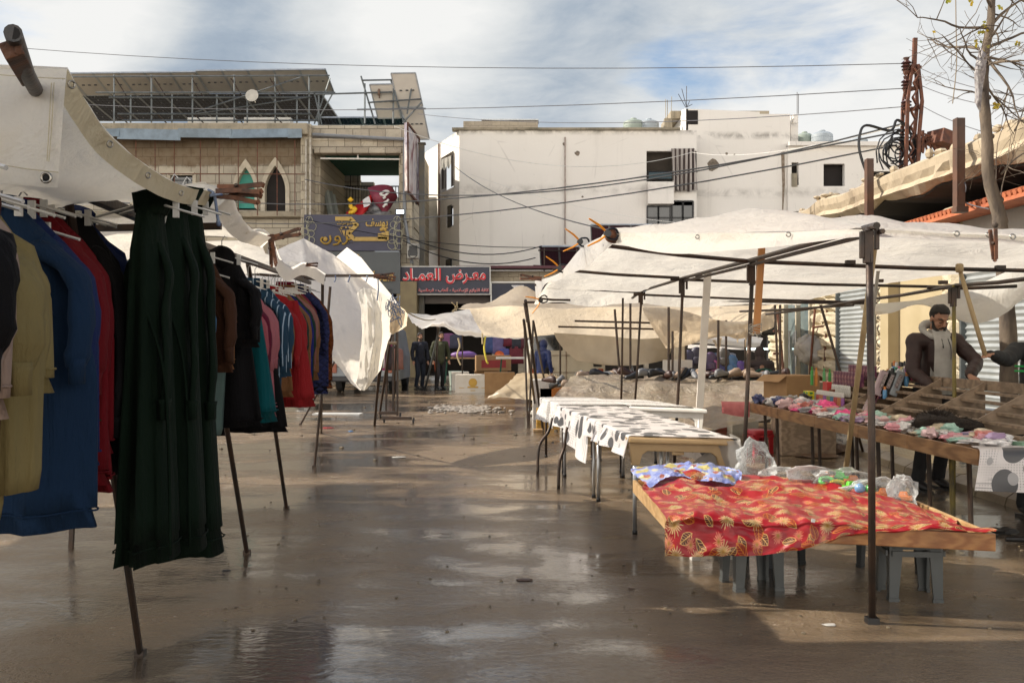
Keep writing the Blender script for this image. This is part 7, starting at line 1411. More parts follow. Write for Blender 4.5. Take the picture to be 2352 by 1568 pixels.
# nail-varnish tray: dense row of white caps over coloured tubes
for i in range(15):
    y = 10.95-i*.052; p = rk(y, .18); col = [(.45, .08, .07), (.5, .2, .08), (.3, .12, .35), (.25, .3, .12), (.08, .2, .3)][(i//2) % 5]
    bottle(V(p.x-.03, y, .75), .17, .02, col, (.62, .6, .56), '%s tube with a pale cap, %s from the far end of the front row' % (('red', 'orange', 'violet', 'olive', 'teal')[(i//2) % 5], ORD[i]), 'tubes in front of the rack', 2)
for i in range(9):
    y = 10.9-i*.06; p = rk(y, .36); bottle(V(p.x, y, p.z-.02), .12, .017, (.55, .54, .5), (.65, .64, .6), 'small white bottle, %s from the far end behind the coloured tubes' % ORD[i], 'small white bottles', 1)
m_yb = M('yellow_carton', (.65, .6, .02), .4); m_gb = M('green_carton', (.02, .26, .07), .4)
for i, y in enumerate((11.32, 11.22)): 
    r = thing('carton', '%s yellow and green carton at the far end of the goods table' % ('left', 'right')[i], 'box', V(3.36, y, .75), 'yellow and green cartons'); q = MB(); q.box(V(3.36, y, .775+.0), (.07, .085, .05)); q.build('base_band', m_gb, r); q = MB(); q.box(V(3.36, y, .845), (.07, .085, .09)); q.build('upper_box', m_yb, r); q = MB(); q.box(V(3.323, y-.0, .87), (.003, .05, .02)); q.box(V(3.36, y-.045, .87), (.03, .003, .02)); q.build('print', m_gb, r)
goods_box(V(3.5, 10.9, .79), (.05, .2, .14), M('brown_pack', (.16, .05, .03), .4, (.3, .14, .07), 20), 'brown picture box standing beside the yellow cartons', None)
goods_box(V(3.55, 11.35, .75), (.2, .1, .12), M('clear_tub', (.3, .32, .28), .3), 'grey translucent tub behind the sock packets', None); goods_box(V(3.1, 11.2, .745), (.1, .16, .09), M('glass_box', (.3, .3, .26), .25), 'clear plastic box at the far end of the goods table', None)
goods_box(P(1858+42, 893, 11.0)+V(0, 0, -.02), (.05, .16, .1), M('red_pack', (.5, .03, .03), .4), 'small red box on the rack among the bottles', None)
for i, (px, col, nm_, dn) in enumerate(((2015, (.45, .34, .36), 'pink and grey', 'leftmost'), (2031, (.03, .03, .028), 'black', 'middle'), (2050, (.36, .4, .43), 'pale grey', 'rightmost'))):
    c = P(px+8, 900, 9.75); q = MB(); q.bar(c+V(-.045, 0, -.03), c+V(.045, 0, .20), .085, .055, up=(0, 1, 0)); r = thing('carton', '%s carton leaning on the rack, %s of the three leaning ones' % (nm_, dn), 'box', c, 'leaning cartons'); q.build('box_body', M('lean_%d' % i, col, .4, tuple(x*.75 for x in col), 12), r, bevel=.002)
    q = MB(); q.bar(c+V(-.02, -.047, .04), c+V(.035, -.047, .17), .004, .035, up=(1, 0, 0)); q.build('print', M('print_dark', (.1, .07, .07), .5, (.4, .35, .34), 60), r)
for i, (px, py) in enumerate(((1865, 850), (1875, 852), (1893, 853), (1906, 855))):
    p = P(px, py+14, 11.5); q = MB(); q.lathe(p, [(.018, -.1), (.018, .06), (.01, .07), (.012, .11)], 8); one(q, 'tube_stand', M('tube_%d' % (i % 3), [(.05, .3, .05), (.6, .22, .03), (.1, .35, .12)][i % 3], .35), 'small %s tube on top of the hair colour boxes, %s of four' % (('green', 'orange', 'dark green')[i % 3], ORD[i]), 'tube', 'upright tubes')
q = MB(); a, b_ = P(1985, 955, 9.6), P(2012, 895, 9.9); q.bar(a+V(0, 0, .03), b_+V(0, 0, .01), .012, .12, up=(0, 1, 0)); q.bar(a+V(.03, 0, .03), b_+V(.03, 0, .01), .012, .12, up=(0, 1, 0)); one(q, 'picture_book', M('dark_picture', (.05, .02, .025), .25, (.3, .12, .13), 9), 'dark glossy folder leaning in an empty compartment of the rack', 'folder')
# heaps of packets along the front of the table
PC = [('pink', (.55, .24, .27)), ('white', (.58, .56, .55)), ('black', (.02, .02, .022)), ('salmon', (.5, .16, .13)), ('grey', (.28, .27, .28)), ('pale pink', (.55, .38, .38)), ('hot pink', (.65, .05, .2)), ('mint', (.3, .48, .4)), ('navy', (.03, .04, .12)), ('cream', (.5, .42, .3)), ('lilac', (.32, .22, .34))]
pm = [M('packet_'+n.replace(' ', '_'), c, .3, tuple(min(1, x*1.5+.05) for x in c), 18, .8, 30, thr=(.5, .62)) for n, c in PC]
cnt = 0; pk = []
for i in range(96):
    y = 11.35-(i/96)*4.75; e = lerp(e0, e1, (11.45-y)/5.0); x = e.x+.05+rr.random()**1.2*(.36 if y < 10.9 else .5); 
    if 7.7 < y < 8.4 and False: continue
    k = rr.choice([1, 2, 4, 8, 1, 0, 5]) if y > 10.3 else rr.choice([0, 5, 1, 4, 3, 6, 7]) if y > 8.9 else rr.choice([0, 5, 10, 9, 3, 7, 1, 4])
    w_, d_, h_ = rr.uniform(.05, .1), rr.uniform(.04, .08), rr.uniform(.018, .045) if y < 10 else rr.uniform(.03, .055)
    pk.append((y, x, k, w_, d_, h_))
for i, (y, x, k, w_, d_, h_) in enumerate(pk):
    q = blobmesh(V(x, y, .745+h_), (w_, d_, h_), i*1.3, 14, 10, .75, 4); a = rr.uniform(0, 3)
    zone = 'far end' if y > 10.3 else 'middle' if y > 8.6 else 'near end'
    one(q, 'packet', pm[k], 'crumpled %s packet in the heap at the %s of the goods table' % (PC[k][0], zone), 'packet', '%s packets at the %s of the goods table' % (PC[k][0], zone), smooth=.9)
# flat magazine-like packs and small boxes
for i in range(12):
    y = 9.15-i*.085; q = MB(); q.box(V(3.22+.012*i, y, .76+.006*(i % 4)), (.17, .13, .008), rz=.3+.1*math.sin(i*2), ry=.06); one(q, 'flat_pack', pm[[0, 10, 5, 9][i % 4]], '%s flat printed pack, %s from the far end of the fanned row' % (PC[[0, 10, 5, 9][i % 4]][0], ORD[i]), 'pack', 'fanned flat packs')
for i in range(10):
    y = 8.1-i*.075; q = MB(); q.lathe(V(3.2, y, .775), [(.02, -.1), (.022, .05), (.012, .06), (.012, .1)], 8, (1, .25, 0)); one(q, 'tube', M('cream_tube', (.56, .55, .5), .3, (.35, .33, .3), 30), 'white cream tube lying flat, %s from the far end of its row' % ORD[i], 'tube', 'cream tubes lying in a row')
for i, (x, y, sz, col, nm_) in enumerate(((3.06, 8.45, (.09, .09, .06), (.5, .3, .28), 'pale pink cube box'), (3.1, 8.33, (.08, .08, .055), (.45, .26, .25), 'pink box beside the pale pink cube'), (3.28, 7.15, (.1, .13, .035), (.03, .04, .16), 'dark blue carton, left one'), (3.36, 7.02, (.1, .13, .035), (.04, .05, .2), 'dark blue carton, right one'), (3.3, 6.72, (.09, .1, .03), (.22, .36, .26), 'mint green box, left one'), (3.42, 6.66, (.09, .1, .03), (.2, .34, .24), 'mint green box, right one'))):
    goods_box(V(x, y, .75), sz, M('gb_%d' % i, col, .4, tuple(x*.8 for x in col), 20), nm_+' near the front edge of the goods table', None, rz=.2, face=m_white if i in (2, 3) else None)
m_fur = NT('black_brown_fur'); t = m_fur; o = t.coord('Object'); n = t.noise(t.coord('Object', (1, 1, 1)), 60, 4, .7, 2); m_fur = t.bsdf(t.mix(t.ramp(n, [(.4, 0.), (.7, 1.)]), (.012, .009, .008), (.07, .045, .03)), .9, 0, t.bump(n, 1, .03))
FU = thing('fur_hat', 'dark brown fur piece lying on the rack front at the right', 'fur', P(2150, 975, 7.7))
q = blobmesh(P(2150, 972, 7.7), (.21, .16, .085), 3, 24, 14, .5, 3); q2 = blobmesh(P(2215, 978, 7.6), (.13, .1, .05), 5, 18, 10, .5, 3); q.add(q2.v, q2.f); rr2 = random.Random(3); sv = list(q.v)
for i in range(2600):
    v = rr2.choice(sv); c = P(2150, 975, 7.7); d = (v-c).normalized()+V(rr2.uniform(-.6, .6), rr2.uniform(-.6, .6), rr2.uniform(-.2, .5)); o_ = v+V(rr2.uniform(-.012, .012), rr2.uniform(-.012, .012), rr2.uniform(-.01, .01)); s_ = V(.0018, 0, 0); q.add([o_-s_, o_+s_, o_+d*.028], [(0, 1, 2)])
q.build('fur', m_fur, FU, fix=False)
# ================================================================== CLOTHES ON THE LEFT RAIL
def fabric(name, c, kind='fleece'):
    k_ = 'fab_'+name
    if k_ in MC: return MC[k_]
    t = NT(k_); o = t.coord('Object'); n = t.noise(o, 3, 4, .6); f = t.noise(o, 260, 2, .5); cl = t.mix(t.ramp(n, [(.3, 0.), (.7, 1.)]), c, tuple(x*.8 for x in c))
    nb = t.bump(f, .25, .002); nb = t.bump(t.noise(t.coord('Object', (3, 3, .7)), 5, 6, .6), .7, .03, nb); cw = t.noise(t.coord('Object', (9, 9, 1.1)), 1.2, 3, .5, .6); nb = t.bump(cw, .8, .03, nb)
    if kind == 'quilt':
        sp = t.n('ShaderNodeSeparateXYZ'); t.l(o, sp.inputs[0]); w1 = t.mt('ABSOLUTE', t.mt('SINE', t.mt('MULTIPLY', t.mt('ADD', sp.outputs[0], sp.outputs[2]), 42))); w2 = t.mt('ABSOLUTE', t.mt('SINE', t.mt('MULTIPLY', t.mt('SUBTRACT', sp.outputs[0], sp.outputs[2]), 42)))
        h = t.mt('MINIMUM', w1, w2); nb = t.bump(h, .9, .02, nb); cl = t.mix(t.ramp(h, [(0, .6), (.25, 0.)]), cl, tuple(x*.4 for x in c))
    if kind == 'denim':
        sp = t.n('ShaderNodeSeparateXYZ'); t.l(o, sp.inputs[0]); st = t.mt('GREATER_THAN', t.mt('FRACT', t.mt('MULTIPLY', sp.outputs[0], 24)), .86); cl = t.mix(t.mt('MULTIPLY', st, .7), cl, (.35, .45, .55))
    MC[k_] = t.bsdf(cl, .9, 0, nb, spec=.15); return MC[k_]
m_hang = M('white_hanger', (.55, .54, .51), .4); m_hook = M('hook_wire', (.3, .3, .3), .3, metal=.8); m_zip = M('zip_pale', (.5, .5, .45), .4)
def ring_(c, hw, th, z, n, ph, fold, lean=0):
    out = []
    for k in range(n):
        a = 2*PI*k/n; x = math.cos(a); s = math.sin(a); y = (abs(s)**.8)*(1 if s > 0 else -1)*th+fold*math.sin(x*6.5+ph)+fold*.6*math.sin(x*13+ph*2.1)
        out.append(V(c.x+x*hw+lean, c.y+y+x*.03, z))
    return out
def hanger(c, name):
    r = thing('clothes_hanger', 'white plastic hanger holding the '+name, 'hanger', c, 'hangers on the left rail'); q = MB()
    q.tube([c+V(0, 0, -.02), c+V(0, 0, .05), c+V(.015, 0, .075), c+V(.03, 0, .06)], .0028, 5); q.build('hook', m_hook, r)
    q = MB(); q.tube([c+V(-.19, 0, -.075), c+V(0, 0, -.02), c+V(.19, 0, -.075)], .008, 6, sq=.6); q.box(c+V(.09, 0, -.05), (.02, .012, .055)); q.build('hanger_arms', m_hang, r); return r
def garment(label, kind, Xr, Y, zt, zb, mat, hw=.25, zs=None, seed=0, hang=True, th=.045, flare=1.12, cat='garment', cuff=None, band=True):
    """kind: coat, top, hoodie, skirt, trousers"""
    rr = random.Random(seed*7+3); slv = kind in ('coat', 'top', 'hoodie', 'robe'); so = .28*hw if slv else .0
    c = V(Xr-hw-so, Y, 0); nm = {'coat': 'coat', 'top': 'sweatshirt', 'hoodie': 'hooded_top', 'robe': 'long_robe', 'skirt': 'skirt', 'trousers': 'trousers'}[kind]
    r = thing(nm, label, cat if cat != 'garment' else nm.replace('_', ' '), V(c.x, Y, zb), 'clothes on the left rail'); n = 30; ph = rr.uniform(0, 6); L_ = zt-zb; nk = min(.07, hw*.45); ts = .55 if (kind == 'robe' and 'green' in label) else .78
    if kind == 'trousers':
        q = MB(); q.rings([ring_(c, hw*.62*(1+.04*(k % 2)), th, zt-k*L_*.06, n, ph, .002) for k in range(6)], True); q.build('waist', mat, r, True)
        for s in (-1, 1):
            q = MB(); q.rings([ring_(V(c.x+s*hw*.33, Y+s*.01, 0), hw*lerp(.36, .27, k/9)*(1 if k < 9 else .85), th*1.1, lerp(zt-L_*.25, zb, k/9), n, ph+s, .006+.008*k/9) for k in range(10)], True); q.build('trouser_leg', mat, r, True)
    else:
        q = MB(); rg = []; m = 15
        for k in range(m+1):
            v = k/m; z = zt-L_*v
            if slv: w_ = nk+(hw*ts-nk)*min(1, (v*L_/.13))**1.1 if v*L_ < .13 else hw*lerp(ts, flare, min(1, (v-.07)/(.93 if kind == 'robe' else .45)))
            else: w_ = hw*lerp(.62, flare, v**.8)
            f = .006+.03*v*(1 if kind in ('robe', 'skirt', 'coat') else .6); t_ = th*min(1, .4+v*5)*lerp(1, 1.35, v); rg.append(ring_(c, w_, t_, z+(.012*math.sin(ph) if k == m else 0), n, ph+v*1.2, f))
        if band: rg.insert(m, [p.lerp(V(c.x, c.y, p.z), .06)+V(0, 0, .0) for p in rg[m-1]])
        q.rings(rg, True); q.build('body_panel' if slv else 'skirt_panel', mat, r, True)
    if seed < 45 or 60 <= seed < 72:
        rz_ = ring_(c, hw*flare*1.012, th*1.38, zb+.055, n, ph+1.2, .036 if kind in ('robe', 'skirt', 'coat') else .024) if kind != 'trousers' else None
        if rz_: q = MB(); q.tube(rz_+[rz_[0]], .0028, 5); q.build('hem_seam', mat, r)
        if kind in ('coat', 'top', 'hoodie') and hw > .1: q = MB(); q.tube([V(c.x+hw*.66, Y-.01, zt-.09), V(c.x+hw*.6, Y-th*1.05, zt-.15), V(c.x+hw*.6, Y-th*1.1, zt-.24), V(c.x+hw*.8, Y-.03, zt-.32)], .0035, 5); q.build('armhole_seam', mat, r)
    if slv:
        zs = zs if zs is not None else zt-min(L_*.8, .62)
        for s in (1, -1):
            a = V(c.x+s*(hw*ts*.84), Y, zt-.14); b = V(c.x+s*(hw*(.8 if ts < .6 else 1)+so*.3), Y-.03, lerp(zt, zs, .5)); d = V(c.x+s*(hw*(.86 if ts < .6 else 1)+so*.3), Y-.035*s-.02, zs+.07)
            pts = spline([a, lerp(a, b, .45)+V(s*.025, 0, 0), b, lerp(b, d, .6)+V(s*.012, -.01, 0), d], 4); m = len(pts); q = MB(); q.tube(pts, [lerp(.052, .042, i/(m-1))*(1+.09*math.sin(i*1.3+ph)+.06*math.sin(i*3.1))*(.6+.4*min(1, hw/.2))*(.75 if kind == 'robe' else 1) for i in range(m)], 12, sq=.5, round_=True); e = pts[-1]
            sl = q.build('sleeve', mat, r, True); q = MB(); q.tube([e, e+V(0, 0, -.02), e+V(0, 0, -.07)], [.04, .033, .032], 12, sq=.6); q.build('cuff', cuff or mat, sl, True)
    if kind in ('coat', 'top'): q = MB(); q.rings([ring_(c, .075-.004*abs(k-1), .04, zt-.025+k*.022, 16, 0, 0) for k in range(3)]); q.build('collar', mat, r, True)
    if kind == 'hoodie':
        q = blobmesh(V(c.x, Y+.01, zt-.01), (hw*.42, .06, .065), seed, 14, 10, .3, 3); q.build('hood', mat, r, True)
    if kind == 'robe' and 'green' in label:
        q = MB(); q.rings([ring_(V(c.x+k*.006, Y, 0), min(.085, hw*.6)+.01*k, .05+.008*k, zt-.03+k*.03, 18, 1, .004) for k in range(4)], False); q.build('stand_collar', mat, r, True)
        q = MB(); 'pale zip' in label and q.tube(spline([V(c.x+.04, Y-.07, zt+.03), V(c.x+.03, Y-.11, zt-.03), V(c.x+.02, Y-.14, zt-.12), V(c.x+.0, Y-.145, zt-.26)], 5), .0035, 5); q.v and q.build('zip', m_zip, r)
        q = MB(); q.tube(spline([V(c.x+.01, Y-.085, zt-.36), V(c.x+.07, Y-.085, zt-.55), V(c.x+.09, Y-.08, zt-.8), V(c.x+.1, Y-.085, zb+.03)], 5), .006, 5); q.build('front_seam', mat, r, True)
    if hang: hanger(V(c.x, Y, zt+.035), label.split(',')[0].split(' hanging')[0])
    return r
C_ = {'khaki': (.42, .33, .14), 'blue': (.016, .048, .115), 'red': (.22, .006, .012), 'black': (.008, .007, .008), 'royal': (.02, .04, .16), 'green': (.005, .018, .008), 'sky': (.08, .26, .46), 'brown': (.095, .038, .018), 'pink': (.55, .13, .16), 'teal': (.0, .12, .14), 'rose': (.6, .2, .23), 'denim': (.03, .085, .15), 'tan': (.33, .15, .06), 'scarlet': (.5, .025, .03), 'quilt': (.04, .05, .16), 'orange': (.28, .07, .01), 'dgreen': (.015, .05, .035), 'cobalt': (.015, .02, .22), 'blush': (.6, .43, .34), 'maroon': (.11, .022, .018), 'crimson': (.25, .01, .04), 'mint': (.16, .24, .22), 'salmon': (.45, .2, .17), 'wine': (.18, .01, .04), 'olive': (.035, .04, .015)}
FB = lambda k, kind='fleece': fabric(k, tuple(x*.46 for x in C_[k]), kind)
def xr(px, Y): return fx(px, Y)
def zz_(py, Y): return fz(py, Y)
items = [  # label, kind, px right, Y, top, bottom, colour, half width, sleeve-end py
 ('pale pink sweatshirt at the very left edge', 'top', 58, 1.78, 300, 958, 'blush', .2, 900), ('black jacket hanging in front of the khaki clothes', 'coat', 52, 1.66, 330, 760, 'black', .17, 895),
 ('maroon wide trousers behind the khaki hoodie', 'trousers', 64, 2.02, 418, 1140, 'maroon', .2, 0), ('pale pink wide trousers at the bottom left corner', 'trousers', 17, 1.9, 500, 1272, 'blush', .2, 0),
 ('khaki hooded sweatshirt, nearest of the two khaki tops', 'hoodie', 118, 2.15, 440, 830, 'khaki', .2, 905), ('khaki trousers hanging under the khaki hoodie', 'trousers', 134, 2.32, 600, 1132, 'khaki', .17, 0), ('second khaki sweatshirt behind the first', 'top', 128, 2.42, 438, 900, 'khaki', .2, 930), ('khaki skirt panel low at the left', 'trousers', 56, 2.26, 700, 1208, 'khaki', .2, 0),
 ('long blue wool coat with wide hem', 'coat', 237, 2.78, 462, 1222, 'blue', .255, 880), ('royal blue coat behind the long blue one', 'coat', 248, 3.0, 470, 1080, 'royal', .25, 905),
 ('bright red hooded coat, nearest red one', 'coat', 268, 3.14, 468, 1125, 'red', .25, 905), ('second bright red coat beside the black clothes', 'coat', 277, 3.3, 470, 1050, 'red', .25, 900), ('red skirt showing below the red coats', 'skirt', 245, 3.22, 700, 1128, 'red', .2, 0),
 ('black long dress with narrow sleeves', 'robe', 312, 3.45, 490, 1085, 'black', .2, 1000), ('black coat next to the royal blue tracksuit', 'coat', 326, 3.6, 492, 1030, 'black', .25, 960), ('olive jacket squeezed among dark clothes', 'coat', 232, 3.05, 520, 1010, 'olive', .2, 905), ('royal blue tracksuit top with crumpled collar', 'hoodie', 338, 3.78, 498, 905, 'royal', .24, 850), ('royal blue tracksuit trousers', 'trousers', 333, 3.84, 760, 1060, 'royal', .2, 0)]
for i, (lab, kind, px, Y, a, b, col, hw, zs) in enumerate(items):
    garment(lab, kind, xr(px, Y), Y, zz_(a, Y), zz_(b, Y), FB(col), hw, zz_(zs, Y) if zs else None, i+1, hang=a < 560)
for i, (px, Y, a, b, hw, lab) in enumerate(((430, 3.98, 470, 1262, .135, 'long dark green wool robe, farthest of the three green robes'), (455, 3.72, 468, 1262, .105, 'long dark green wool robe in the middle of the three, with a pale zip'), (398, 3.5, 472, 1283, .07, 'long dark green wool robe nearest the camera, its hem lowest'))):
    x_ = (520, 474, 404)[i]; garment(lab, 'robe', xr(x_, Y)+.0, Y, zz_(a, Y), zz_(b, Y), FB('green'), hw, zz_(960, Y), 40+i, flare=1.18, th=.1)
mid = [('sky blue sweatshirt beside the green robes', 'top', 506, 4.5, 590, 850, 'sky', .24, 845), ('mint trousers hanging low behind the sky blue top', 'trousers', 540, 5.3, 800, 1000, 'mint', .2, 0), ('brown sweatshirt with ribbed hem', 'top', 548, 4.9, 585, 855, 'brown', .17, 830), ('black trousers below the brown sweatshirt', 'trousers', 520, 4.8, 780, 980, 'black', .2, 0), ('tan sweatshirt just behind the brown one', 'top', 545, 5.1, 620, 850, 'tan', .18, 800),
 ('black jogging suit hanging high on clips', 'hoodie', 604, 5.25, 590, 800, 'black', .17, 780), ('long black skirt under the black jogging suit', 'skirt', 590, 5.4, 720, 985, 'black', .2, 0), ('teal skirt peeping between black and pink clothes', 'skirt', 622, 5.6, 700, 965, 'teal', .2, 0),
 ('pink hooded dress, first of the pink ones', 'robe', 628, 5.8, 655, 960, 'pink', .24, 860), ('wine red top between the pink dresses', 'top', 632, 5.95, 648, 880, 'wine', .24, 860), ('rose pink dress with gathered cuffs', 'robe', 644, 6.1, 648, 955, 'rose', .24, 850), ('second rose pink dress with gathered cuffs', 'robe', 652, 6.3, 650, 945, 'rose', .24, 845), ('long black skirt hanging lowest below the denim', 'skirt', 652, 6.3, 800, 993, 'black', .22, 0),
 ('striped blue denim set, nearest one', 'top', 668, 6.55, 645, 870, 'denim', .22, 840), ('striped blue denim trousers', 'trousers', 672, 6.6, 760, 942, 'denim', .24, 0), ('second striped blue denim jacket', 'top', 680, 6.8, 648, 860, 'denim', .22, 830), ('tan knitted set beside the red coats', 'robe', 685, 7.15, 662, 915, 'tan', .24, 830),
 ('scarlet two-piece, nearest scarlet one', 'top', 700, 7.35, 668, 850, 'scarlet', .25, 840), ('long scarlet skirt hanging lowest in the red stretch', 'skirt', 712, 7.5, 690, 932, 'scarlet', .26, 0), ('scarlet top beside the purple clothes', 'top', 712, 7.65, 662, 850, 'scarlet', .25, 830), ('dark green coat, one of two in the colourful stretch', 'coat', 716, 7.9, 668, 910, 'dgreen', .25, 830), ('tan coat between green and cobalt coats', 'coat', 722, 8.05, 664, 890, 'tan', .25, 825),
 ('cobalt blue coat in the colourful stretch', 'coat', 727, 8.2, 664, 880, 'cobalt', .25, 840), ('second dark green coat behind the cobalt one', 'coat', 732, 8.4, 664, 890, 'dgreen', .25, 830), ('salmon pink jacket between tan and cobalt coats', 'coat', 737, 8.55, 664, 850, 'salmon', .25, 800), ('tan jacket behind the salmon one', 'coat', 741, 8.7, 660, 870, 'tan', .25, 830), ('crimson coat near the far end of the rail', 'coat', 738, 8.8, 652, 860, 'crimson', .25, 820)]
for i, (lab, kind, px, Y, a, b, col, hw, zs) in enumerate(mid):
    garment(lab, kind, xr(px, Y), Y, zz_(a, Y), zz_(b, Y), FB(col, 'denim' if col == 'denim' else 'fleece'), hw, zz_(zs, Y) if zs else None, 60+i, hang=a < 675, th=.04)
garment('blue quilted jacket at the far end of the rail', 'coat', xr(762, 9.1), 9.1, zz_(657, 9.1), zz_(905, 9.1), FB('quilt', 'quilt'), .26, zz_(815, 9.1), 91, th=.05)
garment('rust orange quilted coat, last on the rail', 'coat', xr(771, 9.4), 9.4, zz_(662, 9.4), zz_(890, 9.4), FB('orange', 'quilt'), .26, zz_(835, 9.4), 92, th=.05)
# dark mass of clothes further inside the stall, hanging on the second rail
rr = random.Random(50); G2_ = [('black', (.01, .01, .011)), ('dark brown', (.03, .018, .012)), ('dark grey', (.025, .025, .028)), ('dark wine', (.05, .006, .012)), ('dark blue', (.008, .015, .05))]
for i in range(16):
    Y = 3.2+i*.42; n_, c_ = G2_[i % 5]; garment('%s coat, %s from the camera on the inner rail' % (n_, ORD[i]), 'coat', -2.15-.06*Y+rr.uniform(-.1, .1), Y, 1.56, .62+rr.uniform(-.1, .2), fabric(n_, c_), .28, None, 120+i, hang=False, th=.07)
q = MB(); q.bar(V(-2.6, 2.6, 1.63), V(-3.1, 10.2, 1.63), .035); q.bar(V(-2.62, 2.62, 0), V(-2.62, 2.62, 1.63), .035); q.bar(V(-3.1, 10.2, 0), V(-3.1, 10.2, 1.63), .035); one(q, 'inner_rail', m_steel, 'inner steel rail of the left stall carrying dark coats', 'clothes rail')
# ================================================================== PEOPLE
def fuse(q, vox, name, mat, parent, sm=6, mats=None):
    o = q.build('tmp_'+name, mat, parent, fix=False); md = o.modifiers.new('r', 'REMESH'); md.mode = 'VOXEL'; md.voxel_size = vox; md.use_smooth_shade = True
    s = o.modifiers.new('s', 'SMOOTH'); s.iterations = sm; s.factor = .5; dg = bpy.context.evaluated_depsgraph_get(); dg.update()
    me = bpy.data.meshes.new_from_object(o.evaluated_get(dg)); bpy.data.objects.remove(o); me.name = name
    r = bpy.data.objects.new(name, me); put(r, parent); me.materials.clear(); me.materials.append(mat); me.polygons.foreach_set('use_smooth', [True]*len(me.polygons)); return r
m_skin = M('skin_olive', (.36, .19, .12), .55, (.30, .15, .09), 9, .15, 60); m_hair = M('hair_black', (.012, .009, .007), .7, (.02, .015, .012), 30, .8, 120); m_shoe = M('shoe_black', (.02, .02, .02), .5)
def hand(q, w, d, s=1, curl=.5, up=(0, 0, 1), spread=1.0):
    """palm and five bent fingers starting at the wrist w and pointing along d"""
    w = Vector(w); d = Vector(d).normalized(); u = Vector(up); u = (u-d*u.dot(d)).normalized(); x = d.cross(u)*s
    for k in (-1, -.3, .35, 1): q.tube([w, w+d*.04+x*k*.018, w+d*.085+x*k*.03], [.018, .015, .0125], 8, round_=True)
    for k, L_ in ((-1, .062), (-.35, .08), (.3, .086), (.95, .076)):
        a = w+d*.085+x*k*.031*spread; b = a+(d*math.cos(curl*.6)-u*math.sin(curl*.6))*L_*.42; c = b+(d*math.cos(curl*1.5)-u*math.sin(curl*1.5))*L_*.33; e = c+(d*math.cos(curl*2.3)-u*math.sin(curl*2.3))*L_*.27
        q.tube([a, b, c, e], [.0095, .0088, .008, .0068], 8, round_=True)
    a = w+d*.03+x*.025; b = a+(d*.6+x*.8-u*.3).normalized()*.04; q.tube([a, b, b+(d*.9+x*.2-u*.5).normalized()*.032], [.013, .011, .009], 8, round_=True)
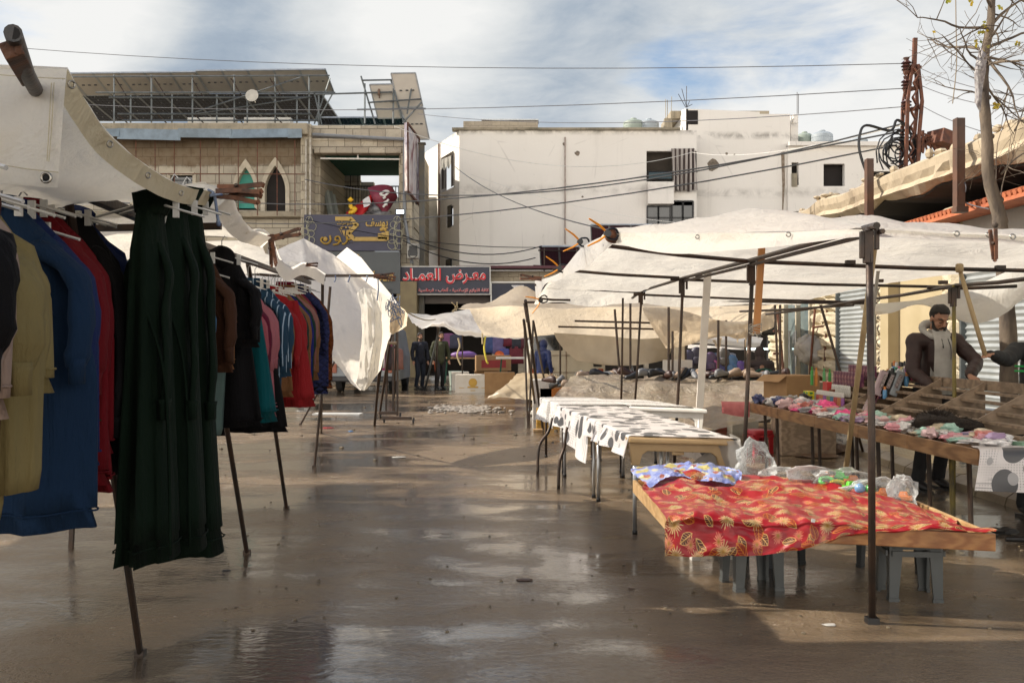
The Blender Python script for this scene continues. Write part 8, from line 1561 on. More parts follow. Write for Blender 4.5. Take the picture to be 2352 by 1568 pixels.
def person(label, loc, rz, H, J, top, bot, hair=True, beard=False, hood=None, vox=.012, extra=None, hands=(1, 1), tilt=0, jn='jacket', group=None, loose=1.0):
    r = thing('person', label, 'person', (0, 0, 0), group); D = dict(head=(0, -.02, 1.63), neck=(0, 0, 1.46), chest=(0, 0, 1.28), waist=(0, .01, 1.05), pel=(0, .01, .93), shL=(-.185, 0, 1.41), shR=(.185, 0, 1.41), elL=(-.25, .02, 1.13), elR=(.25, .02, 1.13), wrL=(-.25, -.06, .88), wrR=(.25, -.06, .88), hdL=(0, -.15, -1), hdR=(0, -.15, -1), hpL=(-.09, 0, .93), hpR=(.09, 0, .93), knL=(-.1, -.02, .5), knR=(.1, -.02, .5), anL=(-.1, .03, .09), anR=(.1, .03, .09)); D.update(J); D = {k: Vector(v) for k, v in D.items()}
    hc = D['head']; T_ = Matrix.Rotation(tilt, 3, 'X'); h_ = lambda x, y, z: hc+T_@V(x, y, z)
    q = MB(); q.ell(h_(0, .015, .03), (.073, .092, .088), 16, 12, T_); q.ell(h_(0, -.02, -.045), (.056, .062, .07), 14, 10, T_); q.ell(h_(0, -.062, -.085), (.026, .022, .02), 10, 8, T_)
    q.tube([h_(0, -.088, .02), h_(0, -.108, -.022), h_(0, -.092, -.032)], [.009, .016, .012], 8, round_=True); q.ell(h_(0, -.078, .033), (.05, .016, .011), 10, 8, T_); q.ell(h_(0, -.084, -.058), (.022, .012, .011), 10, 8, T_)
    for s in (-1, 1): q.ell(h_(s*.072, .01, -.008), (.012, .02, .03), 8, 8, T_); q.ell(h_(s*.035, -.07, -.02), (.02, .02, .02), 8, 8, T_)
    q.tube([h_(0, .02, -.06), D['neck']+V(0, 0, -.02), D['chest']+V(0, 0, .1)], [.05, .052, .07], 12); q.tube([D['chest']+V(0, 0, .06), D['waist'], D['pel']+V(0, 0, -.04)], [.13, .11, .13], 14, sq=.7, round_=True)
    for s in 'LR':
        q.tube([D['sh'+s], D['el'+s], D['wr'+s]], [.045, .036, .025], 10, round_=True); q.tube([D['hp'+s], D['kn'+s], D['an'+s]], [.075, .05, .035], 10, round_=True); q.tube([D['sh'+s], D['chest']+V(0, 0, .08)], [.05, .08], 10, round_=True); q.tube([D['an'+s], D['an'+s]+V(0, -.12, -.04)], [.03, .025], 8, round_=True)
        if hands['LR'.index(s)]: hand(q, D['wr'+s], D['hd'+s], 1 if s == 'L' else -1, up=(0, 1, .2) if D['hd'+s].z < -.5 else (0, 0, 1))
    fuse(q, min(vox, .0065) if vox < .02 else vox*.8, 'body', m_skin, r, 3)
    q = MB(); W = 1.0*loose
    q.tube([D['neck']+V(0, .01, -.02), D['chest']+V(0, 0, .1), D['chest']+V(0, 0, -.05), D['waist'], D['pel']+V(0, 0, -.03)], [.085, .155*W, .178*W, .172*W, .178*W], 18, sq=.72, round_=True)
    for s in 'LR':
        a, b, c = D['sh'+s], D['el'+s], D['wr'+s]; pts = spline([a, lerp(a, b, .5), b, lerp(b, c, .5), lerp(b, c, .93)], 4); n = len(pts); q.tube([D['chest']+V(0, .01, .1), a], [.12, .082], 12, sq=.85, round_=True); q.tube(pts, [lerp(.078, .05, i/(n-1))*(1+.07*math.sin(i*1.9)) for i in range(n)], 12, round_=True); e = lerp(b, c, .9)
    fuse(q, vox, jn, top, r, 4)
    q = MB()
    for s in 'LR':
        a, b, c = D['hp'+s], D['kn'+s], D['an'+s]; pts = spline([a+V(0, 0, .02), lerp(a, b, .5), b, lerp(b, c, .5), c+V(0, 0, .02)], 4); n = len(pts); q.tube(pts, [lerp(.1, .062, min(1, i/(n-1)*1.3))*(1+.04*math.sin(i*2.1)) for i in range(n)], 12, round_=True)
    q.tube([D['pel']+V(0, 0, .04), D['pel']+V(0, 0, -.06)], [.155, .15], 14, sq=.7, round_=True); fuse(q, vox, 'trousers', bot, r, 4)
    for s in 'LR':
        a = D['an'+s]; a = V(a.x, a.y, max(a.z, .07)); q = MB(); q.tube([a+V(0, .03, -.01), a+V(0, -.03, -.02), a+V(0, -.11, -.035), a+V(0, -.17, -.045)], [.045, .048, .042, .03], 10, sq=.85, round_=True); q.box(a+V(0, -.065, a.z*-1+.012), (.085, .27, .024)); q.build('shoe', J.get('shoe', m_shoe) if not isinstance(J.get('shoe'), tuple) else m_shoe, r, .8)
    if hair:
        q = blobmesh(h_(0, .022, .052), (.086, .1, .083), 5, 22, 16, .12, 5)
        for i, v in enumerate(q.v):
            l = T_.inverted()@(v-hc)
            if l.y < -.035 and l.z < .075: q.v[i] = hc+T_@V(l.x*.8, l.y*.55, max(l.z, .06))
            elif l.z < -.02: q.v[i] = hc+T_@V(l.x*.85, l.y*.85, l.z)
        q.build('hair', m_hair, r, True)
    if beard:
        q = MB(); q.tube([h_(-.066, -.005, -.02), h_(-.058, -.035, -.065), h_(-.03, -.068, -.095), h_(0, -.078, -.1), h_(.03, -.068, -.095), h_(.058, -.035, -.065), h_(.066, -.005, -.02)], [.008, .017, .021, .022, .021, .017, .008], 8, round_=True); q.tube([h_(-.03, -.088, -.058), h_(0, -.099, -.043), h_(.03, -.088, -.058)], [.006, .009, .006], 8, round_=True); q.build('beard', m_hair, r, True)
        q = MB(); [q.tube([h_(s*.018, -.088, .034), h_(s*.036, -.086, .04), h_(s*.055, -.07, .032)], [.005, .0065, .004], 6) for s in (-1, 1)]; [q.tube([h_(s*.02, -.088, .006), h_(s*.035, -.0885, .001), h_(s*.05, -.078, .006)], [.002, .0045, .002], 6) for s in (-1, 1)]; q.build('brows', m_hair, r, True)
    if hood: q = MB(); q.ell(h_(0, .035, .02), (.105, .115, .135), 18, 14, T_); q.tube([h_(0, .03, -.08), D['neck']+V(0, .02, -.06)], [.09, .12], 14); fuse(q, vox, 'hood', hood, r, 5)
    if extra: extra(r, D, h_)
    r.location = loc; r.rotation_euler = (0, 0, rz); r.scale = (H/1.75,)*3; return r
def cloth(n, c, r=.8, b=.6): return M('cl_'+n, c, r, tuple(x*.7 for x in c), 6, b, 14)
m_brj, m_hoody = cloth('brown_jacket', (.03, .012, .01), .6), cloth('grey_hoody', (.40, .385, .355), .95, .3)
def vend(r, D, h_):
    q = MB(); n = 28; rows = []
    for z, hw, y in ((1.50, .07, -.1), (1.38, .085, -.175), (1.2, .095, -.19), (1.0, .1, -.185), (.9, .095, -.17)): rows.append([V(hw*(k/8-1), y-.02+.035*abs(k/8-1)**2, z) for k in range(17)])
    g = MB(); sheet_mb([[p+V(0, -.012, 0) for p in rr_] for rr_ in rows], 1, 5, .012, 6, 3, (0, -1, 0), g); rows2 = [[p+V(0, .05, 0) for p in rr_] for rr_ in rows]; g.grid(rows2); g.build('hoodie_front', m_hoody, r, True)
    q.tube([V(.108*math.cos(a)*1.0, -.035+.105*math.sin(a)*-1, 1.475-.055*max(0, math.sin(a))+.075*max(0, -math.sin(a))) for a in [2*PI*k/24 for k in range(25)]], [.031+.014*max(0, -math.sin(2*PI*k/24)) for k in range(25)], 10); fuse(q, .01, 'hood', m_hoody, r, 3)
    for s in (-1, 1): q = MB(); q.tube(spline([V(s*.03, -.2, 1.41), V(s*.035+.01, -.225, 1.33), V(s*.03+.01*s, -.235, 1.22 if s > 0 else 1.34)], 5), .0035, 5); q.build('drawstring', m_hair, r)
    q = MB(); q.tube([lerp(D['elR'], D['wrR'], .86), lerp(D['elR'], D['wrR'], .97)], [.043, .04], 12); q.build('cuff', m_brj, r, True)
person('bearded man in brown jacket and grey hoodie looking down behind the display rack', (4.11, 9.72, 0), .12, 1.83, dict(head=(0, -.11, 1.595), neck=(0, -.02, 1.46), chest=(0, -.03, 1.27), pel=(0, .05, .93), waist=(0, .03, 1.05), shL=(-.195, -.02, 1.40), shR=(.195, -.03, 1.40), elL=(-.25, -.1, 1.12), wrL=(-.19, -.3, .98), hdL=(.2, -.8, -.5), elR=(.255, -.28, 1.2), wrR=(.0, -.6, 1.085), hdR=(-.2, -.9, -.22), anL=(-.16, -.02, .09), anR=(.12, .12, .09)), m_brj, cloth('black_trousers', (.012, .012, .014)), True, True, vox=.009, extra=vend, tilt=.5)
m_blk = cloth('black_knit', (.014, .015, .016))
def armext(r, D, h_):
    q = MB(); w = D['wrL']; d = D['hdL'].normalized(); q.tube([w-d*.03, w+d*.03, w+d*.075], [.034, .04, .043], 12, sq=.75, round_=True); q.build('glove', m_blk, r, True)
    q = MB(); c = lerp(D['shL'], D['elL'], .3); ax = (D['elL']-D['shL']).normalized(); g_ = M('green_stripe', (.02, .42, .09), .6)
    for k in (0, .04): q.tube([V(-.205, -.03, 1.27-k), V(-.17, -.11, 1.27-k), V(-.08, -.15, 1.27-k), V(.02, -.155, 1.27-k)], .009, 6)
    q.build('stripes', g_, r)
    tm = text_mb('NIKE', -.17, -.02, 1.06, 1.1, -.165, .004, .01, shear=.3); tm.build('lettering', g_, r)
person('person in black sleeve and fingerless glove at the right edge holding a pole', (4.33, 8.2, 0), 0, 1.72, dict(shL=(-.19, -.03, 1.4), elL=(-.36, -.2, 1.33), wrL=(-.545, -.385, 1.36), hdL=(-.75, -.55, .2), head=(.05, 0, 1.63)), m_blk, m_blk, True, False, hood=m_blk, vox=.01, extra=armext)
m_navyc, m_ol = cloth('navy_coat', (.014, .016, .028)), cloth('olive_bomber', (.04, .045, .018))
person('man in dark navy coat and jeans walking at left under the white canopy', (fx(963, 30.2), 30.4, 0), .5, 1.72, dict(knL=(-.12, -.12, .5), anL=(-.13, .0, .09), anR=(.12, .1, .09), head=(0, -.03, 1.62)), m_navyc, cloth('dark_jeans', (.012, .018, .032)), True, True, vox=.02, loose=1.05, group=None)
def orng(r, D, h_):
    q = MB(); q.tube([V(-.19, -.03, .86), V(-.185, -.07, .65), V(-.17, -.1, .5), V(-.15, -.09, .46)], [.016, .02, .03, .012], 6); q.build('trouser_stripe', M('orange_stripe', (.7, .12, .02), .6), r)
person('man in olive bomber jacket and black tracksuit with orange stripe walking toward the boxes', (fx(1012, 30.2), 30.0, 0), .45, 1.74, dict(head=(.02, -.05, 1.62), knL=(-.13, -.14, .51), anL=(-.16, -.12, .1), knR=(.1, .02, .5), anR=(.12, .12, .09), elL=(-.28, .02, 1.14), wrL=(-.27, -.08, .9), elR=(.28, .04, 1.14), wrR=(.27, -.06, .9)), m_ol, cloth('black_track', (.015, .012, .014)), True, True, vox=.02, extra=orng, loose=1.12)
m_bluep = cloth('blue_puffer', (.008, .025, .13), .5)
person('person in bright blue hooded puffer jacket seen from behind near the van', (fx(1247, 22.4), 22.4, 0), 2.4, 1.5, dict(head=(0, -.06, 1.6)), m_bluep, cloth('black_trousers', (0, 0, 0)), False, False, hood=m_bluep, vox=.02, loose=1.1)
m_brh = cloth('brown_hoody', (.05, .036, .036))
person('hooded person in brown jacket sitting in a green chair with back to the camera', (fx(1748, 19.5), 19.5, 0), PI, 1.7, dict(head=(0, -.14, 1.25), neck=(0, -.07, 1.1), chest=(0, -.03, .93), waist=(0, .02, .7), pel=(0, .05, .52), shL=(-.2, -.04, 1.05), shR=(.2, -.04, 1.05), elL=(-.27, -.12, .8), elR=(.27, -.12, .8), wrL=(-.1, -.33, .72), wrR=(.1, -.33, .72), hpL=(-.1, .0, .5), hpR=(.1, 0, .5), knL=(-.14, -.42, .5), knR=(.14, -.42, .5), anL=(-.14, -.4, .09), anR=(.14, -.4, .09)), m_brh, cloth('grey_trousers', (.14, .13, .12)), False, False, hood=m_brh, vox=.018)
# green garden chair
m_gch = M('green_plastic', (.01, .08, .05), .35); r = thing('garden_chair', 'green slatted plastic garden chair under the hooded person', 'chair', (fx(1750, 19.3), 19.35, 0)); cx, cy = fx(1750, 19.3), 19.45
q = MB(); q.box((cx, cy, .43), (.5, .46, .03)); q.build('seat', m_gch, r, bevel=.01)
q = MB(); q.tube([V(cx-.29, cy-.3, .45)]+[V(cx-.29*math.cos(a*PI/10), cy-.33, .62+.3*math.sin(a*PI/10)) for a in range(11)]+[V(cx+.29, cy-.3, .45)], .022, 6); [q.tube([V(cx+x, cy-.3, .44), V(cx+x*1.2, cy-.33, .6+.3*math.cos(x*4.2))], .02, 5, sq=.4) for x in (-.2, -.13, -.06, 0, .06, .13, .2)]; q.build('backrest', m_gch, r)
for sx in (-.22, .22):
    for sy in (-.2, .2): q = MB(); q.tube([V(cx+sx, cy+sy, .43), V(cx+sx*1.15, cy+sy*1.15, 0)], [.03, .022], 6); q.build('leg', m_gch, r)
    q = MB(); q.tube([V(cx+sx*1.2, cy-.28, .64), V(cx+sx*1.2, cy+.2, .64), V(cx+sx*1.1, cy+.2, .43)], .02, 6); q.build('armrest', m_gch, r)
# ================================================================== VANS
m_van = M('van_cream', (.52, .5, .42), .35, (.44, .41, .34), 2, coat=.3); m_tyre = M('tyre', (.015, .015, .015), .8)
def van(cx, Y, W, L_, H, label, mat, rz=0, logo=False):
    r = thing('van', label, 'van', (0, 0, 0)); pr = [(-.5, .3), (-.5, 1.0), (-.47, 1.25), (-.42, H-.1), (-.36, H-.01), (.36, H-.01), (.42, H-.1), (.47, 1.25), (.5, 1.0), (.5, .3)]
    q = MB(); q.rings([[V(x*W*s, y, .28+(z-.28)*(s if z > 1 else 1)) for x, z in pr] for y, s in ((0, .975), (.05, 1.0), (L_-.9, 1.0), (L_-.4, .98), (L_, .8))]); q.build('body', mat, r, bevel=.02)
    q = MB()
    for s in (-1, 1): q.add([V(s*.035*W+s*.02, -.012, 1.24), V(s*.425*W, -.012, 1.24), V(s*.385*W, -.006, H-.2), V(s*.035*W+s*.02, -.006, H-.2)], [(0, 1, 2, 3)])
    q.build('rear_window', m_glassd, r)
    q = MB(); q.bar(V(0, -.01, .35), V(0, -.01, H-.06), .018, .01); q.bar(V(-.48*W, -.01, .72), V(.48*W, -.01, .72), .012, .01); q.bar(V(-.48*W, -.01, 1.12), V(.48*W, -.01, 1.12), .014, .01); q.build('door_seam', m_rust, r)
    q = MB(); q.box((-.25*W, -.02, .8), (.34, .04, .075)); q.box((.4*W, -.02, .9), (.2, .04, .08)); q.build('door_handle', m_black, r, bevel=.01)
    for s in (-1, 1):
        q = MB(); q.box((s*.44*W, -.015, .68), (.12, .05, .26)); q.build('tail_light', M('lamp_orange', (.28, .06, .015), .3), r, bevel=.01)
    q = MB(); q.box((0, -.06, .38), (W*.98, .12, .16)); q.build('bumper', m_black, r, bevel=.03)
    for s in (-1, 1):
        for y in (.75, L_-.85): q = MB(); q.lathe((s*(W/2-.02), y, .31), [(.2, -.02*s), (.31, -.02*s), (.31, -.2*s), (.1, -.2*s)], 18, (1, 0, 0)); q.build('wheel', m_tyre, r, .7)
    if logo:
        q = MB(); q.box((-.22*W, -.03, .63), (.48, .015, .12)); pl = q.build('number_plate', m_white, r); text_mb('M 258411', -.22*W-.22, -.22*W+.22, .585, .675, -.045, .003, .01).build('plate_lettering', m_black, pl)
        q = MB(); c = V(.16*W, -.02, .66); q.tube([c+V(.09*math.cos(k*PI/10), -.012, .09*math.sin(k*PI/10)) for k in range(21)], .01, 6)
        for a, b in (((-.045, .07), (0, .0)), ((.045, .07), (0, .0)), ((-.078, .035), (-.035, -.075)), ((-.035, -.075), (0, -.01)), ((0, -.01), (.035, -.075)), ((.035, -.075), (.078, .035))): q.bar(c+V(a[0], -.012, a[1]), c+V(b[0], -.012, b[1]), .014, .012, up=(0, 1, 0))
        q.build('emblem', m_alu, r)
    r.location = (cx, Y, 0); r.rotation_euler = (0, 0, rz); return r
van(fx(1303, 23), 23.5, 1.85, 4.6, 1.95, 'cream white van seen from behind with a round emblem and number plate', m_van, 0, True)
van(fx(826, 28), 28.5, 1.8, 4.4, 1.9, 'pale grey van half hidden behind the pole stand on the left', M('van_grey', (.3, .32, .32), .4, (.22, .23, .23), 2), -.02)
# ================================================================== MIDDLE-DISTANCE STALLS
m_card = M('cardboard', (.34, .2, .09), .8, (.27, .155, .07), 4); m_cardw = M('white_card', (.58, .55, .5), .7, (.5, .46, .4), 4); m_cardr = M('red_print', (.3, .03, .03), .6)
def carton(px, py, w_, d_, h_, mat, label, pr=None, rz=0, z=0, open_=False, Y=None, nm='cardboard_box'):
    g_ = G(px, py) if Y is None else V(fx(px, Y), Y, z); r = thing(nm, label, 'box', (0, 0, 0)); q = MB(); q.box((0, d_/2, h_/2), (w_, d_, h_))
    q.build('box_body', mat, r, bevel=.006)
    if open_:
        for s in (-1, 1): q = MB(); q.add([V(s*w_/2, 0, h_), V(s*w_/2, d_, h_), V(s*(w_/2+.12), d_, h_-.08), V(s*(w_/2+.12), 0, h_-.08)], [(0, 1, 2, 3)]); q.build('flap', mat, r, fix=False)
    if pr: q = MB(); pr(q, w_, h_); q.build('print', pr.m, r)
    r.location = (g_.x, g_.y, z); r.rotation_euler = (0, 0, rz); return r
def pr_em(q, w_, h_): q.lathe((0, -.004, h_*.58), [(.12, 0), (.12, .004)], 18, (0, -1, 0)); q.box((0, -.006, h_*.33), (.3, .004, .04)); q.box((0, -.006, h_*.15), (.14, .004, .02)); q.box((-w_*.32, -.006, h_*.3), (.15, .004, .015)); q.box((w_*.32, -.006, h_*.3), (.15, .004, .015))
pr_em.m = M('gold_print', (.5, .3, .05), .6)
def pr_red(q, w_, h_): q.box((0, -.004, h_*.45), (w_*.7, .004, h_*.5))
pr_red.m = m_cardr
carton(1086, 903, .98, .6, .52, m_cardw, 'white cardboard box with a round gold emblem, front left on the ground', pr_em); carton(1148, 903, .85, .6, .58, m_card, 'plain brown cardboard box right of the white emblem box', None, .05); carton(1058, 897, .5, .6, .55, m_cardw, 'white cardboard box half hidden at the left of the emblem box', None, .1)
carton(1128, 890, 1.05, .6, .52, m_card, 'brown cardboard box at the bottom of the taped stack', None, .04); carton(1134, 0, 1.1, .6, .48, m_card, 'open brown box with a red printed panel on top of the taped stack', pr_red, .1, z=.53, Y=31.2); carton(1178, 893, .7, .5, .18, m_cardw, 'low white foam tray beside the plastic-covered heap')
carton(1845, 0, .5, .5, .3, m_card, 'open cardboard carton behind the hair colour boxes', None, .35, z=.72, open_=True, Y=12.6); q = MB(); q.box((fx(1850, 12.8), 12.9, .36), (.7, .5, .72)); one(q, 'crate_stack', m_plank, 'wooden crate carrying the open carton', 'crate', bevel=.01)
# plastic sheets over heaps
t = NT('brown_polythene'); o = t.coord('Object'); n = t.noise(o, 1.2, 6, .6, .8); nb = t.bump(t.noise(t.coord('Object', (1, 1, 1.6)), 3.5, 7, .65, 1.5), .9, .08); b = t.n('ShaderNodeBsdfPrincipled'); t.l(t.mix(t.ramp(n, [(.35, 0.), (.65, 1.)]), (.42, .35, .25), (.26, .2, .14)), b.inputs[0]); b.inputs['Roughness'].default_value = .28; t.l(nb, b.inputs['Normal'])
tr_ = t.n('ShaderNodeBsdfTransparent'); tr_.inputs[0].default_value = (.8, .74, .62, 1); x = t.n('ShaderNodeMixShader'); t.l(t.ramp(n, [(.3, .62), (.7, .9)]), x.inputs[0]); t.l(tr_.outputs[0], x.inputs[1]); t.l(b.outputs[0], x.inputs[2]); t.l(x.outputs[0], t.out.inputs[0]); m_poly = t.m
def mound(rows, label, seed, amp=.12, mat=None):
    q = sheet_mb([[P(*p) for p in r] for r in rows], 8, 8, amp, 1.5, seed, (0, -.7, .7), fine=.03); return one(q, 'plastic_cover', mat or m_poly, label, 'plastic sheet', smooth=True)
mound([[(1185, 862, 20.5), (1215, 858, 20.5), (1260, 862, 20.3), (1300, 866, 20)], [(1175, 872, 19.6), (1205, 868, 19.5), (1240, 872, 19.3), (1262, 880, 19)], [(1150, 895, 19.2), (1185, 892, 19), (1215, 898, 18.9), (1252, 905, 18.8)], [(1118, 917, 19), (1160, 914, 18.8), (1200, 917, 18.6), (1238, 922, 18.5)]], 'pale crumpled polythene over the low heap left of the shoes', 5, .1, M('pale_polythene', (.55, .46, .32), .35, (.42, .33, .22), 2, .8, 8, trans=.35))
mound([[(1310, 866, 17.5), (1370, 862, 17.5), (1440, 860, 17.5), (1520, 864, 17.5), (1620, 872, 17.2), (1700, 876, 17), (1800, 868, 16)], [(1300, 880, 16.8), (1370, 878, 16.6), (1440, 878, 16.5), (1520, 880, 16.5), (1620, 888, 16.2), (1700, 888, 16), (1806, 884, 15.2)], [(1275, 905, 16.2), (1360, 905, 16), (1440, 908, 15.9), (1520, 910, 15.8), (1620, 918, 15.5), (1700, 915, 15.2), (1800, 905, 14.4)], [(1255, 930, 15.8), (1350, 935, 15.4), (1440, 940, 15.2), (1520, 945, 15), (1620, 962, 14.2), (1700, 950, 14), (1780, 940, 13.8)], [(1250, 938, 15.6), (1350, 945, 15.2), (1440, 955, 15), (1520, 962, 14.6), (1612, 985, 13.6), (1690, 975, 13.6), (1770, 960, 13.4)]], 'long brown polythene sheet covering the shoe boxes behind the white tables', 9)
rr = random.Random(14)
for i in range(12):
    px = 1318+i*36; Yb = 17.0-.25*(i % 3)-max(0, i-7)*.15; col = rr.choice([(.5, .47, .42), (.42, .38, .33), (.45, .3, .1), (.35, .08, .06)]); one(MB().box((fx(px, Yb), Yb+.3, .28), (.42, .5, .56)), 'shoe_box', M('sbox%d' % int(col[0]*100), col, .7), '%s covered box from the left under the brown polythene' % ORD[i], 'box', 'boxes under the polythene')
for px, py, Yb, w_, h_, mt_, lab in ((1246, 0, 18.2, .35, .75, m_cardw, 'white shoe box stack left of the yellow crate'), (1272, 0, 17.6, .6, .25, M('yellow_crate', (.5, .26, .02), .5), 'yellow plastic crate below the black shoes'), (1290, 0, 18.2, .8, .6, M('orange_box', (.45, .16, .03), .6), 'orange box block behind the shoes')): one(MB().box((fx(px, Yb), Yb+.2, h_/2), (w_, .4, h_)), 'crate', mt_, lab, 'crate', bevel=.01)
def shoe_mb(s=1):
    q = MB(); rg = []
    for y, w_, h_ in ((-.14, .02, .03), (-.12, .035, .05), (-.06, .043, .06), (.0, .04, .09), (.06, .036, .11), (.12, .034, .1), (.14, .02, .06)): rg.append([V(w_*math.cos(a), y, .012+h_*.5+h_*.5*math.sin(a)) for a in [2*PI*k/10 for k in range(10)]])
    q.rings(rg); return q
sh = []
for i in range(44):
    px = 1262+i*12.4+rr.uniform(-4, 4); Ys = 17.9-rr.random()*.6 if px < 1420 else 17.8-rr.random(); py = (862+rr.uniform(-4, 5)) if px > 1330 else rr.choice([862, 874, 884])+rr.uniform(-2, 2); c = P(px, py, Ys); cn, col = rr.choice([('black', (.012, .012, .013)), ('black', (.012, .012, .013)), ('dark brown', (.05, .02, .012)), ('grey', (.2, .2, .2)), ('beige', (.34, .24, .16))])
    if not sh: o = one(shoe_mb(), 'shoe', m_shoe, 'x', 'shoe', smooth=True, loc=(0, 0, 0)); sh.append(o.data); bpy.data.objects.remove(o)
    me = sh[0] if cn == 'black' else None
    if me is None:
        key = 'shoe_'+cn; me = bpy.data.meshes.get(key)
        if me is None: me = sh[0].copy(); me.name = key; me.materials.clear(); me.materials.append(M('sh_'+cn.replace(' ', '_'), col, .5))
    o = bpy.data.objects.new('shoe', me); put(o); o.location = c+V(0, 0, -.05); o.rotation_euler = (rr.uniform(-.3, .3), 0, rr.uniform(0, 6)); o.scale = (1.25,)*3; z_ = 'left third' if px < 1440 else 'middle' if px < 1620 else 'right third'; tag(o, '%s shoe in the jumbled row on the covered heap, %s' % (cn, z_), 'shoe', '%s shoes, %s of the heap' % (cn, z_))
q = MB(); q.box((fx(1610, 18.3), 18.35, .36), (4.8, .8, .72)); one(q, 'shoe_table', m_plank, 'long low plank table under the row of shoes', 'table', bevel=.02)
q = MB(); [q.box((fx(px, 19.3), 19.3, .75+h_/2), (.5, .35, h_), rz=a) for px, h_, a in ((1556, .34, .1),)]; one(q, 'carton', m_cardw, 'white carton standing among the shoes beside the hanging canvas', 'box', bevel=.01)
q = MB(); q.lathe(P(1451, 866, 18), [(.03, 0), (.035, .03), (.035, .15), (.014, .2), (.014, .23)], 10); one(q, 'water_bottle', m_bag, 'small clear water bottle standing on the dark goods', 'bottle', smooth=True)
# shop stock at the end of the market
def hung(px, top, bot, Y, col, lab, w_=.4):
    c = P(px, top, Y); h_ = (bot-top)/F*Y; q = MB(); q.rings([ring_(V(c.x, Y, 0), w_*k, .06, c.z-h_*v, 14, px, .01) for v, k in ((0, .25), (.08, .5), (.3, .52), (.65, .5), (1, .55))]); return one(q, 'hanging_garment', cloth('h%02d%02d%02d' % tuple(int(x*99) for x in col), col), lab, 'garment', 'garments hanging in the far shops', smooth=True)
for i, (px, t_, b_, col, nm_) in enumerate(((1030, 765, 800, (.2, .07, .16), 'purple'), (1048, 768, 800, (.05, .05, .08), 'dark'), (1130, 770, 810, (.05, .08, .2), 'blue patterned'), (1146, 770, 812, (.15, .12, .25), 'lilac'), (1158, 800, 840, (.1, .1, .3), 'indigo'), (1172, 765, 795, (.14, .015, .03), 'wine red'), (1190, 768, 800, (.03, .03, .04), 'black'), (1186, 795, 835, (.16, .02, .03), 'maroon print'), (1212, 770, 800, (.1, .02, .03), 'dark red'), (1236, 775, 850, (.5, .5, .46), 'long white'), (1640, 810, 835, (.1, .14, .2), 'pale blue'), (1660, 808, 840, (.25, .12, .14), 'dusty pink'), (1675, 810, 838, (.2, .2, .22), 'grey'))): hung(px, t_, b_, 37.2 if px != 1236 else 24.3, col, '%s garment hanging in the dark shop, %s from the left' % (nm_, ORD[i]), .5)
for i, (px, t_, b_, col, nm_) in enumerate(((893, 790, 850, (.3, .02, .12), 'magenta'), (884, 795, 845, (.5, .48, .45), 'white striped'), (903, 795, 850, (.03, .02, .02), 'black'), (912, 800, 848, (.28, .13, .1), 'salmon'))): hung(px, t_, b_, 25, col, '%s garment hanging behind the empty wheeled rail' % nm_, .3)
for i, (px, py, col, nm_) in enumerate(((1215, 805, (.8, .2, .03), 0), (1162, 0, 0, 0))):
    if py: pass
for px, py, nm_ in ((1147, 817, 'upper'), (1139, 832, 'lower')): one(MB().ell(P(px, py, 36.8), (.19, .19, .19), 16, 12), 'orange_ball', M('ball_orange', (.65, .12, .02), .5), '%s of two orange balls hanging at the toy shop door' % nm_, 'ball', smooth=True)
def backpack(px, py, Y, col, nm_, i):
    r = thing('backpack', '%s backpack in the bag shop display, %s from the left' % (nm_, ORD[i]), 'backpack', P(px, py, Y), 'bags in the far bag shop'); c = P(px, py, Y); m = M('bp_%d' % i, col, .5, tuple(x*.5+.05 for x in col), 9); q = MB(); q.rings([[c+V(w_*(abs(math.cos(a))**.6)*(1 if math.cos(a) > 0 else -1), .1*math.sin(a), z) for a in [2*PI*k/14 for k in range(14)]] for w_, z in ((.13, 0), (.17, .03), (.18, .2), (.165, .36), (.11, .45), (.04, .48))]); q.build('bag_body', m, r, True); q = MB(); q.rings([[c+V(0, -.1, 0)+V(w_*math.cos(a), .05*math.sin(a), z) for a in [2*PI*k/12 for k in range(12)]] for w_, z in ((.1, .03), (.13, .06), (.13, .18), (.1, .22))]); q.build('front_pocket', m, r, True)
for i, (px, py, col, nm_) in enumerate(((1582, 845, (.06, .05, .1), 'dark purple'), (1600, 838, (.04, .03, .06), 'black'), (1632, 850, (.12, .06, .14), 'violet'), (1640, 868, (.5, .12, .28), 'pink wheeled'), (1655, 862, (.07, .06, .2), 'indigo'), (1662, 840, (.14, .12, .1), 'brown'), (1680, 856, (.12, .25, .45), 'blue print'), (1700, 870, (.2, .1, .4), 'purple'), (1718, 868, (.12, .12, .14), 'grey wheeled'), (1775, 878, (.04, .12, .25), 'teal wheeled'), (1778, 845, (.03, .03, .03), 'black cabin'), (1764, 770, (.015, .015, .015), 'black hanging'))): backpack(px, py, 26.5 if px != 1764 else 22, col, nm_, i)
q = MB(); q.box((fx(1685, 27), 27, .35), (4.8, 1.2, .7)); one(q, 'display_bench', m_dark, 'low black bench carrying the bags', 'bench')
for px, wd, nm_ in ((1010, 0, ''), ): pass
def trestle(px, py, Y, w_, m_, lab):
    r = thing('trestle_table', lab, 'table', V(fx(px, Y), Y, 0)); c = P(px, py, Y); q = MB(); q.box(c, (w_, .6, .05)); q.build('tabletop', m_, r)
    for s in (-1, 1): q = MB(); q.bar(c+V(s*w_*.4, 0, 0), V(c.x+s*w_*.45, Y, 0), .05); q.build('leg', M('green_leg', (.02, .1, .06), .6), r)
trestle(1067, 822, 34.5, 1.5, m_pale, 'small pale trestle table with green legs before the toy shop'); trestle(1204, 822, 30, 1.7, m_wpl, 'white-topped trestle table in front of the dark clothes shop')
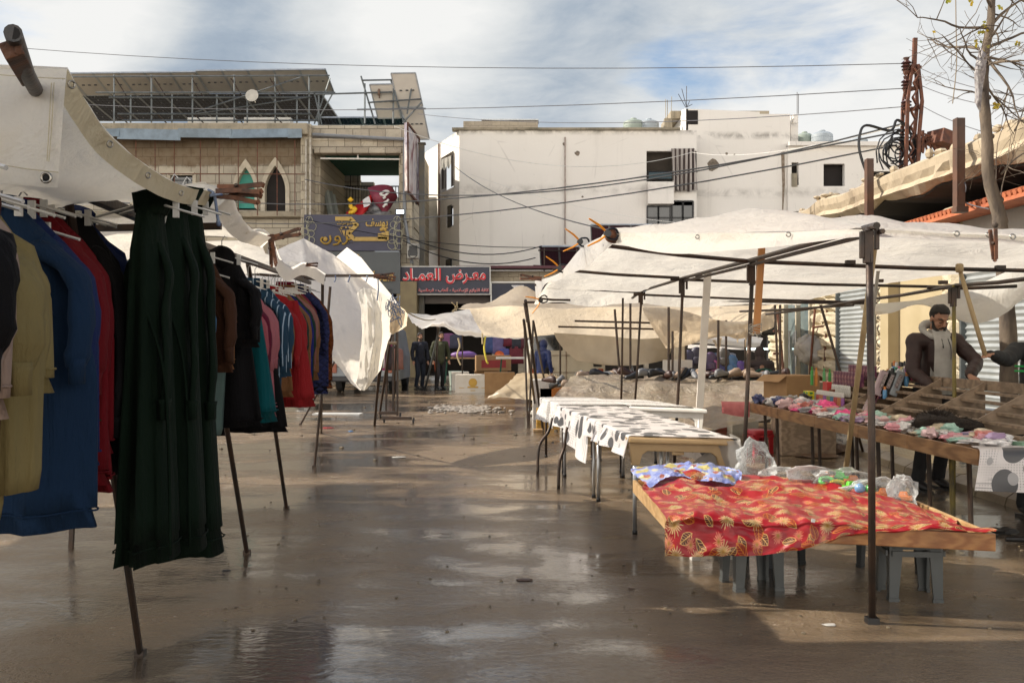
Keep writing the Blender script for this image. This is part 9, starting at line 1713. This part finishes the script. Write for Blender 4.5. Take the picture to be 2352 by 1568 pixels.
one(blobmesh(P(1066, 815, 34.5), (.5, .25, .13), 3), 'purple_basket', M('basket', (.2, .1, .3), .5), 'lilac basket on the pale trestle table', 'basket', smooth=True)
q = MB(); q.lathe(P(1048, 852, 33), [(.2, -.7), (.24, -.1), (.26, 0), (.24, 0)], 14); one(q, 'pail', M('pale_green', (.35, .42, .36), .5), 'pale green bucket standing by the toy shop', 'bucket', smooth=.7)
q = MB(); q.box(P(1765, 801, 25), (1.1, .04, .04)); one(q, 'strip_lamp', M('strip_glow', (.8, 1, 1), .5, emit=((.7, 1, .95), 4)), 'small lit strip lamp inside the bag shop', 'lamp')
# bags, rubbish and small things
for i, (px, py, Y, r_, lab) in enumerate(((1853, 800, 21.2, .24, 'left'), (1873, 806, 21, .28, 'right'))): one(blobmesh(P(px, py, Y), (r_, r_*.8, r_*1.15), i+4, 20, 14, .5, 4), 'plastic_bag', M('carrier_white', (.58, .56, .52), .35, (.45, .42, .38), 5, .8, 20, trans=.3), '%s one of the white plastic bags hung on the rough stone pier' % lab, 'plastic bag', 'bags on the pier', smooth=True)
q = MB(); [q.tube([P(a, b, Y), P(c, d, Y)], .025, 6) for a, b, c, d, Y in ((1872, 710, 1860, 860, 20.8), (1900, 702, 1893, 862, 20.4), (1866, 752, 1898, 748, 20.5), (1786, 715, 1800, 860, 17.5), (1776, 760, 1790, 760, 18), (1776, 812, 1790, 812, 18))]; one(q, 'rusty_frame', m_rust, 'rusty ladder-like steel frame leaning by the glass shop front', 'frame')
st = stool('plastic_stool', (0, 0, 0), 0, M('red_plastic', (.35, .012, .02), .35), .3, .15, 'small red plastic stool under the far end of the goods table', None); st.location = (fx(1742, 13), 13, 0); st.rotation_euler = (0, 0, .3)
m_lit = {'white': (.55, .53, .48), 'red': (.4, .03, .03), 'blue': (.1, .25, .5), 'brown': (.12, .07, .04), 'black': (.02, .02, .02)}
def litter(px, py, w_, c_, lab, h_=.02, n_='litter', rnd=7, amp=.7): g_ = G(px, py); one(blobmesh(g_+V(0, 0, h_*.6), (w_, w_*.6, h_), rnd+px, 12, 8, amp, 5), n_, M('lit_'+c_, m_lit[c_], .5, tuple(x*.6 for x in m_lit[c_]), 20, .5), lab, 'litter', smooth=.7)
for a in ((915, 1050, .09, 'white', 'flat white scrap of paper in the middle of the aisle', .006), (1205, 1332, .05, 'brown', 'curled dry leaf on the foreground asphalt', .006), (1905, 1435, .035, 'white', 'small pale paper scrap near the front post', .004), (752, 983, .1, 'red', 'red and white wrapper near the far rail leg', .01), (806, 991, .04, 'blue', 'small blue bottle cap on the wet ground', .012), (1232, 955, .14, 'white', 'crumpled white bag at the foot of the leaning poles', .07), (1222, 945, .1, 'black', 'black rag beside the leaning poles', .05), (1858, 1005, .18, 'black', 'black shoe-like rag lying in the gutter', .04), (872, 880, .3, 'white', 'pale rubbish pile below the grey van', .08), (1005, 878, .3, 'white', 'white plastic bag on the ground left of the walking men', .15), (700, 938, .2, 'white', 'white plastic bag under the end of the clothes rail', .07), (2300, 1225, .1, 'black', 'dark stone at the right edge of the road', .03), (1450, 1352, .02, 'brown', 'tiny brown chip on the foreground asphalt', .004), (520, 1310, .03, 'black', 'small dark stain lump on the asphalt', .003)): litter(*a)
one(blobmesh(G(1905, 1035)+V(0, 0, .09), (.3, .22, .16), 44, 20, 14, .6, 5), 'plastic_bag', m_bag, 'clear plastic bag of rubbish by the kerb below the goods table', 'plastic bag', smooth=True); litter(1925, 1040, .2, 'brown', 'muddy leaves and scraps by the kerb', .06); litter(1948, 1020, .08, 'blue', 'pale blue bag scrap in the kerb rubbish', .08); litter(1880, 1050, .25, 'brown', 'mud spill spreading from the kerb rubbish', .03)
q = MB(); rr = random.Random(6)
for i in range(260): g_ = G(rr.gauss(1068, 36), rr.gauss(940, 4)); q.ell(g_+V(0, 0, .01), (rr.uniform(.03, .09), rr.uniform(.05, .16), rr.uniform(.006, .022)), 7, 4)
one(q, 'foam_slush', M('slush', (.3, .27, .23), .6, (.2, .17, .14), 9, .5, 30), 'line of dirty white slush lying across the wet aisle', 'slush', kind='stuff', smooth=True)
q = MB(); rr = random.Random(16)
for i in range(420): g_ = G(rr.uniform(500, 2352), 840+rr.random()**2*640); s_ = rr.uniform(.004, .014)*(1+(g_.y > 12)*2); q.ell(g_+V(0, 0, s_*.2), (s_, s_*1.3, s_*.4), 5, 3)
one(q, 'grit', M('grit_dark', (.05, .035, .025), .8, (.2, .16, .1), 40), 'scattered grit and leaf crumbs over the wet asphalt', 'grit', kind='stuff')
q = MB(); q.box(G(1345*.0+776, 951)+V(0, 0, .01), (.95, .35, .02), rz=-.08); one(q, 'foam_board', m_white, 'flat white board lying on the ground past the clothes rail', 'board')
q = MB(); q.bar(G(1225, 990)+V(0, 0, .02), G(1246, 990)+V(0, 0, .02), .2, .03); one(q, 'wood_block', m_pale, 'small plank under the foot of the leaning poles', 'plank'); q = MB(); q.tube([G(2310, 1247)+V(0, 0, .03), G(2400, 1250)+V(0, 0, .03)], .02, 8); one(q, 'loose_pipe', m_black, 'black pipe end lying on the road at the right edge', 'pipe')
